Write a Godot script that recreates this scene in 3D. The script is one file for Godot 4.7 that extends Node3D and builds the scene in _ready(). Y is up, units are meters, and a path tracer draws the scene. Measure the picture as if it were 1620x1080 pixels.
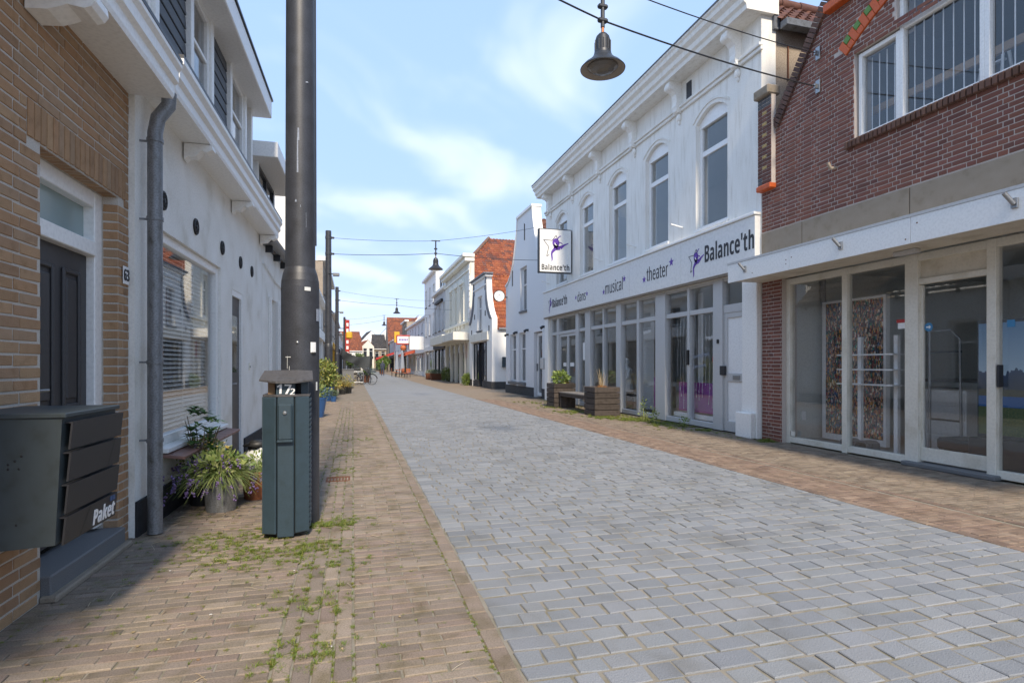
extends Node3D
# A Dutch shopping street. World: x to the right across the street, -z along it (s = -z), y up, metres.
const HZ := 577.0
const FPX := 900.0
const EYE := 1.3
const TH := 0.27300870  # atan(0.28): the camera's turn away from the street's direction
var rng := RandomNumberGenerator.new()
var M := {}
var T := {}
var counts := {}

# ---------------------------------------------------------------- mesh collector
class PA:
	var v := PackedVector3Array()
	var n := PackedVector3Array()
	var c := PackedColorArray()
	var i := PackedInt32Array()
	func tri(a: Vector3, b: Vector3, d: Vector3, out: Vector3, col := Color.WHITE) -> void:
		var nn := (b - a).cross(d - a)
		if nn.length_squared() < 1e-16: return
		nn = nn.normalized()
		var k := v.size()
		if nn.dot(out) > 0.0:
			v.append_array([a, d, b])
		else:
			nn = -nn
			v.append_array([a, b, d])
		n.append_array([nn, nn, nn]); c.append_array([col, col, col]); i.append_array([k, k + 1, k + 2])
	func quad(a: Vector3, b: Vector3, d: Vector3, e: Vector3, out: Vector3, col := Color.WHITE) -> void:
		var nn := (d - a).cross(e - b)
		if nn.length_squared() < 1e-16: return
		nn = nn.normalized()
		var k := v.size()
		if nn.dot(out) > 0.0:
			v.append_array([a, e, d, b])
		else:
			nn = -nn
			v.append_array([a, b, d, e])
		n.append_array([nn, nn, nn, nn]); c.append_array([col, col, col, col])
		i.append_array([k, k + 1, k + 2, k, k + 2, k + 3])
	func box(o: Vector3, s: Vector3, col := Color.WHITE, b := Basis.IDENTITY) -> void:
		var h := s / 2.0
		var X := b.x * h.x
		var Y := b.y * h.y
		var Z := b.z * h.z
		quad(o + X - Y - Z, o + X + Y - Z, o + X + Y + Z, o + X - Y + Z, X, col)
		quad(o - X - Y - Z, o - X + Y - Z, o - X + Y + Z, o - X - Y + Z, -X, col)
		quad(o + Y - X - Z, o + Y + X - Z, o + Y + X + Z, o + Y - X + Z, Y, col)
		quad(o - Y - X - Z, o - Y + X - Z, o - Y + X + Z, o - Y - X + Z, -Y, col)
		quad(o + Z - X - Y, o + Z + X - Y, o + Z + X + Y, o + Z - X + Y, Z, col)
		quad(o - Z - X - Y, o - Z + X - Y, o - Z + X + Y, o - Z - X + Y, -Z, col)
	# box whose edges are cut off by e
	func cbox(o: Vector3, s: Vector3, e: float, col := Color.WHITE, b := Basis.IDENTITY) -> void:
		var h := s / 2.0
		var ax := [b.x, b.y, b.z]
		var hh := [h.x, h.y, h.z]
		for a in 3:
			var p: int = (a + 1) % 3
			var q: int = (a + 2) % 3
			var A: Vector3 = ax[a] * hh[a]
			var P: Vector3 = ax[p] * (hh[p] - e)
			var Q: Vector3 = ax[q] * (hh[q] - e)
			var Ai: Vector3 = ax[a] * (hh[a] - e)
			var Pf: Vector3 = ax[p] * hh[p]
			for sg: float in [-1.0, 1.0]:
				quad(o + A * sg + P + Q, o + A * sg - P + Q, o + A * sg - P - Q, o + A * sg + P - Q, A * sg, col)
				for sp: float in [-1.0, 1.0]:
					quad(o + A * sg + P * sp + Q, o + A * sg + P * sp - Q, o + Ai * sg + Pf * sp - Q, o + Ai * sg + Pf * sp + Q, A * sg + Pf * sp, col)
		for sx: float in [-1.0, 1.0]:
			for sy: float in [-1.0, 1.0]:
				for sz: float in [-1.0, 1.0]:
					var d := Vector3(sx, sy, sz)
					var pts := []
					for a in 3:
						var w := Vector3.ZERO
						for k in 3: w += ax[k] * d[k] * (hh[k] if k == a else hh[k] - e)
						pts.append(o + w)
					tri(pts[0], pts[1], pts[2], b.x * sx + b.y * sy + b.z * sz, col)
	# tapered tube through points, smooth round
	func tube(p: Array, r: Array, seg := 8, col := Color.WHITE, caps := true) -> void:
		var last := p.size() - 1
		var base := v.size()
		var up := Vector3.UP
		for k in p.size():
			var d: Vector3 = (p[mini(k + 1, last)] - p[maxi(k - 1, 0)]).normalized()
			if absf(d.dot(up)) > 0.95: up = Vector3.RIGHT if absf(d.x) < 0.9 else Vector3.BACK
			var a := d.cross(up).normalized()
			var b := a.cross(d).normalized()
			up = b
			var rr: float = r[mini(k, r.size() - 1)]
			for j in seg:
				var t := TAU * j / seg
				var nn := a * cos(t) + b * sin(t)
				v.append(p[k] + nn * rr); n.append(nn); c.append(col)
		for k in last:
			for j in seg:
				var q0 := base + k * seg + j
				var q1 := base + k * seg + (j + 1) % seg
				i.append_array([q0, q1, q0 + seg, q1, q1 + seg, q0 + seg])
		if caps:
			for e in [0, last]:
				var d: Vector3 = (p[0] - p[1]) if e == 0 else (p[last] - p[last - 1])
				for j in range(1, seg - 1):
					tri(v[base + e * seg], v[base + e * seg + j], v[base + e * seg + j + 1], d, col)
	# solid of revolution round y: profile of Vector2(radius, height)
	func lathe(o: Vector3, prof: Array, seg := 20, col := Color.WHITE, sharp := true) -> void:
		for k in prof.size() - 1:
			var a: Vector2 = prof[k]
			var b: Vector2 = prof[k + 1]
			var nr := Vector2(b.y - a.y, a.x - b.x).normalized()
			var base := v.size()
			for j in seg + 1:
				var t := TAU * j / seg
				var dr := Vector3(cos(t), 0, sin(t))
				for q: Vector2 in [a, b]:
					v.append(o + dr * q.x + Vector3.UP * q.y); n.append((dr * nr.x + Vector3.UP * nr.y).normalized()); c.append(col)
			for j in seg:
				var q := base + j * 2
				i.append_array([q, q + 2, q + 1, q + 1, q + 2, q + 3])
	# polygon in (x, y) pushed from z0 to z1
	func prism(poly: Array, z0: float, z1: float, xf := Transform3D.IDENTITY, col := Color.WHITE) -> void:
		var pp := PackedVector2Array(poly)
		if Geometry2D.is_polygon_clockwise(pp): pp.reverse()
		var t := Geometry2D.triangulate_polygon(pp)
		var f := func(q: Vector2, z: float) -> Vector3: return xf * Vector3(q.x, q.y, z)
		var zo := xf.basis.z * signf(z1 - z0)
		for k in range(0, t.size(), 3):
			tri(f.call(pp[t[k]], z1), f.call(pp[t[k + 1]], z1), f.call(pp[t[k + 2]], z1), zo, col)
			tri(f.call(pp[t[k]], z0), f.call(pp[t[k + 1]], z0), f.call(pp[t[k + 2]], z0), -zo, col)
		for k in pp.size():
			var a := pp[k]
			var b := pp[(k + 1) % pp.size()]
			var o := xf.basis * Vector3(b.y - a.y, a.x - b.x, 0)
			quad(f.call(a, z0), f.call(b, z0), f.call(b, z1), f.call(a, z1), o, col)
	func ball(o: Vector3, r: Vector3, seg := 10, col := Color.WHITE) -> void:
		var base := v.size()
		for a in seg + 1:
			for b in seg + 1:
				var t := PI * a / seg
				var u := TAU * b / seg
				var d := Vector3(sin(t) * cos(u), cos(t), sin(t) * sin(u))
				v.append(o + d * r); n.append((d / r).normalized()); c.append(col)
		for a in seg:
			for b in seg:
				var q := base + a * (seg + 1) + b
				i.append_array([q, q + seg + 1, q + 1, q + 1, q + seg + 1, q + seg + 2])
	func mesh() -> ArrayMesh:
		var arr := []
		arr.resize(Mesh.ARRAY_MAX)
		arr[Mesh.ARRAY_VERTEX] = v; arr[Mesh.ARRAY_NORMAL] = n; arr[Mesh.ARRAY_COLOR] = c; arr[Mesh.ARRAY_INDEX] = i
		var m := ArrayMesh.new()
		m.add_surface_from_arrays(Mesh.PRIMITIVE_TRIANGLES, arr)
		return m

# ---------------------------------------------------------------- naming and placing
func numbered(called: String) -> String:
	counts[called] = counts.get(called, -1) + 1
	return called if counts[called] == 0 else "%s_%03d" % [called, counts[called]]

func tag(o: Node, label: String, category: String, group := "", kind := "") -> Node:
	o.set_meta("label", label)
	o.set_meta("category", category)
	if group: o.set_meta("group", group)
	if kind: o.set_meta("kind", kind)
	return o

func thing(called: String, label: String, category: String, at := Vector3.ZERO, turn := 0.0, group := "", kind := "") -> Node3D:
	var o := Node3D.new()
	o.name = numbered(called)
	add_child(o)
	o.position = at
	o.rotation.y = turn
	tag(o, label, category, group, kind)
	return o

func obj(called: String, p: PA, m: Material, parent: Node) -> MeshInstance3D:
	return inst(called, p.mesh(), m, parent)

func inst(called: String, mesh: Mesh, m: Material, parent: Node) -> MeshInstance3D:
	var o := MeshInstance3D.new()
	o.name = called
	o.mesh = mesh
	o.material_override = m
	parent.add_child(o, true)
	return o

func bx(called: String, o: Vector3, s: Vector3, m: Material, parent: Node, e := 0.0) -> MeshInstance3D:
	var p := PA.new()
	if e > 0.0: p.cbox(o, s, e)
	else: p.box(o, s)
	return obj(called, p, m, parent)

# a box given by its corners in the facade's own axes: u along, v up, z out
func slab(called: String, u0: float, v0: float, u1: float, v1: float, z0: float, z1: float, m: Material, parent: Node, e := 0.0) -> MeshInstance3D:
	return bx(called, Vector3((u0 + u1) / 2, (v0 + v1) / 2, (z0 + z1) / 2), Vector3(absf(u1 - u0), absf(v1 - v0), absf(z1 - z0)), m, parent, e)

func tb(called: String, p: Array, r: Array, m: Material, parent: Node, seg := 10) -> MeshInstance3D:
	var q := PA.new()
	q.tube(p, r, seg)
	return obj(called, q, m, parent)

# pixel column -> distance s along the street on the plane x = x0
func sx(px: float, x0 := 6.9) -> float:
	var X := (px - 810.0) / FPX
	return x0 * (cos(TH) - sin(TH) * X) / (sin(TH) + cos(TH) * X)

func in_view(p: Vector3) -> bool:
	var s := -p.z
	var D := s * cos(TH) + p.x * sin(TH)
	if D < 0.3: return false
	var px := 810.0 + FPX * (p.x * cos(TH) - s * sin(TH)) / D
	var py := HZ - FPX * (p.y - EYE) / D
	return px > -10 and px < 1630 and py > -10 and py < 1090

func depth(p: Vector3) -> float:
	return -p.z * cos(TH) + p.x * sin(TH)

# ---------------------------------------------------------------- materials
func lin(r: float, g: float, b: float, a := 1.0) -> Color:
	var c := Color(r, g, b).linear_to_srgb()
	c.a = a
	return c

func noise_tex(freq: float, lo: Color, hi: Color, seed_: int, octaves := 5, kind := FastNoiseLite.TYPE_SIMPLEX_SMOOTH, size := 512, mid := 0.5) -> NoiseTexture2D:
	var f := FastNoiseLite.new()
	f.noise_type = kind
	f.frequency = freq
	f.seed = seed_
	f.fractal_octaves = octaves
	var t := NoiseTexture2D.new()
	t.width = size
	t.height = size
	t.seamless = true
	t.noise = f
	var g := Gradient.new()
	g.offsets = PackedFloat32Array([0.0, mid, 1.0])
	g.colors = PackedColorArray([lo, lo.lerp(hi, 0.7), hi])
	t.color_ramp = g
	return t

func bump_tex(freq: float, strength: float, seed_: int, octaves := 5) -> NoiseTexture2D:
	var f := FastNoiseLite.new()
	f.frequency = freq
	f.seed = seed_
	f.fractal_octaves = octaves
	var t := NoiseTexture2D.new()
	t.width = 512
	t.height = 512
	t.seamless = true
	t.noise = f
	t.as_normal_map = true
	t.bump_strength = strength
	return t

func mat(called: String, col: Color, rough := 0.8, tex: Texture2D = null, sc := Vector3.ONE, nrm: Texture2D = null, ns := 1.0, coarse: Texture2D = null, sc2 := Vector3.ONE * 0.3, metal := 0.0) -> StandardMaterial3D:
	var m := StandardMaterial3D.new()
	m.resource_name = called
	m.albedo_color = col
	m.roughness = rough
	m.metallic = metal
	m.vertex_color_use_as_albedo = true
	if tex or nrm:
		m.albedo_texture = tex
		m.uv1_triplanar = true
		m.uv1_world_triplanar = true
		m.uv1_triplanar_sharpness = 4.0
		m.uv1_scale = sc
	if nrm:
		m.normal_enabled = true
		m.normal_texture = nrm
		m.normal_scale = ns
	if coarse:
		m.detail_enabled = true
		m.detail_albedo = coarse
		m.detail_blend_mode = BaseMaterial3D.BLEND_MODE_MUL
		m.detail_uv_layer = BaseMaterial3D.DETAIL_UV_2
		m.uv2_triplanar = true
		m.uv2_world_triplanar = true
		m.uv2_scale = sc2
	M[called] = m
	return m

func glass(called: String, col: Color, alpha: float, rough := 0.02) -> StandardMaterial3D:
	var m := StandardMaterial3D.new()
	m.resource_name = called
	col.a = alpha
	m.albedo_color = col
	m.transparency = BaseMaterial3D.TRANSPARENCY_ALPHA
	m.roughness = rough
	M[called] = m
	return m

func materials() -> void:
	var W := Color.WHITE
	T.grain = noise_tex(0.06, Color(.74, .74, .74), W, 1)
	T.fine = noise_tex(0.16, Color(.66, .66, .66), W, 2, 4)
	T.blotch = noise_tex(0.012, Color(.70, .68, .66), W, 3, 6)
	T.stain = noise_tex(0.018, Color(.62, .60, .55), W, 4, 6, FastNoiseLite.TYPE_SIMPLEX_SMOOTH, 512, 0.38)
	T.faint = noise_tex(0.012, Color(.86, .845, .81), W, 14, 4, FastNoiseLite.TYPE_SIMPLEX_SMOOTH, 512, 0.36)
	T.grime = noise_tex(0.012, Color(.89, .88, .86), W, 24, 5, FastNoiseLite.TYPE_SIMPLEX_SMOOTH, 512, 0.34)
	T.light = noise_tex(0.05, Color(.93, .93, .93), W, 15)
	T.speck = noise_tex(0.35, Color(.55, .56, .58), W, 5, 3)
	T.moss = noise_tex(0.02, Color(.78, .78, .68), W, 6, 6, FastNoiseLite.TYPE_SIMPLEX_SMOOTH, 512, 0.42)
	T.nfine = bump_tex(0.12, 3.0, 7)
	T.nrough = bump_tex(0.05, 6.0, 8)
	T.nwave = bump_tex(0.006, 2.0, 9, 2)
	var v3 := Vector3(1, 1, 1)
	mat("sett_stone", W, 0.9, T.speck, v3 * 1.3, T.nfine, 0.5, T.faint, v3 * 0.25)
	mat("clinker", W, 0.9, T.grain, v3 * 3.0, T.nfine, 0.8, T.moss, v3 * 0.45)
	mat("clinker_red", W, 0.9, T.grain, v3 * 3.0, T.nfine, 0.8, T.blotch, v3 * 0.6)
	mat("sand", lin(.44, .385, .31), 0.95, T.speck, v3 * 3.0, T.nfine, 1.0, T.moss, v3 * 0.5)
	mat("road_far", lin(.318, .324, .332), 0.9, T.grain, Vector3(.7, 1, 2.4), null, 1.0, T.faint, Vector3(.12, 1, .25))
	mat("path_far", lin(.33, .268, .21), 0.92, T.grain, Vector3(1.3, 1, 2.6), null, 1.0, T.moss, v3 * 0.3)
	mat("path_far_red", lin(.34, .26, .195), 0.92, T.grain, Vector3(1.3, 1, 2.6), null, 1.0, T.moss, v3 * 0.3)
	mat("tan_brick", W, 0.88, T.fine, v3 * 3.5, T.nrough, 0.9, T.faint, v3 * 1.6)
	mat("red_brick", W, 0.85, T.fine, v3 * 2.5, T.nfine, 0.7)
	mat("tan_mortar", lin(.66, .61, .54), 0.95, T.grain, v3 * 4.0, T.nfine, 0.8)
	mat("red_mortar", lin(.66, .58, .52), 0.95, T.grain, v3 * 4.0, T.nfine, 0.8)
	mat("white_wall", lin(.93, .92, .885), 0.85, T.light, v3 * 1.5, T.nfine, 0.3, T.faint, v3 * 0.22)
	mat("weathered_white", lin(.94, .925, .88), 0.85, T.light, v3 * 1.5, T.nfine, 0.35, T.grime, Vector3(1.1, .16, 1.1))
	mat("white_clean", lin(.92, .91, .875), 0.8, T.light, v3 * 0.8, T.nfine, 0.2)
	mat("grey_wall", lin(.66, .665, .675), 0.85, T.light, v3 * 1.0, T.nfine, 0.3, T.faint, Vector3(.5, .15, .5))
	mat("pale_wall", lin(.80, .805, .815), 0.85, T.light, v3 * 1.0, T.nfine, 0.3)
	mat("cream_wall", lin(.84, .82, .745), 0.8, T.light, v3 * 0.8, null, 1.0, T.faint, Vector3(.5, .12, .5))
	mat("cream_trim", lin(.86, .83, .72), 0.6, T.light, v3 * 1.0)
	mat("brown_wall", lin(.46, .385, .31), 0.9, T.grain, v3 * 1.0, T.nfine, 0.5, T.faint, v3 * 0.4)
	mat("white_paint", lin(.90, .895, .87), 0.45, T.light, v3 * 1.0)
	mat("plastic_white", lin(.90, .90, .89), 0.35, T.light, v3 * 0.7)
	mat("cream_frame", lin(.82, .79, .70), 0.5, T.light, v3 * 1.0, null, 1.0, T.faint, v3 * 0.3)
	mat("cream_panel", lin(.76, .70, .59), 0.6, T.light, v3 * 1.0, null, 1.0, T.faint, v3 * 0.4)
	mat("aluminium", lin(.56, .56, .555), 0.5, T.light, v3 * 0.9)
	mat("sign_panel", lin(.80, .795, .78), 0.5, T.light, v3 * 0.4)
	mat("concrete", lin(.40, .34, .27), 0.92, T.fine, v3 * 2.0, T.nfine, 0.6, T.faint, v3 * 0.7)
	mat("stone_sill", lin(.21, .213, .218), 0.75, T.fine, v3 * 2.0, T.nfine, 0.4)
	mat("plinth_dark", lin(.035, .036, .042), 0.8, T.fine, v3 * 2.0, T.nfine, 0.6, T.stain, v3 * 1.2)
	mat("plinth_grey", lin(.10, .10, .105), 0.85, T.fine, v3 * 2.0, T.nfine, 0.6, T.stain, v3 * 1.0)
	mat("dark_door", lin(.055, .053, .056), 0.45, T.grain, Vector3(6, .7, 6), T.nfine, 0.15)
	mat("navy_paint", lin(.012, .016, .03), 0.35)
	mat("black", lin(.012, .012, .013), 0.6)
	mat("siding", lin(.085, .092, .105), 0.6, T.grain, Vector3(1, 5, 1), T.nfine, 0.2)
	mat("pole_paint", lin(.060, .065, .080), 0.45, T.grain, v3 * 2.0, T.nfine, 0.12, T.blotch, v3 * 0.8)
	mat("bin_green", lin(.036, .062, .082), 0.45, T.light, v3 * 2.0, T.nfine, 0.10, T.faint, v3 * 1.3)
	mat("bin_lid", lin(.13, .125, .13), 0.5, T.fine, v3 * 2.0, null, 1.0, T.stain, v3 * 3.0)
	mat("box_side", lin(.066, .086, .095), 0.5, T.fine, v3 * 6.0, T.nfine, 0.25, T.faint, v3 * 1.5)
	mat("box_front", lin(.038, .038, .043), 0.5, T.fine, v3 * 6.0, T.nfine, 0.35)
	mat("zinc", lin(.33, .345, .37), 0.5, T.grain, v3 * 2.0, null, 1.0, T.stain, Vector3(2, .6, 2), 0.3)
	mat("lead", lin(.22, .245, .29), 0.55, T.grain, v3 * 1.5, null, 1.0, T.stain, v3 * 0.8, 0.2)
	mat("metal_dark", lin(.06, .063, .07), 0.45, T.grain, v3 * 2.0, null, 1.0, null, v3, 0.5)
	mat("steel", lin(.42, .43, .44), 0.35, T.grain, v3 * 3.0, null, 1.0, null, v3, 0.8)
	mat("lamp_inside", lin(.42, .36, .30), 0.5, T.grain, v3 * 3.0)
	mat("lamp_glass", lin(.20, .185, .17), 0.15, T.grain, v3 * 4.0)
	mat("copper", lin(.42, .17, .08), 0.45, null, v3, null, 1.0, null, v3, 0.7)
	mat("tile_red", W, 0.75, T.fine, v3 * 2.0, T.nfine, 0.4, T.stain, v3 * 0.8)
	mat("tile_dark", W, 0.8, T.fine, v3 * 2.0, T.nfine, 0.4, T.stain, v3 * 0.8)
	mat("sill_tile", lin(.30, .165, .135), 0.5, T.fine, v3 * 3.0, T.nfine, 0.3)
	mat("wood_dark", lin(.135, .108, .094), 0.85, T.fine, Vector3(2, 12, 2), T.nrough, 0.5, T.stain, v3 * 1.0)
	mat("wood_pale", lin(.42, .27, .15), 0.7, T.grain, Vector3(1, 8, 1))
	mat("wood_grey", lin(.26, .235, .21), 0.85, T.fine, Vector3(2, 2, 10), T.nrough, 0.4)
	mat("leaf", W, 0.6)
	M.leaf.backlight_enabled = true
	M.leaf.backlight = Color(.28, .34, .12)
	mat("soil", lin(.06, .045, .03), 0.95, T.fine, v3 * 5.0, T.nrough, 1.0)
	mat("terracotta", lin(.42, .145, .06), 0.8, T.fine, v3 * 3.0, T.nfine, 0.4, T.stain, v3 * 2.0)
	mat("pot_blue", lin(.04, .115, .30), 0.3, T.grain, v3 * 2.0)
	mat("plastic_black", lin(.02, .02, .02), 0.5)
	mat("bag_white", lin(.66, .67, .65), 0.4)
	mat("print", W, 0.55)
	mat("purple", lin(.115, .04, .36), 0.5)
	mat("ink", lin(.02, .02, .025), 0.5)
	mat("orange_brick", lin(.66, .12, .02), 0.5, T.grain, v3 * 3.0, T.nfine, 0.4)
	mat("green_brick", lin(.12, .27, .03), 0.35, T.grain, v3 * 3.0)
	mat("yellow_brick", lin(.56, .40, .17), 0.7, T.fine, v3 * 3.0)
	mat("grey_brick", lin(.15, .155, .165), 0.8, T.fine, v3 * 3.0)
	mat("tarp", lin(.085, .095, .105), 0.6, T.grain, v3 * 1.0)
	mat("awning_red", lin(.42, .075, .035), 0.7)
	mat("red_paint", lin(.42, .03, .025), 0.5)
	mat("yellow_paint", lin(.70, .40, .03), 0.5)
	mat("orange_paint", lin(.48, .14, .05), 0.7)
	mat("cloth_blue", lin(.045, .055, .085), 0.9)
	mat("parasol", lin(.34, .38, .46), 0.85, T.grain, v3 * 2.0)
	mat("skin", lin(.45, .27, .20), 0.6)
	mat("rust", lin(.20, .075, .035), 0.85, T.fine, v3 * 2.0)
	mat("blind", lin(.78, .77, .72), 0.5)
	mat("room_wall", lin(.68, .69, .64), 0.9, T.light, v3 * 0.7)
	mat("room_dark", lin(.24, .24, .245), 0.9)
	mat("room_floor", lin(.36, .34, .31), 0.6, T.light, v3 * 1.0)
	mat("carpet_red", lin(.60, .09, .06), 0.9)
	mat("curtain", lin(.72, .73, .72), 0.9, T.grain, Vector3(10, .4, 10))
	mat("curtain_purple", lin(.27, .022, .26), 0.7, T.grain, Vector3(8, .5, 8))
	mat("sky_blue_print", lin(.05, .22, .42), 0.5)
	mat("rubber", lin(.018, .018, .018), 0.8)
	glass("pane", Color(.5, .55, .56), 0.04)
	glass("pane_dim", Color(.24, .28, .32), 0.22)
	glass("pane_frost", Color(.62, .70, .70), 0.72, 0.2)
	for m in [M.pane, M.pane_dim, M.pane_frost]: m.normal_enabled = false

# ---------------------------------------------------------------- camera, sky, sun
func sky_image() -> Image:
	var w := 1024
	var h := 512
	var im := Image.create(w, h, false, Image.FORMAT_RGBF)
	var f := FastNoiseLite.new()
	f.seed = 21
	f.frequency = 0.62
	f.fractal_octaves = 6
	f.fractal_gain = 0.52
	var g := FastNoiseLite.new()
	g.seed = 5
	g.frequency = 0.22
	g.fractal_octaves = 3
	var zen := Vector3(.21, .345, .60)
	var mid := Vector3(.275, .42, .68)
	var hor := Vector3(.49, .60, .78)
	for y in h:
		var el := PI * (0.5 - (y + 0.5) / h)
		var up := sin(el)
		for x in w:
			var az := TAU * (x + 0.5) / w
			var c := hor * 0.6
			if up > 0.0:
				var t := pow(up, 0.6)
				c = hor.lerp(mid, smoothstep(0.0, 0.55, t)).lerp(zen, smoothstep(0.45, 1.0, t))
				var q := Vector2(sin(az), cos(az)) * cos(el) / (up + 0.16)
				var qw := q + Vector2(g.get_noise_2d(q.x * 2.0 + 40.0, q.y * 2.0), g.get_noise_2d(q.x * 2.0, q.y * 2.0 + 90.0)) * 0.6
				var n := f.get_noise_2d(qw.x * 1.7, qw.y * 2.2) + 0.55 * g.get_noise_2d(q.x * 1.4, q.y * 1.4)
				var a := 0.05 + 0.38 * smoothstep(-0.02, 0.7, n)
				c = c.lerp(Vector3(.85, .87, .90), a)
				c = c.lerp(Vector3(.68, .73, .82), 0.35 * smoothstep(0.16, 0.0, up))
			im.set_pixel(x, y, Color(c.x, c.y, c.z))
	return im

func light_and_camera() -> void:
	var cam := Camera3D.new()
	cam.name = "camera"
	cam.projection = Camera3D.PROJECTION_FRUSTUM
	cam.near = 0.05
	cam.far = 900.0
	cam.size = 0.05 * 1080.0 / FPX
	cam.frustum_offset = Vector2(0, 0.05 * (HZ - 540.0) / FPX)
	cam.position = Vector3(0, EYE, 0)
	cam.rotation.y = -TH
	add_child(cam)
	cam.current = true
	var e := Environment.new()
	e.background_mode = Environment.BG_SKY
	var sk := Sky.new()
	var pm := PanoramaSkyMaterial.new()
	pm.panorama = ImageTexture.create_from_image(sky_image())
	pm.energy_multiplier = 0.79
	sk.sky_material = pm
	e.sky = sk
	e.tonemap_mode = Environment.TONE_MAPPER_LINEAR
	e.tonemap_exposure = 2.25
	e.sdfgi_enabled = true
	e.ssao_enabled = true
	e.ssil_enabled = true
	var we := WorldEnvironment.new()
	we.name = "world_environment"
	we.environment = e
	add_child(we)
	var sun := DirectionalLight3D.new()
	sun.name = "sun"
	sun.light_energy = 0.72
	sun.light_angular_distance = 6.0
	sun.light_color = Color(1.0, .94, .85)
	sun.shadow_enabled = true
	sun.rotation_degrees = Vector3(-42, -1.8, 0)   # behind the camera, nearly along the street; found from the lamp's shadow on the road
	add_child(sun)

# ---------------------------------------------------------------- pieces: bricks, setts, clinkers
func piece(p: PA, o: Vector3, U: Vector3, V: Vector3, N: Vector3, w: float, h: float, d: float, bev: float, jit: float, col: Color) -> void:
	var cs := []
	for k in 4:
		var su := -1.0 if k == 0 or k == 3 else 1.0
		var sv := -1.0 if k < 2 else 1.0
		cs.append(Vector2(su * w / 2 + rng.randf_range(-jit, jit), sv * h / 2 + rng.randf_range(-jit, jit)))
	var tl := Vector2(rng.randf_range(-1, 1), rng.randf_range(-1, 1)) * jit * 0.22
	var top := []
	var mid := []
	var low := []
	for k in 4:
		var q: Vector2 = cs[k]
		var lift := (q.x / w * tl.x + q.y / h * tl.y) * 2.0
		var inr := Vector2(q.x - signf(q.x) * bev, q.y - signf(q.y) * bev)
		top.append(o + U * inr.x + V * inr.y + N * lift)
		mid.append(o + U * q.x + V * q.y + N * (lift - bev))
		low.append(o + U * q.x + V * q.y - N * d)
	p.quad(top[0], top[1], top[2], top[3], N, col)
	for k in 4:
		var j := (k + 1) % 4
		var out: Vector3 = (mid[k] + mid[j]) / 2.0 - o
		p.quad(top[k], top[j], mid[j], mid[k], out + N * (bev + 0.2), col)
		p.quad(mid[k], mid[j], low[j], low[k], out, col)

# list of [centre, w, h, colour]; the most visible become parts, the rest one part of kind stuff
func lay(parent: Node3D, called: String, rest: String, list: Array, U: Vector3, V: Vector3, N: Vector3, d: float, bev: float, jit: float, m: Material, most := 300) -> void:
	var X := parent.transform
	var seen := []
	for k in list.size():
		var w: Vector3 = X * (list[k][0] as Vector3)
		if in_view(w): seen.append([depth(w) / sqrt(list[k][1] * list[k][2]), k])
	seen.sort_custom(func(a, b): return a[0] < b[0])
	var single := {}
	for k in mini(most, seen.size()):
		single[seen[k][1]] = true
	var left := PA.new()
	for k in list.size():
		var it: Array = list[k]
		if single.has(k):
			var p := PA.new()
			piece(p, Vector3.ZERO, U, V, N, it[1], it[2], d, bev, jit, it[3])
			obj(called, p, m, parent).position = it[0]
		else:
			piece(left, it[0], U, V, N, it[1], it[2], d, bev, jit, it[3])
	if left.v.size():
		obj(rest, left, m, parent).set_meta("kind", "stuff")

func pick(pal: Array, vary := 0.12) -> Color:
	var c: Color = pal[rng.randi() % pal.size()]
	var f := 1.0 + rng.randf_range(-vary, vary)
	return Color(c.r * f, c.g * f, c.b * f)

# rows of stones across the street between x0 and x1
func rows(out: Array, x0: float, x1: float, s0: float, s1: float, row: float, lmin: float, lmax: float, joint: float, pal: Array, vary: float, dy := 0.003, bond := false) -> void:
	var s := s0
	var k := 0
	while s < s1:
		var x := x0
		var rr := row * rng.randf_range(0.93, 1.07)
		var first := true
		while x < x1 - 0.03:
			var l := rng.randf_range(lmin, lmax)
			if bond: l = lmax * rng.randf_range(.97, 1.03) * (0.5 if first and k % 2 == 1 else 1.0)
			first = false
			if x1 - (x + l) < lmin * 0.45: l = x1 - x
			l = minf(l, x1 - x)
			out.append([Vector3(x + l / 2, rng.randf_range(-dy, dy), -(s + rr / 2)), maxf(l - joint, .02), rr - joint, pick(pal, vary)])
			x += l
		s += rr
		k += 1

# courses running along the street
func bands(out: Array, x0: float, x1: float, s0: float, s1: float, row: float, l: float, joint: float, pal: Array, vary: float, dy := 0.003) -> void:
	var n := int(round((x1 - x0) / row))
	var rr := (x1 - x0) / n
	for k in n:
		var s := s0 - rng.randf() * l
		while s < s1:
			var ll := l * rng.randf_range(.95, 1.05)
			out.append([Vector3(x0 + (k + .5) * rr, rng.randf_range(-dy, dy), -(s + ll / 2)), rr - joint, ll - joint, pick(pal, vary)])
			s += ll

# brick courses on a facade; spans.call(v0, v1) gives the stretches of wall of that course
func courses(out: Array, v0: float, v1: float, course: float, l: float, joint: float, spans: Callable, z: float, pal: Array, vary: float, flemish := false) -> void:
	var k := 0
	var v := v0
	while v + course <= v1 + 0.01:
		for sp: Array in spans.call(v, v + course):
			var a: float = sp[0]
			var b: float = sp[1]
			if b - a < 0.03: continue
			var phase := 0.25 * l if k % 2 else 0.0
			var u := floorf((a - phase) / l) * l + phase - l
			var j := 0
			while u < b:
				var ll := l
				if flemish: ll = l if (j + k) % 2 else l * 0.5
				elif k % 2: ll = l
				var e0 := maxf(u, a)
				var e1 := minf(u + ll, b)
				if e1 - e0 > 0.035:
					out.append([Vector3((e0 + e1) / 2, v + course / 2, z + rng.randf_range(-.0015, .0015)), e1 - e0 - joint, course - joint, pick(pal, vary)])
				u += ll
				j += 1
		v += course
		k += 1

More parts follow.
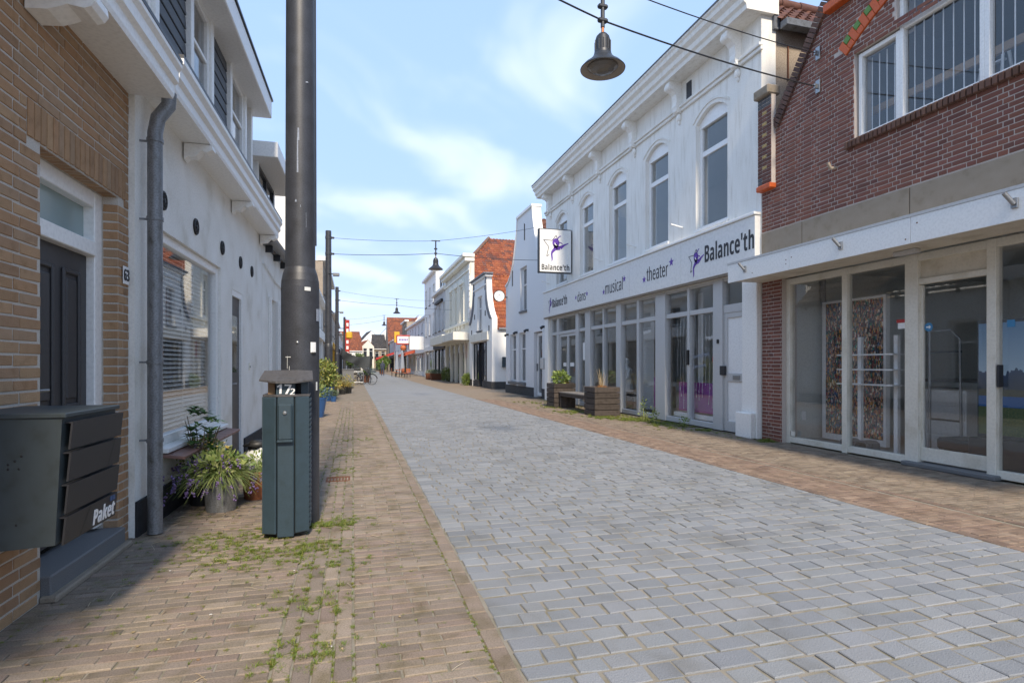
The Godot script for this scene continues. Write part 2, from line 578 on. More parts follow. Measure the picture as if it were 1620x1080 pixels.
# ---------------------------------------------------------------- facades
# a wall w by h with openings [u0, v0, u1, v1]; its face lies at z = 0 and its back at z = -t
func holed(p: PA, w: float, h: float, t: float, holes: Array, u_from := 0.0, v_from := 0.0, col := Color.WHITE) -> void:
	var us := [u_from, w]
	var vs := [v_from, h]
	for o: Array in holes:
		us.append_array([o[0], o[2]]); vs.append_array([o[1], o[3]])
	us.sort(); vs.sort()
	var uq := []
	var vq := []
	for a: float in us:
		if a >= u_from - 1e-6 and a <= w + 1e-6 and (uq.is_empty() or a - uq[-1] > 1e-4): uq.append(a)
	for a: float in vs:
		if a >= v_from - 1e-6 and a <= h + 1e-6 and (vq.is_empty() or a - vq[-1] > 1e-4): vq.append(a)
	var solid := func(a: int, b: int) -> bool:
		if a < 0 or b < 0 or a >= uq.size() - 1 or b >= vq.size() - 1: return false
		var cu: float = (uq[a] + uq[a + 1]) / 2
		var cv: float = (vq[b] + vq[b + 1]) / 2
		for o: Array in holes:
			if cu > o[0] and cu < o[2] and cv > o[1] and cv < o[3]: return false
		return true
	for a in uq.size() - 1:
		for b in vq.size() - 1:
			if not solid.call(a, b): continue
			var u0: float = uq[a]
			var u1: float = uq[a + 1]
			var v0: float = vq[b]
			var v1: float = vq[b + 1]
			p.quad(Vector3(u0, v0, 0), Vector3(u1, v0, 0), Vector3(u1, v1, 0), Vector3(u0, v1, 0), Vector3.BACK, col)
			p.quad(Vector3(u0, v0, -t), Vector3(u1, v0, -t), Vector3(u1, v1, -t), Vector3(u0, v1, -t), Vector3.FORWARD, col)
			if not solid.call(a - 1, b): p.quad(Vector3(u0, v0, 0), Vector3(u0, v1, 0), Vector3(u0, v1, -t), Vector3(u0, v0, -t), Vector3.LEFT, col)
			if not solid.call(a + 1, b): p.quad(Vector3(u1, v0, 0), Vector3(u1, v1, 0), Vector3(u1, v1, -t), Vector3(u1, v0, -t), Vector3.RIGHT, col)
			if not solid.call(a, b - 1): p.quad(Vector3(u0, v0, 0), Vector3(u1, v0, 0), Vector3(u1, v0, -t), Vector3(u0, v0, -t), Vector3.DOWN, col)
			if not solid.call(a, b + 1): p.quad(Vector3(u0, v1, 0), Vector3(u1, v1, 0), Vector3(u1, v1, -t), Vector3(u0, v1, -t), Vector3.UP, col)

func wall(parent: Node, w: float, h: float, t: float, holes: Array, m: Material, called := "wall", u_from := 0.0, v_from := 0.0) -> MeshInstance3D:
	var p := PA.new()
	holed(p, w, h, t, holes, u_from, v_from)
	return obj(called, p, m, parent)

# fills the corners between a rectangular opening's head and a segmental arch in it
func arch_head(p: PA, u0: float, u1: float, spring: float, top: float, t: float, head: float) -> void:
	var n := 8
	var c := (u0 + u1) / 2
	var half := (u1 - u0) / 2
	var rise := top - spring
	for k in n:
		var a := -1.0 + 2.0 * k / n
		var b := -1.0 + 2.0 * (k + 1) / n
		var ya := spring + rise * (1 - a * a)
		var yb := spring + rise * (1 - b * b)
		var A := Vector3(c + a * half, ya, 0)
		var B := Vector3(c + b * half, yb, 0)
		p.quad(A, B, Vector3(B.x, head, 0), Vector3(A.x, head, 0), Vector3.BACK)
		p.quad(A, B, B + Vector3(0, 0, -t), A + Vector3(0, 0, -t), Vector3.DOWN)

# back, sides and flat lid of a building, open to the front
func shell(parent: Node, w: float, d: float, h: float, m: Material, t := 0.3) -> void:
	var p := PA.new()
	p.box(Vector3(0.1, h / 2, -(d + t) / 2), Vector3(0.2, h, d - t))
	p.box(Vector3(w - 0.1, h / 2, -(d + t) / 2), Vector3(0.2, h, d - t))
	p.box(Vector3(w / 2, h / 2, -d - .1), Vector3(w, h, 0.2))
	p.box(Vector3(w / 2, h - .12, -(d + t) / 2), Vector3(w - .4, 0.2, d - t))
	obj("side_wall", p, m, parent)

# window: frame with mullions at us and transoms at vs, a pane in each light
func win(parent: Node, u0: float, v0: float, u1: float, v1: float, z: float, fw: float, m: Material, us := [], vs := [], pm: Material = null, called := "window", bar := -1.0, fd := 0.07) -> MeshInstance3D:
	if pm == null: pm = M.pane
	if bar < 0: bar = fw * 0.8
	var p := PA.new()
	var e := minf(.006, fw * .2)
	p.cbox(Vector3(u0 + fw / 2, (v0 + v1) / 2, z - fd / 2), Vector3(fw, v1 - v0, fd), e)
	p.cbox(Vector3(u1 - fw / 2, (v0 + v1) / 2, z - fd / 2), Vector3(fw, v1 - v0, fd), e)
	p.cbox(Vector3((u0 + u1) / 2, v0 + fw / 2, z - fd / 2), Vector3(u1 - u0 - 2 * fw, fw, fd - .006), e)
	p.cbox(Vector3((u0 + u1) / 2, v1 - fw / 2, z - fd / 2), Vector3(u1 - u0 - 2 * fw, fw, fd - .006), e)
	for a: float in us: p.cbox(Vector3(a, (v0 + v1) / 2, z - fd / 2), Vector3(bar, v1 - v0 - 2 * fw, fd - .012), e)
	for b: float in vs: p.cbox(Vector3((u0 + u1) / 2, b, z - fd / 2), Vector3(u1 - u0 - 2 * fw, bar, fd - .018), e)
	var o := obj(called, p, m, parent)
	var ua := [u0 + fw * .5] + us + [u1 - fw * .5]
	var va := [v0 + fw * .5] + vs + [v1 - fw * .5]
	for a in ua.size() - 1:
		for b in va.size() - 1:
			slab("pane", ua[a], va[b], ua[a + 1], va[b + 1], z - fd * .62, z - fd * .62 + .004, pm, o)
	return o

# an inside seen through windows: floor, ceiling, side walls and back wall
func room(parent: Node, u0: float, v0: float, u1: float, v1: float, z0: float, z1: float, m: Material, fm: Material = null, called := "room") -> MeshInstance3D:
	var p := PA.new()
	var a := [Vector3(u0, v0, z0), Vector3(u1, v0, z0), Vector3(u1, v1, z0), Vector3(u0, v1, z0)]
	var b := [Vector3(u0, v0, z1), Vector3(u1, v0, z1), Vector3(u1, v1, z1), Vector3(u0, v1, z1)]
	p.quad(b[0], b[1], b[2], b[3], Vector3.BACK)
	p.quad(a[0], a[3], b[3], b[0], Vector3.RIGHT)
	p.quad(a[1], a[2], b[2], b[1], Vector3.LEFT)
	p.quad(a[3], a[2], b[2], b[3], Vector3.DOWN)
	if fm == null: p.quad(a[0], a[1], b[1], b[0], Vector3.UP)
	var o := obj(called, p, m, parent)
	if fm:
		var q := PA.new()
		q.quad(a[0], a[1], b[1], b[0], Vector3.UP)
		obj("floor", q, fm, o)
	return o

# pantiles on a slope: o lower left corner, U along the eaves, V up the slope; keep(y) gives where a hip cuts the course off
func pantiles(o: Vector3, U: Vector3, V: Vector3, w: float, l: float, pal: Array, keep = null, tw := 0.24, tl := 0.30, vary := 0.22) -> PA:
	var p := PA.new()
	var N := U.cross(V).normalized()
	if N.y < 0: N = -N
	var hs := [0.0, 0.028, 0.022, -0.018, 0.0]
	var fs := [0.0, 0.22, 0.5, 0.78, 1.0]
	for b in int(ceil(l / tl)):
		for a in int(ceil(w / tw)):
			var col := pick(pal, vary)
			var x0 := a * tw
			var x1 := minf((a + 1) * tw, w)
			var y0 := b * tl
			var y1 := minf((b + 1) * tl, l) + 0.03
			var up := 0.03 + rng.randf_range(-.004, .004)
			for k in 4:
				var f0: float = lerpf(x0, x1, fs[k])
				var f1: float = lerpf(x0, x1, fs[k + 1])
				var l0 := -1.0
				var l1 := -1.0
				if keep != null:
					l0 = keep.call(y0)
					l1 = keep.call(y1)
					if f1 <= l0: continue
				var A: Vector3 = o + U * maxf(f0, l0) + V * y0 + N * (hs[k] + up)
				var B: Vector3 = o + U * maxf(f1, l0) + V * y0 + N * (hs[k + 1] + up)
				var C: Vector3 = o + U * maxf(f1, l1) + V * y1 + N * (hs[k + 1] + .004)
				var D: Vector3 = o + U * maxf(f0, l1) + V * y1 + N * (hs[k] + .004)
				p.quad(A, B, C, D, N, col)
				p.quad(A, B, B - N * .035, A - N * .035, -V, col)
	return p

func right_side(called: String, label: String, s_far: float, x := 6.9, group := "") -> Node3D:
	return thing(called, label, "building", Vector3(x, 0, -s_far), -PI / 2, group)

func left_side(called: String, label: String, s_near: float, a := -1.70, b := 0.025) -> Node3D:
	return thing(called, label, "building", Vector3(a + b * s_near, 0, -s_near), PI / 2 - atan(b))

func text(called: String, what: String, height: float, m: Material, parent: Node, at: Vector3, turn := Basis.IDENTITY, bold := false, squeeze := 1.0, depth_ := 0.004) -> MeshInstance3D:
	var t := TextMesh.new()
	var f := SystemFont.new()
	f.font_names = PackedStringArray(["Droid Sans"])
	if bold: f.font_weight = 700
	t.font = f
	t.text = what
	t.font_size = 64
	t.pixel_size = height / 64.0
	t.depth = depth_
	t.curve_step = 2.0
	var o := inst(called, t, m, parent)
	o.transform = Transform3D(turn.scaled_local(Vector3(squeeze, 1, 1)), at)
	return o

func star(r: float, r2 := -1.0, turn := 0.0) -> Array:
	if r2 < 0: r2 = r * 0.42
	var a := []
	for k in 10:
		var t := PI / 2 + TAU * k / 10.0 + turn
		a.append(Vector2(cos(t), sin(t)) * (r if k % 2 == 0 else r2))
	return a

func line2(p: PA, pts: Array, w: Array, z0: float, z1: float, xf: Transform3D) -> void:
	for k in pts.size() - 1:
		var a: Vector2 = pts[k]
		var b: Vector2 = pts[k + 1]
		var d := (b - a).normalized().orthogonal()
		var wa: float = w[mini(k, w.size() - 1)]
		var wb: float = w[mini(k + 1, w.size() - 1)]
		p.prism([a + d * wa, b + d * wb, b - d * wb, a - d * wa], z0, z1, xf)

# the sign's emblem: an open star outline with a leaping dancer in front, height 1, centred
func emblem(parent: Node, xf: Transform3D) -> void:
	var p := PA.new()
	line2(p, [Vector2(.02, .40), Vector2(-.06, .30), Vector2(-.12, .22), Vector2(-.42, .23), Vector2(-.24, 0.0), Vector2(-.31, -.32), Vector2(-.22, -.27)], [.010], 0.0, .003, xf)
	line2(p, [Vector2(.02, .40), Vector2(.05, .31)], [.010], 0.0, .003, xf)
	obj("star_outline", p, M.ink, parent)
	var q := PA.new()
	var blob := []
	for k in 14:
		var t := TAU * k / 14
		blob.append(Vector2(.01 + .125 * cos(t), .15 + .15 * sin(t)))
	q.prism(blob, .003, .006, xf)
	line2(q, [Vector2(-.02, .10), Vector2(.02, -.02), Vector2(.16, -.02), Vector2(.30, .08), Vector2(.45, .15)], [.07, .085, .06, .028, .012], .003, .006, xf)
	line2(q, [Vector2(.04, 0.0), Vector2(-.10, -.14), Vector2(-.14, -.22), Vector2(-.12, -.40), Vector2(-.135, -.50)], [.06, .045, .03, .024, .006], .003, .006, xf)
	line2(q, [Vector2(.04, .26), Vector2(.13, .36), Vector2(.19, .39)], [.022, .014, .01], .003, .006, xf)
	line2(q, [Vector2(.10, .17), Vector2(.20, .15), Vector2(.24, .11)], [.016, .014, .01], .003, .006, xf)
	obj("dancer", q, M.purple, parent)
	var w := PA.new()
	w.prism([Vector2(-.045, .155), Vector2(-.02, .15), Vector2(.015, .085), Vector2(.055, .055), Vector2(.02, .05), Vector2(-.03, .085)], .006, .008, xf)
	obj("dancer_arm", w, M.plastic_white, parent)

# ---------------------------------------------------------------- ground and paving
func flat(called: String, x0: float, x1: float, s0: float, s1: float, y: float, m: Material, parent: Node) -> MeshInstance3D:
	var p := PA.new()
	p.quad(Vector3(x0, y, -s0), Vector3(x1, y, -s0), Vector3(x1, y, -s1), Vector3(x0, y, -s1), Vector3.UP)
	return obj(called, p, m, parent)

const NEAR := 21.0
func paving() -> void:
	rng.seed = 11
	var g := flat("ground", -300, 300, -300, 500, -0.006, M.sand, self)
	tag(g, "sandy earth under the paving and between the stones", "ground", "", "structure")
	var road := thing("road", "grey granite setts of the street between two brick pavements", "road", Vector3.ZERO, 0, "", "structure")
	var st := []
	var grey := [Color(.365, .376, .39), Color(.352, .364, .379), Color(.378, .388, .401), Color(.328, .341, .358), Color(.392, .401, .412), Color(.36, .372, .388)]
	rows(st, .69, 4.50, 1.2, NEAR, .128, .125, .235, .014, grey, .07, .003)
	lay(road, "sett", "more_setts", st, Vector3.RIGHT, Vector3.FORWARD, Vector3.UP, .03, .004, .0065, M.sett_stone)
	flat("far_setts", .69, 4.5, NEAR, 170, -.001, M.road_far, road).set_meta("kind", "stuff")
	flat("near_setts", .69, 4.5, -30, 1.2, -.001, M.road_far, road).set_meta("kind", "stuff")
	# left pavement
	var pl := thing("pavement", "brown clinker pavement with mossy joints along the brick house", "pavement", Vector3.ZERO, 0, "", "structure")
	var brown := [Color(.365, .292, .236), Color(.335, .265, .215), Color(.385, .31, .25), Color(.32, .26, .215), Color(.345, .262, .218), Color(.30, .24, .20)]
	var a := []
	rows(a, -1.78, -.34, .9, NEAR, .068, .2, .2, .007, brown, .12, .003, true)
	bands(a, -.335, .0, .9, NEAR, .084, .2, .009, brown, .12)
	rows(a, .005, .585, .9, NEAR, .068, .2, .2, .008, brown, .12, .003, true)
	bands(a, .59, .685, .9, NEAR, .095, .2, .008, [Color(.34, .265, .212), Color(.36, .285, .23)], .10, .002)
	lay(pl, "paving_brick", "more_paving_bricks", a, Vector3.RIGHT, Vector3.FORWARD, Vector3.UP, .03, .004, .0028, M.clinker)
	flat("far_bricks", -6.0, .685, NEAR, 170, -.001, M.path_far, pl).set_meta("kind", "stuff")
	flat("near_bricks", -6.0, .685, -30, .9, -.001, M.path_far, pl).set_meta("kind", "stuff")
	# right pavement
	var pr := thing("pavement", "reddish clinker pavement with a sandy line along the shop windows", "pavement", Vector3.ZERO, 0, "", "structure")
	var red := [Color(.37, .265, .195), Color(.345, .245, .18), Color(.39, .285, .21), Color(.32, .225, .17), Color(.355, .25, .185)]
	var dun := [Color(.355, .285, .215), Color(.33, .26, .195), Color(.375, .305, .23), Color(.31, .245, .185)]
	var b := []
	bands(b, 4.505, 4.60, 1.6, NEAR, .095, .2, .008, red, .10, .002)
	rows(b, 4.605, 5.17, 1.6, NEAR, .068, .2, .2, .006, red, .12, .002, true)
	bands(b, 5.22, 5.31, 1.6, NEAR, .09, .2, .008, red, .1, .002)
	rows(b, 5.315, 6.92, 1.6, NEAR, .068, .2, .2, .007, dun, .12, .0025, true)
	lay(pr, "paving_brick", "more_paving_bricks", b, Vector3.RIGHT, Vector3.FORWARD, Vector3.UP, .03, .004, .0028, M.clinker_red)
	flat("far_bricks", 4.505, 9.0, NEAR, 170, -.001, M.path_far_red, pr).set_meta("kind", "stuff")
	flat("near_bricks", 4.505, 9.0, -30, 1.6, -.001, M.path_far_red, pr).set_meta("kind", "stuff")
	weeds()
	# gully grate in the gutter band
	var gr := thing("drain_grate", "small rusty iron gully grate set in the pavement's gutter band", "drain", Vector3(-.16, .003, -6.75))
	var q := PA.new()
	for e: float in [-.12, .12]:
		q.box(Vector3(e, 0, 0), Vector3(.02, .012, .26))
		q.box(Vector3(0, 0, e), Vector3(.22, .012, .02))
	obj("rim", q, M.rust, gr)
	for k in 6: bx("grate_bar", Vector3(-.085 + k * .034, -.001, 0), Vector3(.016, .010, .22), M.rust, gr)
	# twigs and dry bits lying on the bricks
	var tw := PA.new()
	for k in 130:
		var c := Vector3(rng.randf_range(-1.5, .6), .006, -rng.randf_range(1.9, 8.0))
		var d := Vector3(rng.randf_range(-1, 1), .05, rng.randf_range(-1, 1)).normalized() * rng.randf_range(.008, .05)
		tw.tube([c - d, c + d * .3 + Vector3(0, .003, 0), c + d], [.0012, .0018, .001], 4, pick([Color(.40, .30, .18), Color(.28, .19, .11), Color(.5, .42, .3)], .2))
	for k in 46:
		var c := Vector3(rng.randf_range(-1.4, .6), .005, -rng.randf_range(2.0, 7.0))
		tw.ball(c, Vector3(rng.randf_range(.004, .012), .003, rng.randf_range(.004, .012)), 5, pick([Color(.62, .58, .52), Color(.25, .15, .08), Color(.4, .3, .16)], .15))
	tag(obj("plant_litter", tw, M.leaf, self), "dry twigs, crumbs and leaf bits strewn over the left pavement", "litter", "", "stuff")

func blade(p: PA, o: Vector3, d: Vector3, l: float, w: float, col: Color, droop := 0.4) -> void:
	var side := d.cross(Vector3.UP)
	if side.length() < 0.1: side = Vector3.RIGHT
	side = side.normalized() * w
	var m := o + d * l * 0.6
	var t := o + d * l + Vector3.DOWN * droop * l * 0.4
	var out := side.cross(d)
	p.quad(o - side, o + side, m + side * .7, m - side * .7, out, col)
	p.tri(m - side * .7, m + side * .7, t, out, col)

func weeds() -> void:
	rng.seed = 77
	var kinds := []
	for k in 3:
		var p := PA.new()
		for j in 34:
			var az := rng.randf() * TAU
			var el := rng.randf_range(.25, 1.25)
			var d := Vector3(cos(az) * cos(el), sin(el), sin(az) * cos(el))
			blade(p, Vector3(rng.randf_range(-.35, .35), 0, rng.randf_range(-.35, .35)), d, rng.randf_range(.45, 1.1), .032, pick([Color(.20, .245, .055), Color(.165, .235, .042), Color(.28, .27, .082)], .2))
		kinds.append(p.mesh())
	# moss and grass in the joints: position, size, tint
	var spots := []
	var put := func(x: float, s: float, r: float, tint: Color) -> void:
		spots.append([Transform3D(Basis(Vector3.UP, rng.randf() * TAU).scaled(Vector3(r, r * rng.randf_range(.35, .8), r)), Vector3(x, -.004, -s)), tint])
	var yel := Color(1.0, .82, .55)
	var grn := Color(.68, .78, .42)
	for k in 1100:   # the gutter band
		var s := 1.8 + 16.0 * pow(rng.randf(), 1.5)
		put.call(-.34 + .084 * (rng.randi() % 5) + rng.randf_range(-.012, .012), s, rng.randf_range(.012, .036), yel.lerp(grn, rng.randf()))
	for k in 800:   # joints of the middle strip
		var s := 1.9 + 15.0 * pow(rng.randf(), 1.4)
		put.call(rng.randf_range(0.0, .58), .9 + .078 * round((s - .9) / .078), rng.randf_range(.009, .022), yel.lerp(grn, rng.randf()))
	for k in 320:
		put.call(.59 + rng.randf_range(-.01, .01), 1.9 + 14.0 * pow(rng.randf(), 1.3), rng.randf_range(.010, .024), yel.lerp(grn, rng.randf()))
	for k in 700:
		var s := 2.2 + 9.0 * pow(rng.randf(), 1.2)
		put.call(rng.randf_range(-1.55, -.36), .9 + .078 * round((s - .9) / .078), rng.randf_range(.010, .034), yel.lerp(grn, rng.randf()))
	# clumps about the bin and the lamp post
	for c in [[-.75, 4.25, .22, 110], [-.95, 4.5, .2, 90], [-.6, 4.05, .2, 50], [-.35, 4.2, .16, 80], [-.22, 4.35, .12, 60], [-.12, 4.9, .12, 160], [-1.1, 4.7, .1, 40], [-.15, 3.9, .15, 40], [-.22, 3.3, .14, 60], [-.2, 2.7, .12, 60], [-1.2, 5.6, .1, 20], [-.7, 4.8, .15, 60], [.0, 10.2, .2, 50], [-.15, 8.6, .2, 40], [-.1, 7.3, .15, 30]]:
		for k in c[3]:
			var q: Vector2 = Vector2(rng.randfn(), rng.randfn()) * c[2]
			put.call(c[0] + q.x, c[1] + q.y * .7, rng.randf_range(.022, .055), grn.lerp(yel, rng.randf() * .6))
	# weeds on the right pavement, thicker along the walls
	for k in 260:
		put.call(rng.randf_range(5.3, 6.85), 3.0 + 17.0 * pow(rng.randf(), .8), rng.randf_range(.008, .022), yel)
	for k in 420:
		put.call(6.86 - absf(rng.randfn()) * .22, 8.3 + 12.0 * rng.randf(), rng.randf_range(.02, .07), yel.lerp(grn, rng.randf()))
	for c in [[6.1, 13.0, .3, 130], [6.5, 12.0, .25, 120], [5.9, 14.6, .3, 120], [6.0, 16.5, .3, 90], [6.75, 9.8, .12, 40], [6.8, 8.1, .1, 34], [6.7, 11.2, .2, 60], [6.3, 12.4, .2, 90], [6.4, 10.6, .3, 60], [6.2, 18.5, .4, 70]]:
		for k in c[3]:
			var q: Vector2 = Vector2(rng.randfn(), rng.randfn()) * c[2]
			put.call(minf(c[0] + q.x, 6.86), c[1] + q.y, rng.randf_range(.035, .12), grn.lerp(yel, rng.randf() * .7))
	for k in 160:
		put.call(-1.78 + .025 * 4 + rng.randf_range(.06, .12), 1.8 + 8.0 * rng.randf(), rng.randf_range(.010, .03), yel.lerp(grn, rng.randf()))
	var holder := thing("grass", "moss and tufts of grass growing in the joints of the paving", "grass", Vector3.ZERO, 0, "", "stuff")
	for k in 3:
		var mm := MultiMesh.new()
		mm.transform_format = MultiMesh.TRANSFORM_3D
		mm.use_colors = true
		mm.mesh = kinds[k]
		var mine := []
		for j in range(k, spots.size(), 3): mine.append(spots[j])
		mm.instance_count = mine.size()
		for j in mine.size():
			mm.set_instance_transform(j, mine[j][0])
			mm.set_instance_color(j, mine[j][1])
		var o := MultiMeshInstance3D.new()
		o.name = "tufts"
		o.multimesh = mm
		o.material_override = M.leaf
		o.set_meta("kind", "stuff")
		holder.add_child(o, true)

# ---------------------------------------------------------------- left side
func brick_house() -> void:
	rng.seed = 3
	var h := left_side("brick_house", "tan brick house with recessed grey panelled front door beside a parcel box", -1.0, -1.74)
	var D0 := 4.69
	var D1 := 5.69
	wall(h, 5.865, 3.36, .3, [[D0, -.1, D1, 2.5]], M.tan_mortar)
	shell(h, 5.865, 6.0, 3.36, M.tan_mortar)
	var pal := [Color(.56, .345, .19), Color(.52, .315, .17), Color(.59, .375, .21), Color(.48, .295, .17), Color(.55, .325, .175), Color(.53, .35, .215)]
	var list := []
	var spans := func(v0: float, v1: float) -> Array:
		if v1 <= 2.5: return [[0.0, D0], [D1, 5.865]]
		if v0 < 2.70: return [[0.0, D0 - .13], [D1 + .09, 5.865]]
		return [[0.0, 5.865]]
	courses(list, .0, 3.36, .0645, .222, .0125, spans, .0055, pal, .07)
	lay(h, "brick", "more_bricks", list, Vector3.RIGHT, Vector3.UP, Vector3.BACK, .008, .0025, .0022, M.tan_brick)
	var sold := []
	var u := D0 - .13
	while u < D1 + .09:
		sold.append([Vector3(u + .031, 2.607, .009), .051, .196, pick(pal, .1)])
		u += .0625
	lay(h, "lintel_brick", "more_lintel_bricks", sold, Vector3.RIGHT, Vector3.UP, Vector3.BACK, .008, .003, .002, M.tan_brick)
	var under := []
	u = D0
	while u < D1 - .01:
		under.append([Vector3(u + .031, 2.497, -.05), .051, .085, pick(pal, .1)])
		u += .0625
	lay(h, "lintel_brick", "more_lintel_bricks", under, Vector3.RIGHT, Vector3.BACK, Vector3.DOWN, .008, .003, .002, M.tan_brick)
	var jamb := []
	var v := 0.0
	var k := 0
	while v < 2.45:
		jamb.append([Vector3(D1 - .006, v + .032, -.045), .092, .0515, pick(pal, .08)])
		v += .0645
		k += 1
	lay(h, "jamb_brick", "more_jamb_bricks", jamb, Vector3.BACK, Vector3.UP, Vector3.LEFT, .006, .003, .002, M.tan_brick)
	# door
	var z := -.10
	var fr := PA.new()
	fr.cbox(Vector3(D0 + .055, 1.33, z - .05), Vector3(.11, 2.34, .1), .006)
	fr.cbox(Vector3(D1 - .055, 1.33, z - .05), Vector3(.11, 2.34, .1), .006)
	fr.cbox(Vector3((D0 + D1) / 2, 2.445, z - .05), Vector3(D1 - D0 - .22, .11, .096), .006)
	fr.cbox(Vector3((D0 + D1) / 2, 2.10, z - .045), Vector3(D1 - D0 - .22, .10, .11), .006)
	obj("door_frame", fr, M.white_paint, h)
	var fan := slab("fanlight", D0 + .10, 2.14, D1 - .10, 2.40, z - .075, z - .068, M.pane_frost, h)
	fan.set_meta("label", "frosted fanlight above the door")
	var dr := bx("door", Vector3((D0 + D1) / 2, 1.12, z - .075), Vector3(D1 - D0 - .22, 1.86, .05), M.dark_door, h, .004)
	var mid := (D0 + D1) / 2
	for c: float in [mid - .165, mid + .165]:
		for yy: Array in [[.36, .9], [1.02, 1.92]]:
			var q := PA.new()
			var a0 := c - .115
			var a1 := c + .115
			for e: Array in [[a0, yy[0], a0 + .03, yy[1]], [a1 - .03, yy[0], a1, yy[1]], [a0 + .03, yy[0], a1 - .03, yy[0] + .03], [a0 + .03, yy[1] - .03, a1 - .03, yy[1]]]:
				q.cbox(Vector3((e[0] + e[2]) / 2, (e[1] + e[3]) / 2, z - .043), Vector3(e[2] - e[0], e[3] - e[1], .022), .008)
			q.cbox(Vector3(c, (yy[0] + yy[1]) / 2, z - .046), Vector3(.13, yy[1] - yy[0] - .12, .018), .008)
			obj("panel", q, M.dark_door, dr)
	tb("handle", [Vector3(D0 + .16, 1.15, z - .02), Vector3(D0 + .16, 1.15, z + .01), Vector3(D0 + .27, 1.15, z + .012)], [.01], M.steel, dr)
	bx("doorstep", Vector3(mid, .075, -.08), Vector3(D1 - D0 - .01, .13, .26), M.stone_sill, h, .008)
	bx("step_base", Vector3(mid, .015, .045), Vector3(D1 - D0 + .04, .04, .09), M.concrete, h, .01)
	var pl := bx("number_plate", Vector3(5.785, 1.955, .016), Vector3(.10, .13, .006), M.plastic_white, h, .002)
	text("number", "63", .115, M.ink, pl, Vector3(5.785, 1.955, .021), Basis.IDENTITY, true, .8)
	# eaves
	var co := PA.new()
	var prof := [Vector2(-.02, 3.32), Vector2(.29, 3.32), Vector2(.30, 3.35), Vector2(.30, 3.42), Vector2(.33, 3.44), Vector2(.33, 3.52), Vector2(.355, 3.55), Vector2(.355, 3.58), Vector2(-.02, 3.58)]
	co.prism(prof, 0, 5.865, Transform3D(Basis(Vector3.BACK, Vector3.UP, Vector3.RIGHT), Vector3(0, 0, 0.012)))
	obj("cornice", co, M.white_paint, h)
	for cu: float in [1.2, 4.52]:
		var cb := PA.new()
		cb.prism([Vector2(0, 3.315), Vector2(.29, 3.315), Vector2(.315, 3.28), Vector2(.32, 3.235), Vector2(.30, 3.205), Vector2(.265, 3.19), Vector2(.225, 3.195), Vector2(.19, 3.20), Vector2(.15, 3.18), Vector2(.10, 3.16), Vector2(0, 3.15)], 0, .16, Transform3D(Basis(Vector3.BACK, Vector3.UP, Vector3.RIGHT), Vector3(cu, 0, .013)))
		obj("corbel", cb, M.white_paint, h)
	bx("gutter_lip", Vector3(2.93, 3.596, .185), Vector3(5.865, .03, .37), M.metal_dark, h)
	var V := Vector3(0, .72, -.70).normalized()
	obj("roof", pantiles(Vector3(0, 3.63, .0), Vector3.RIGHT, V, 5.865, 2.4, [Color(.10, .085, .08), Color(.13, .105, .095)]), M.tile_dark, h)

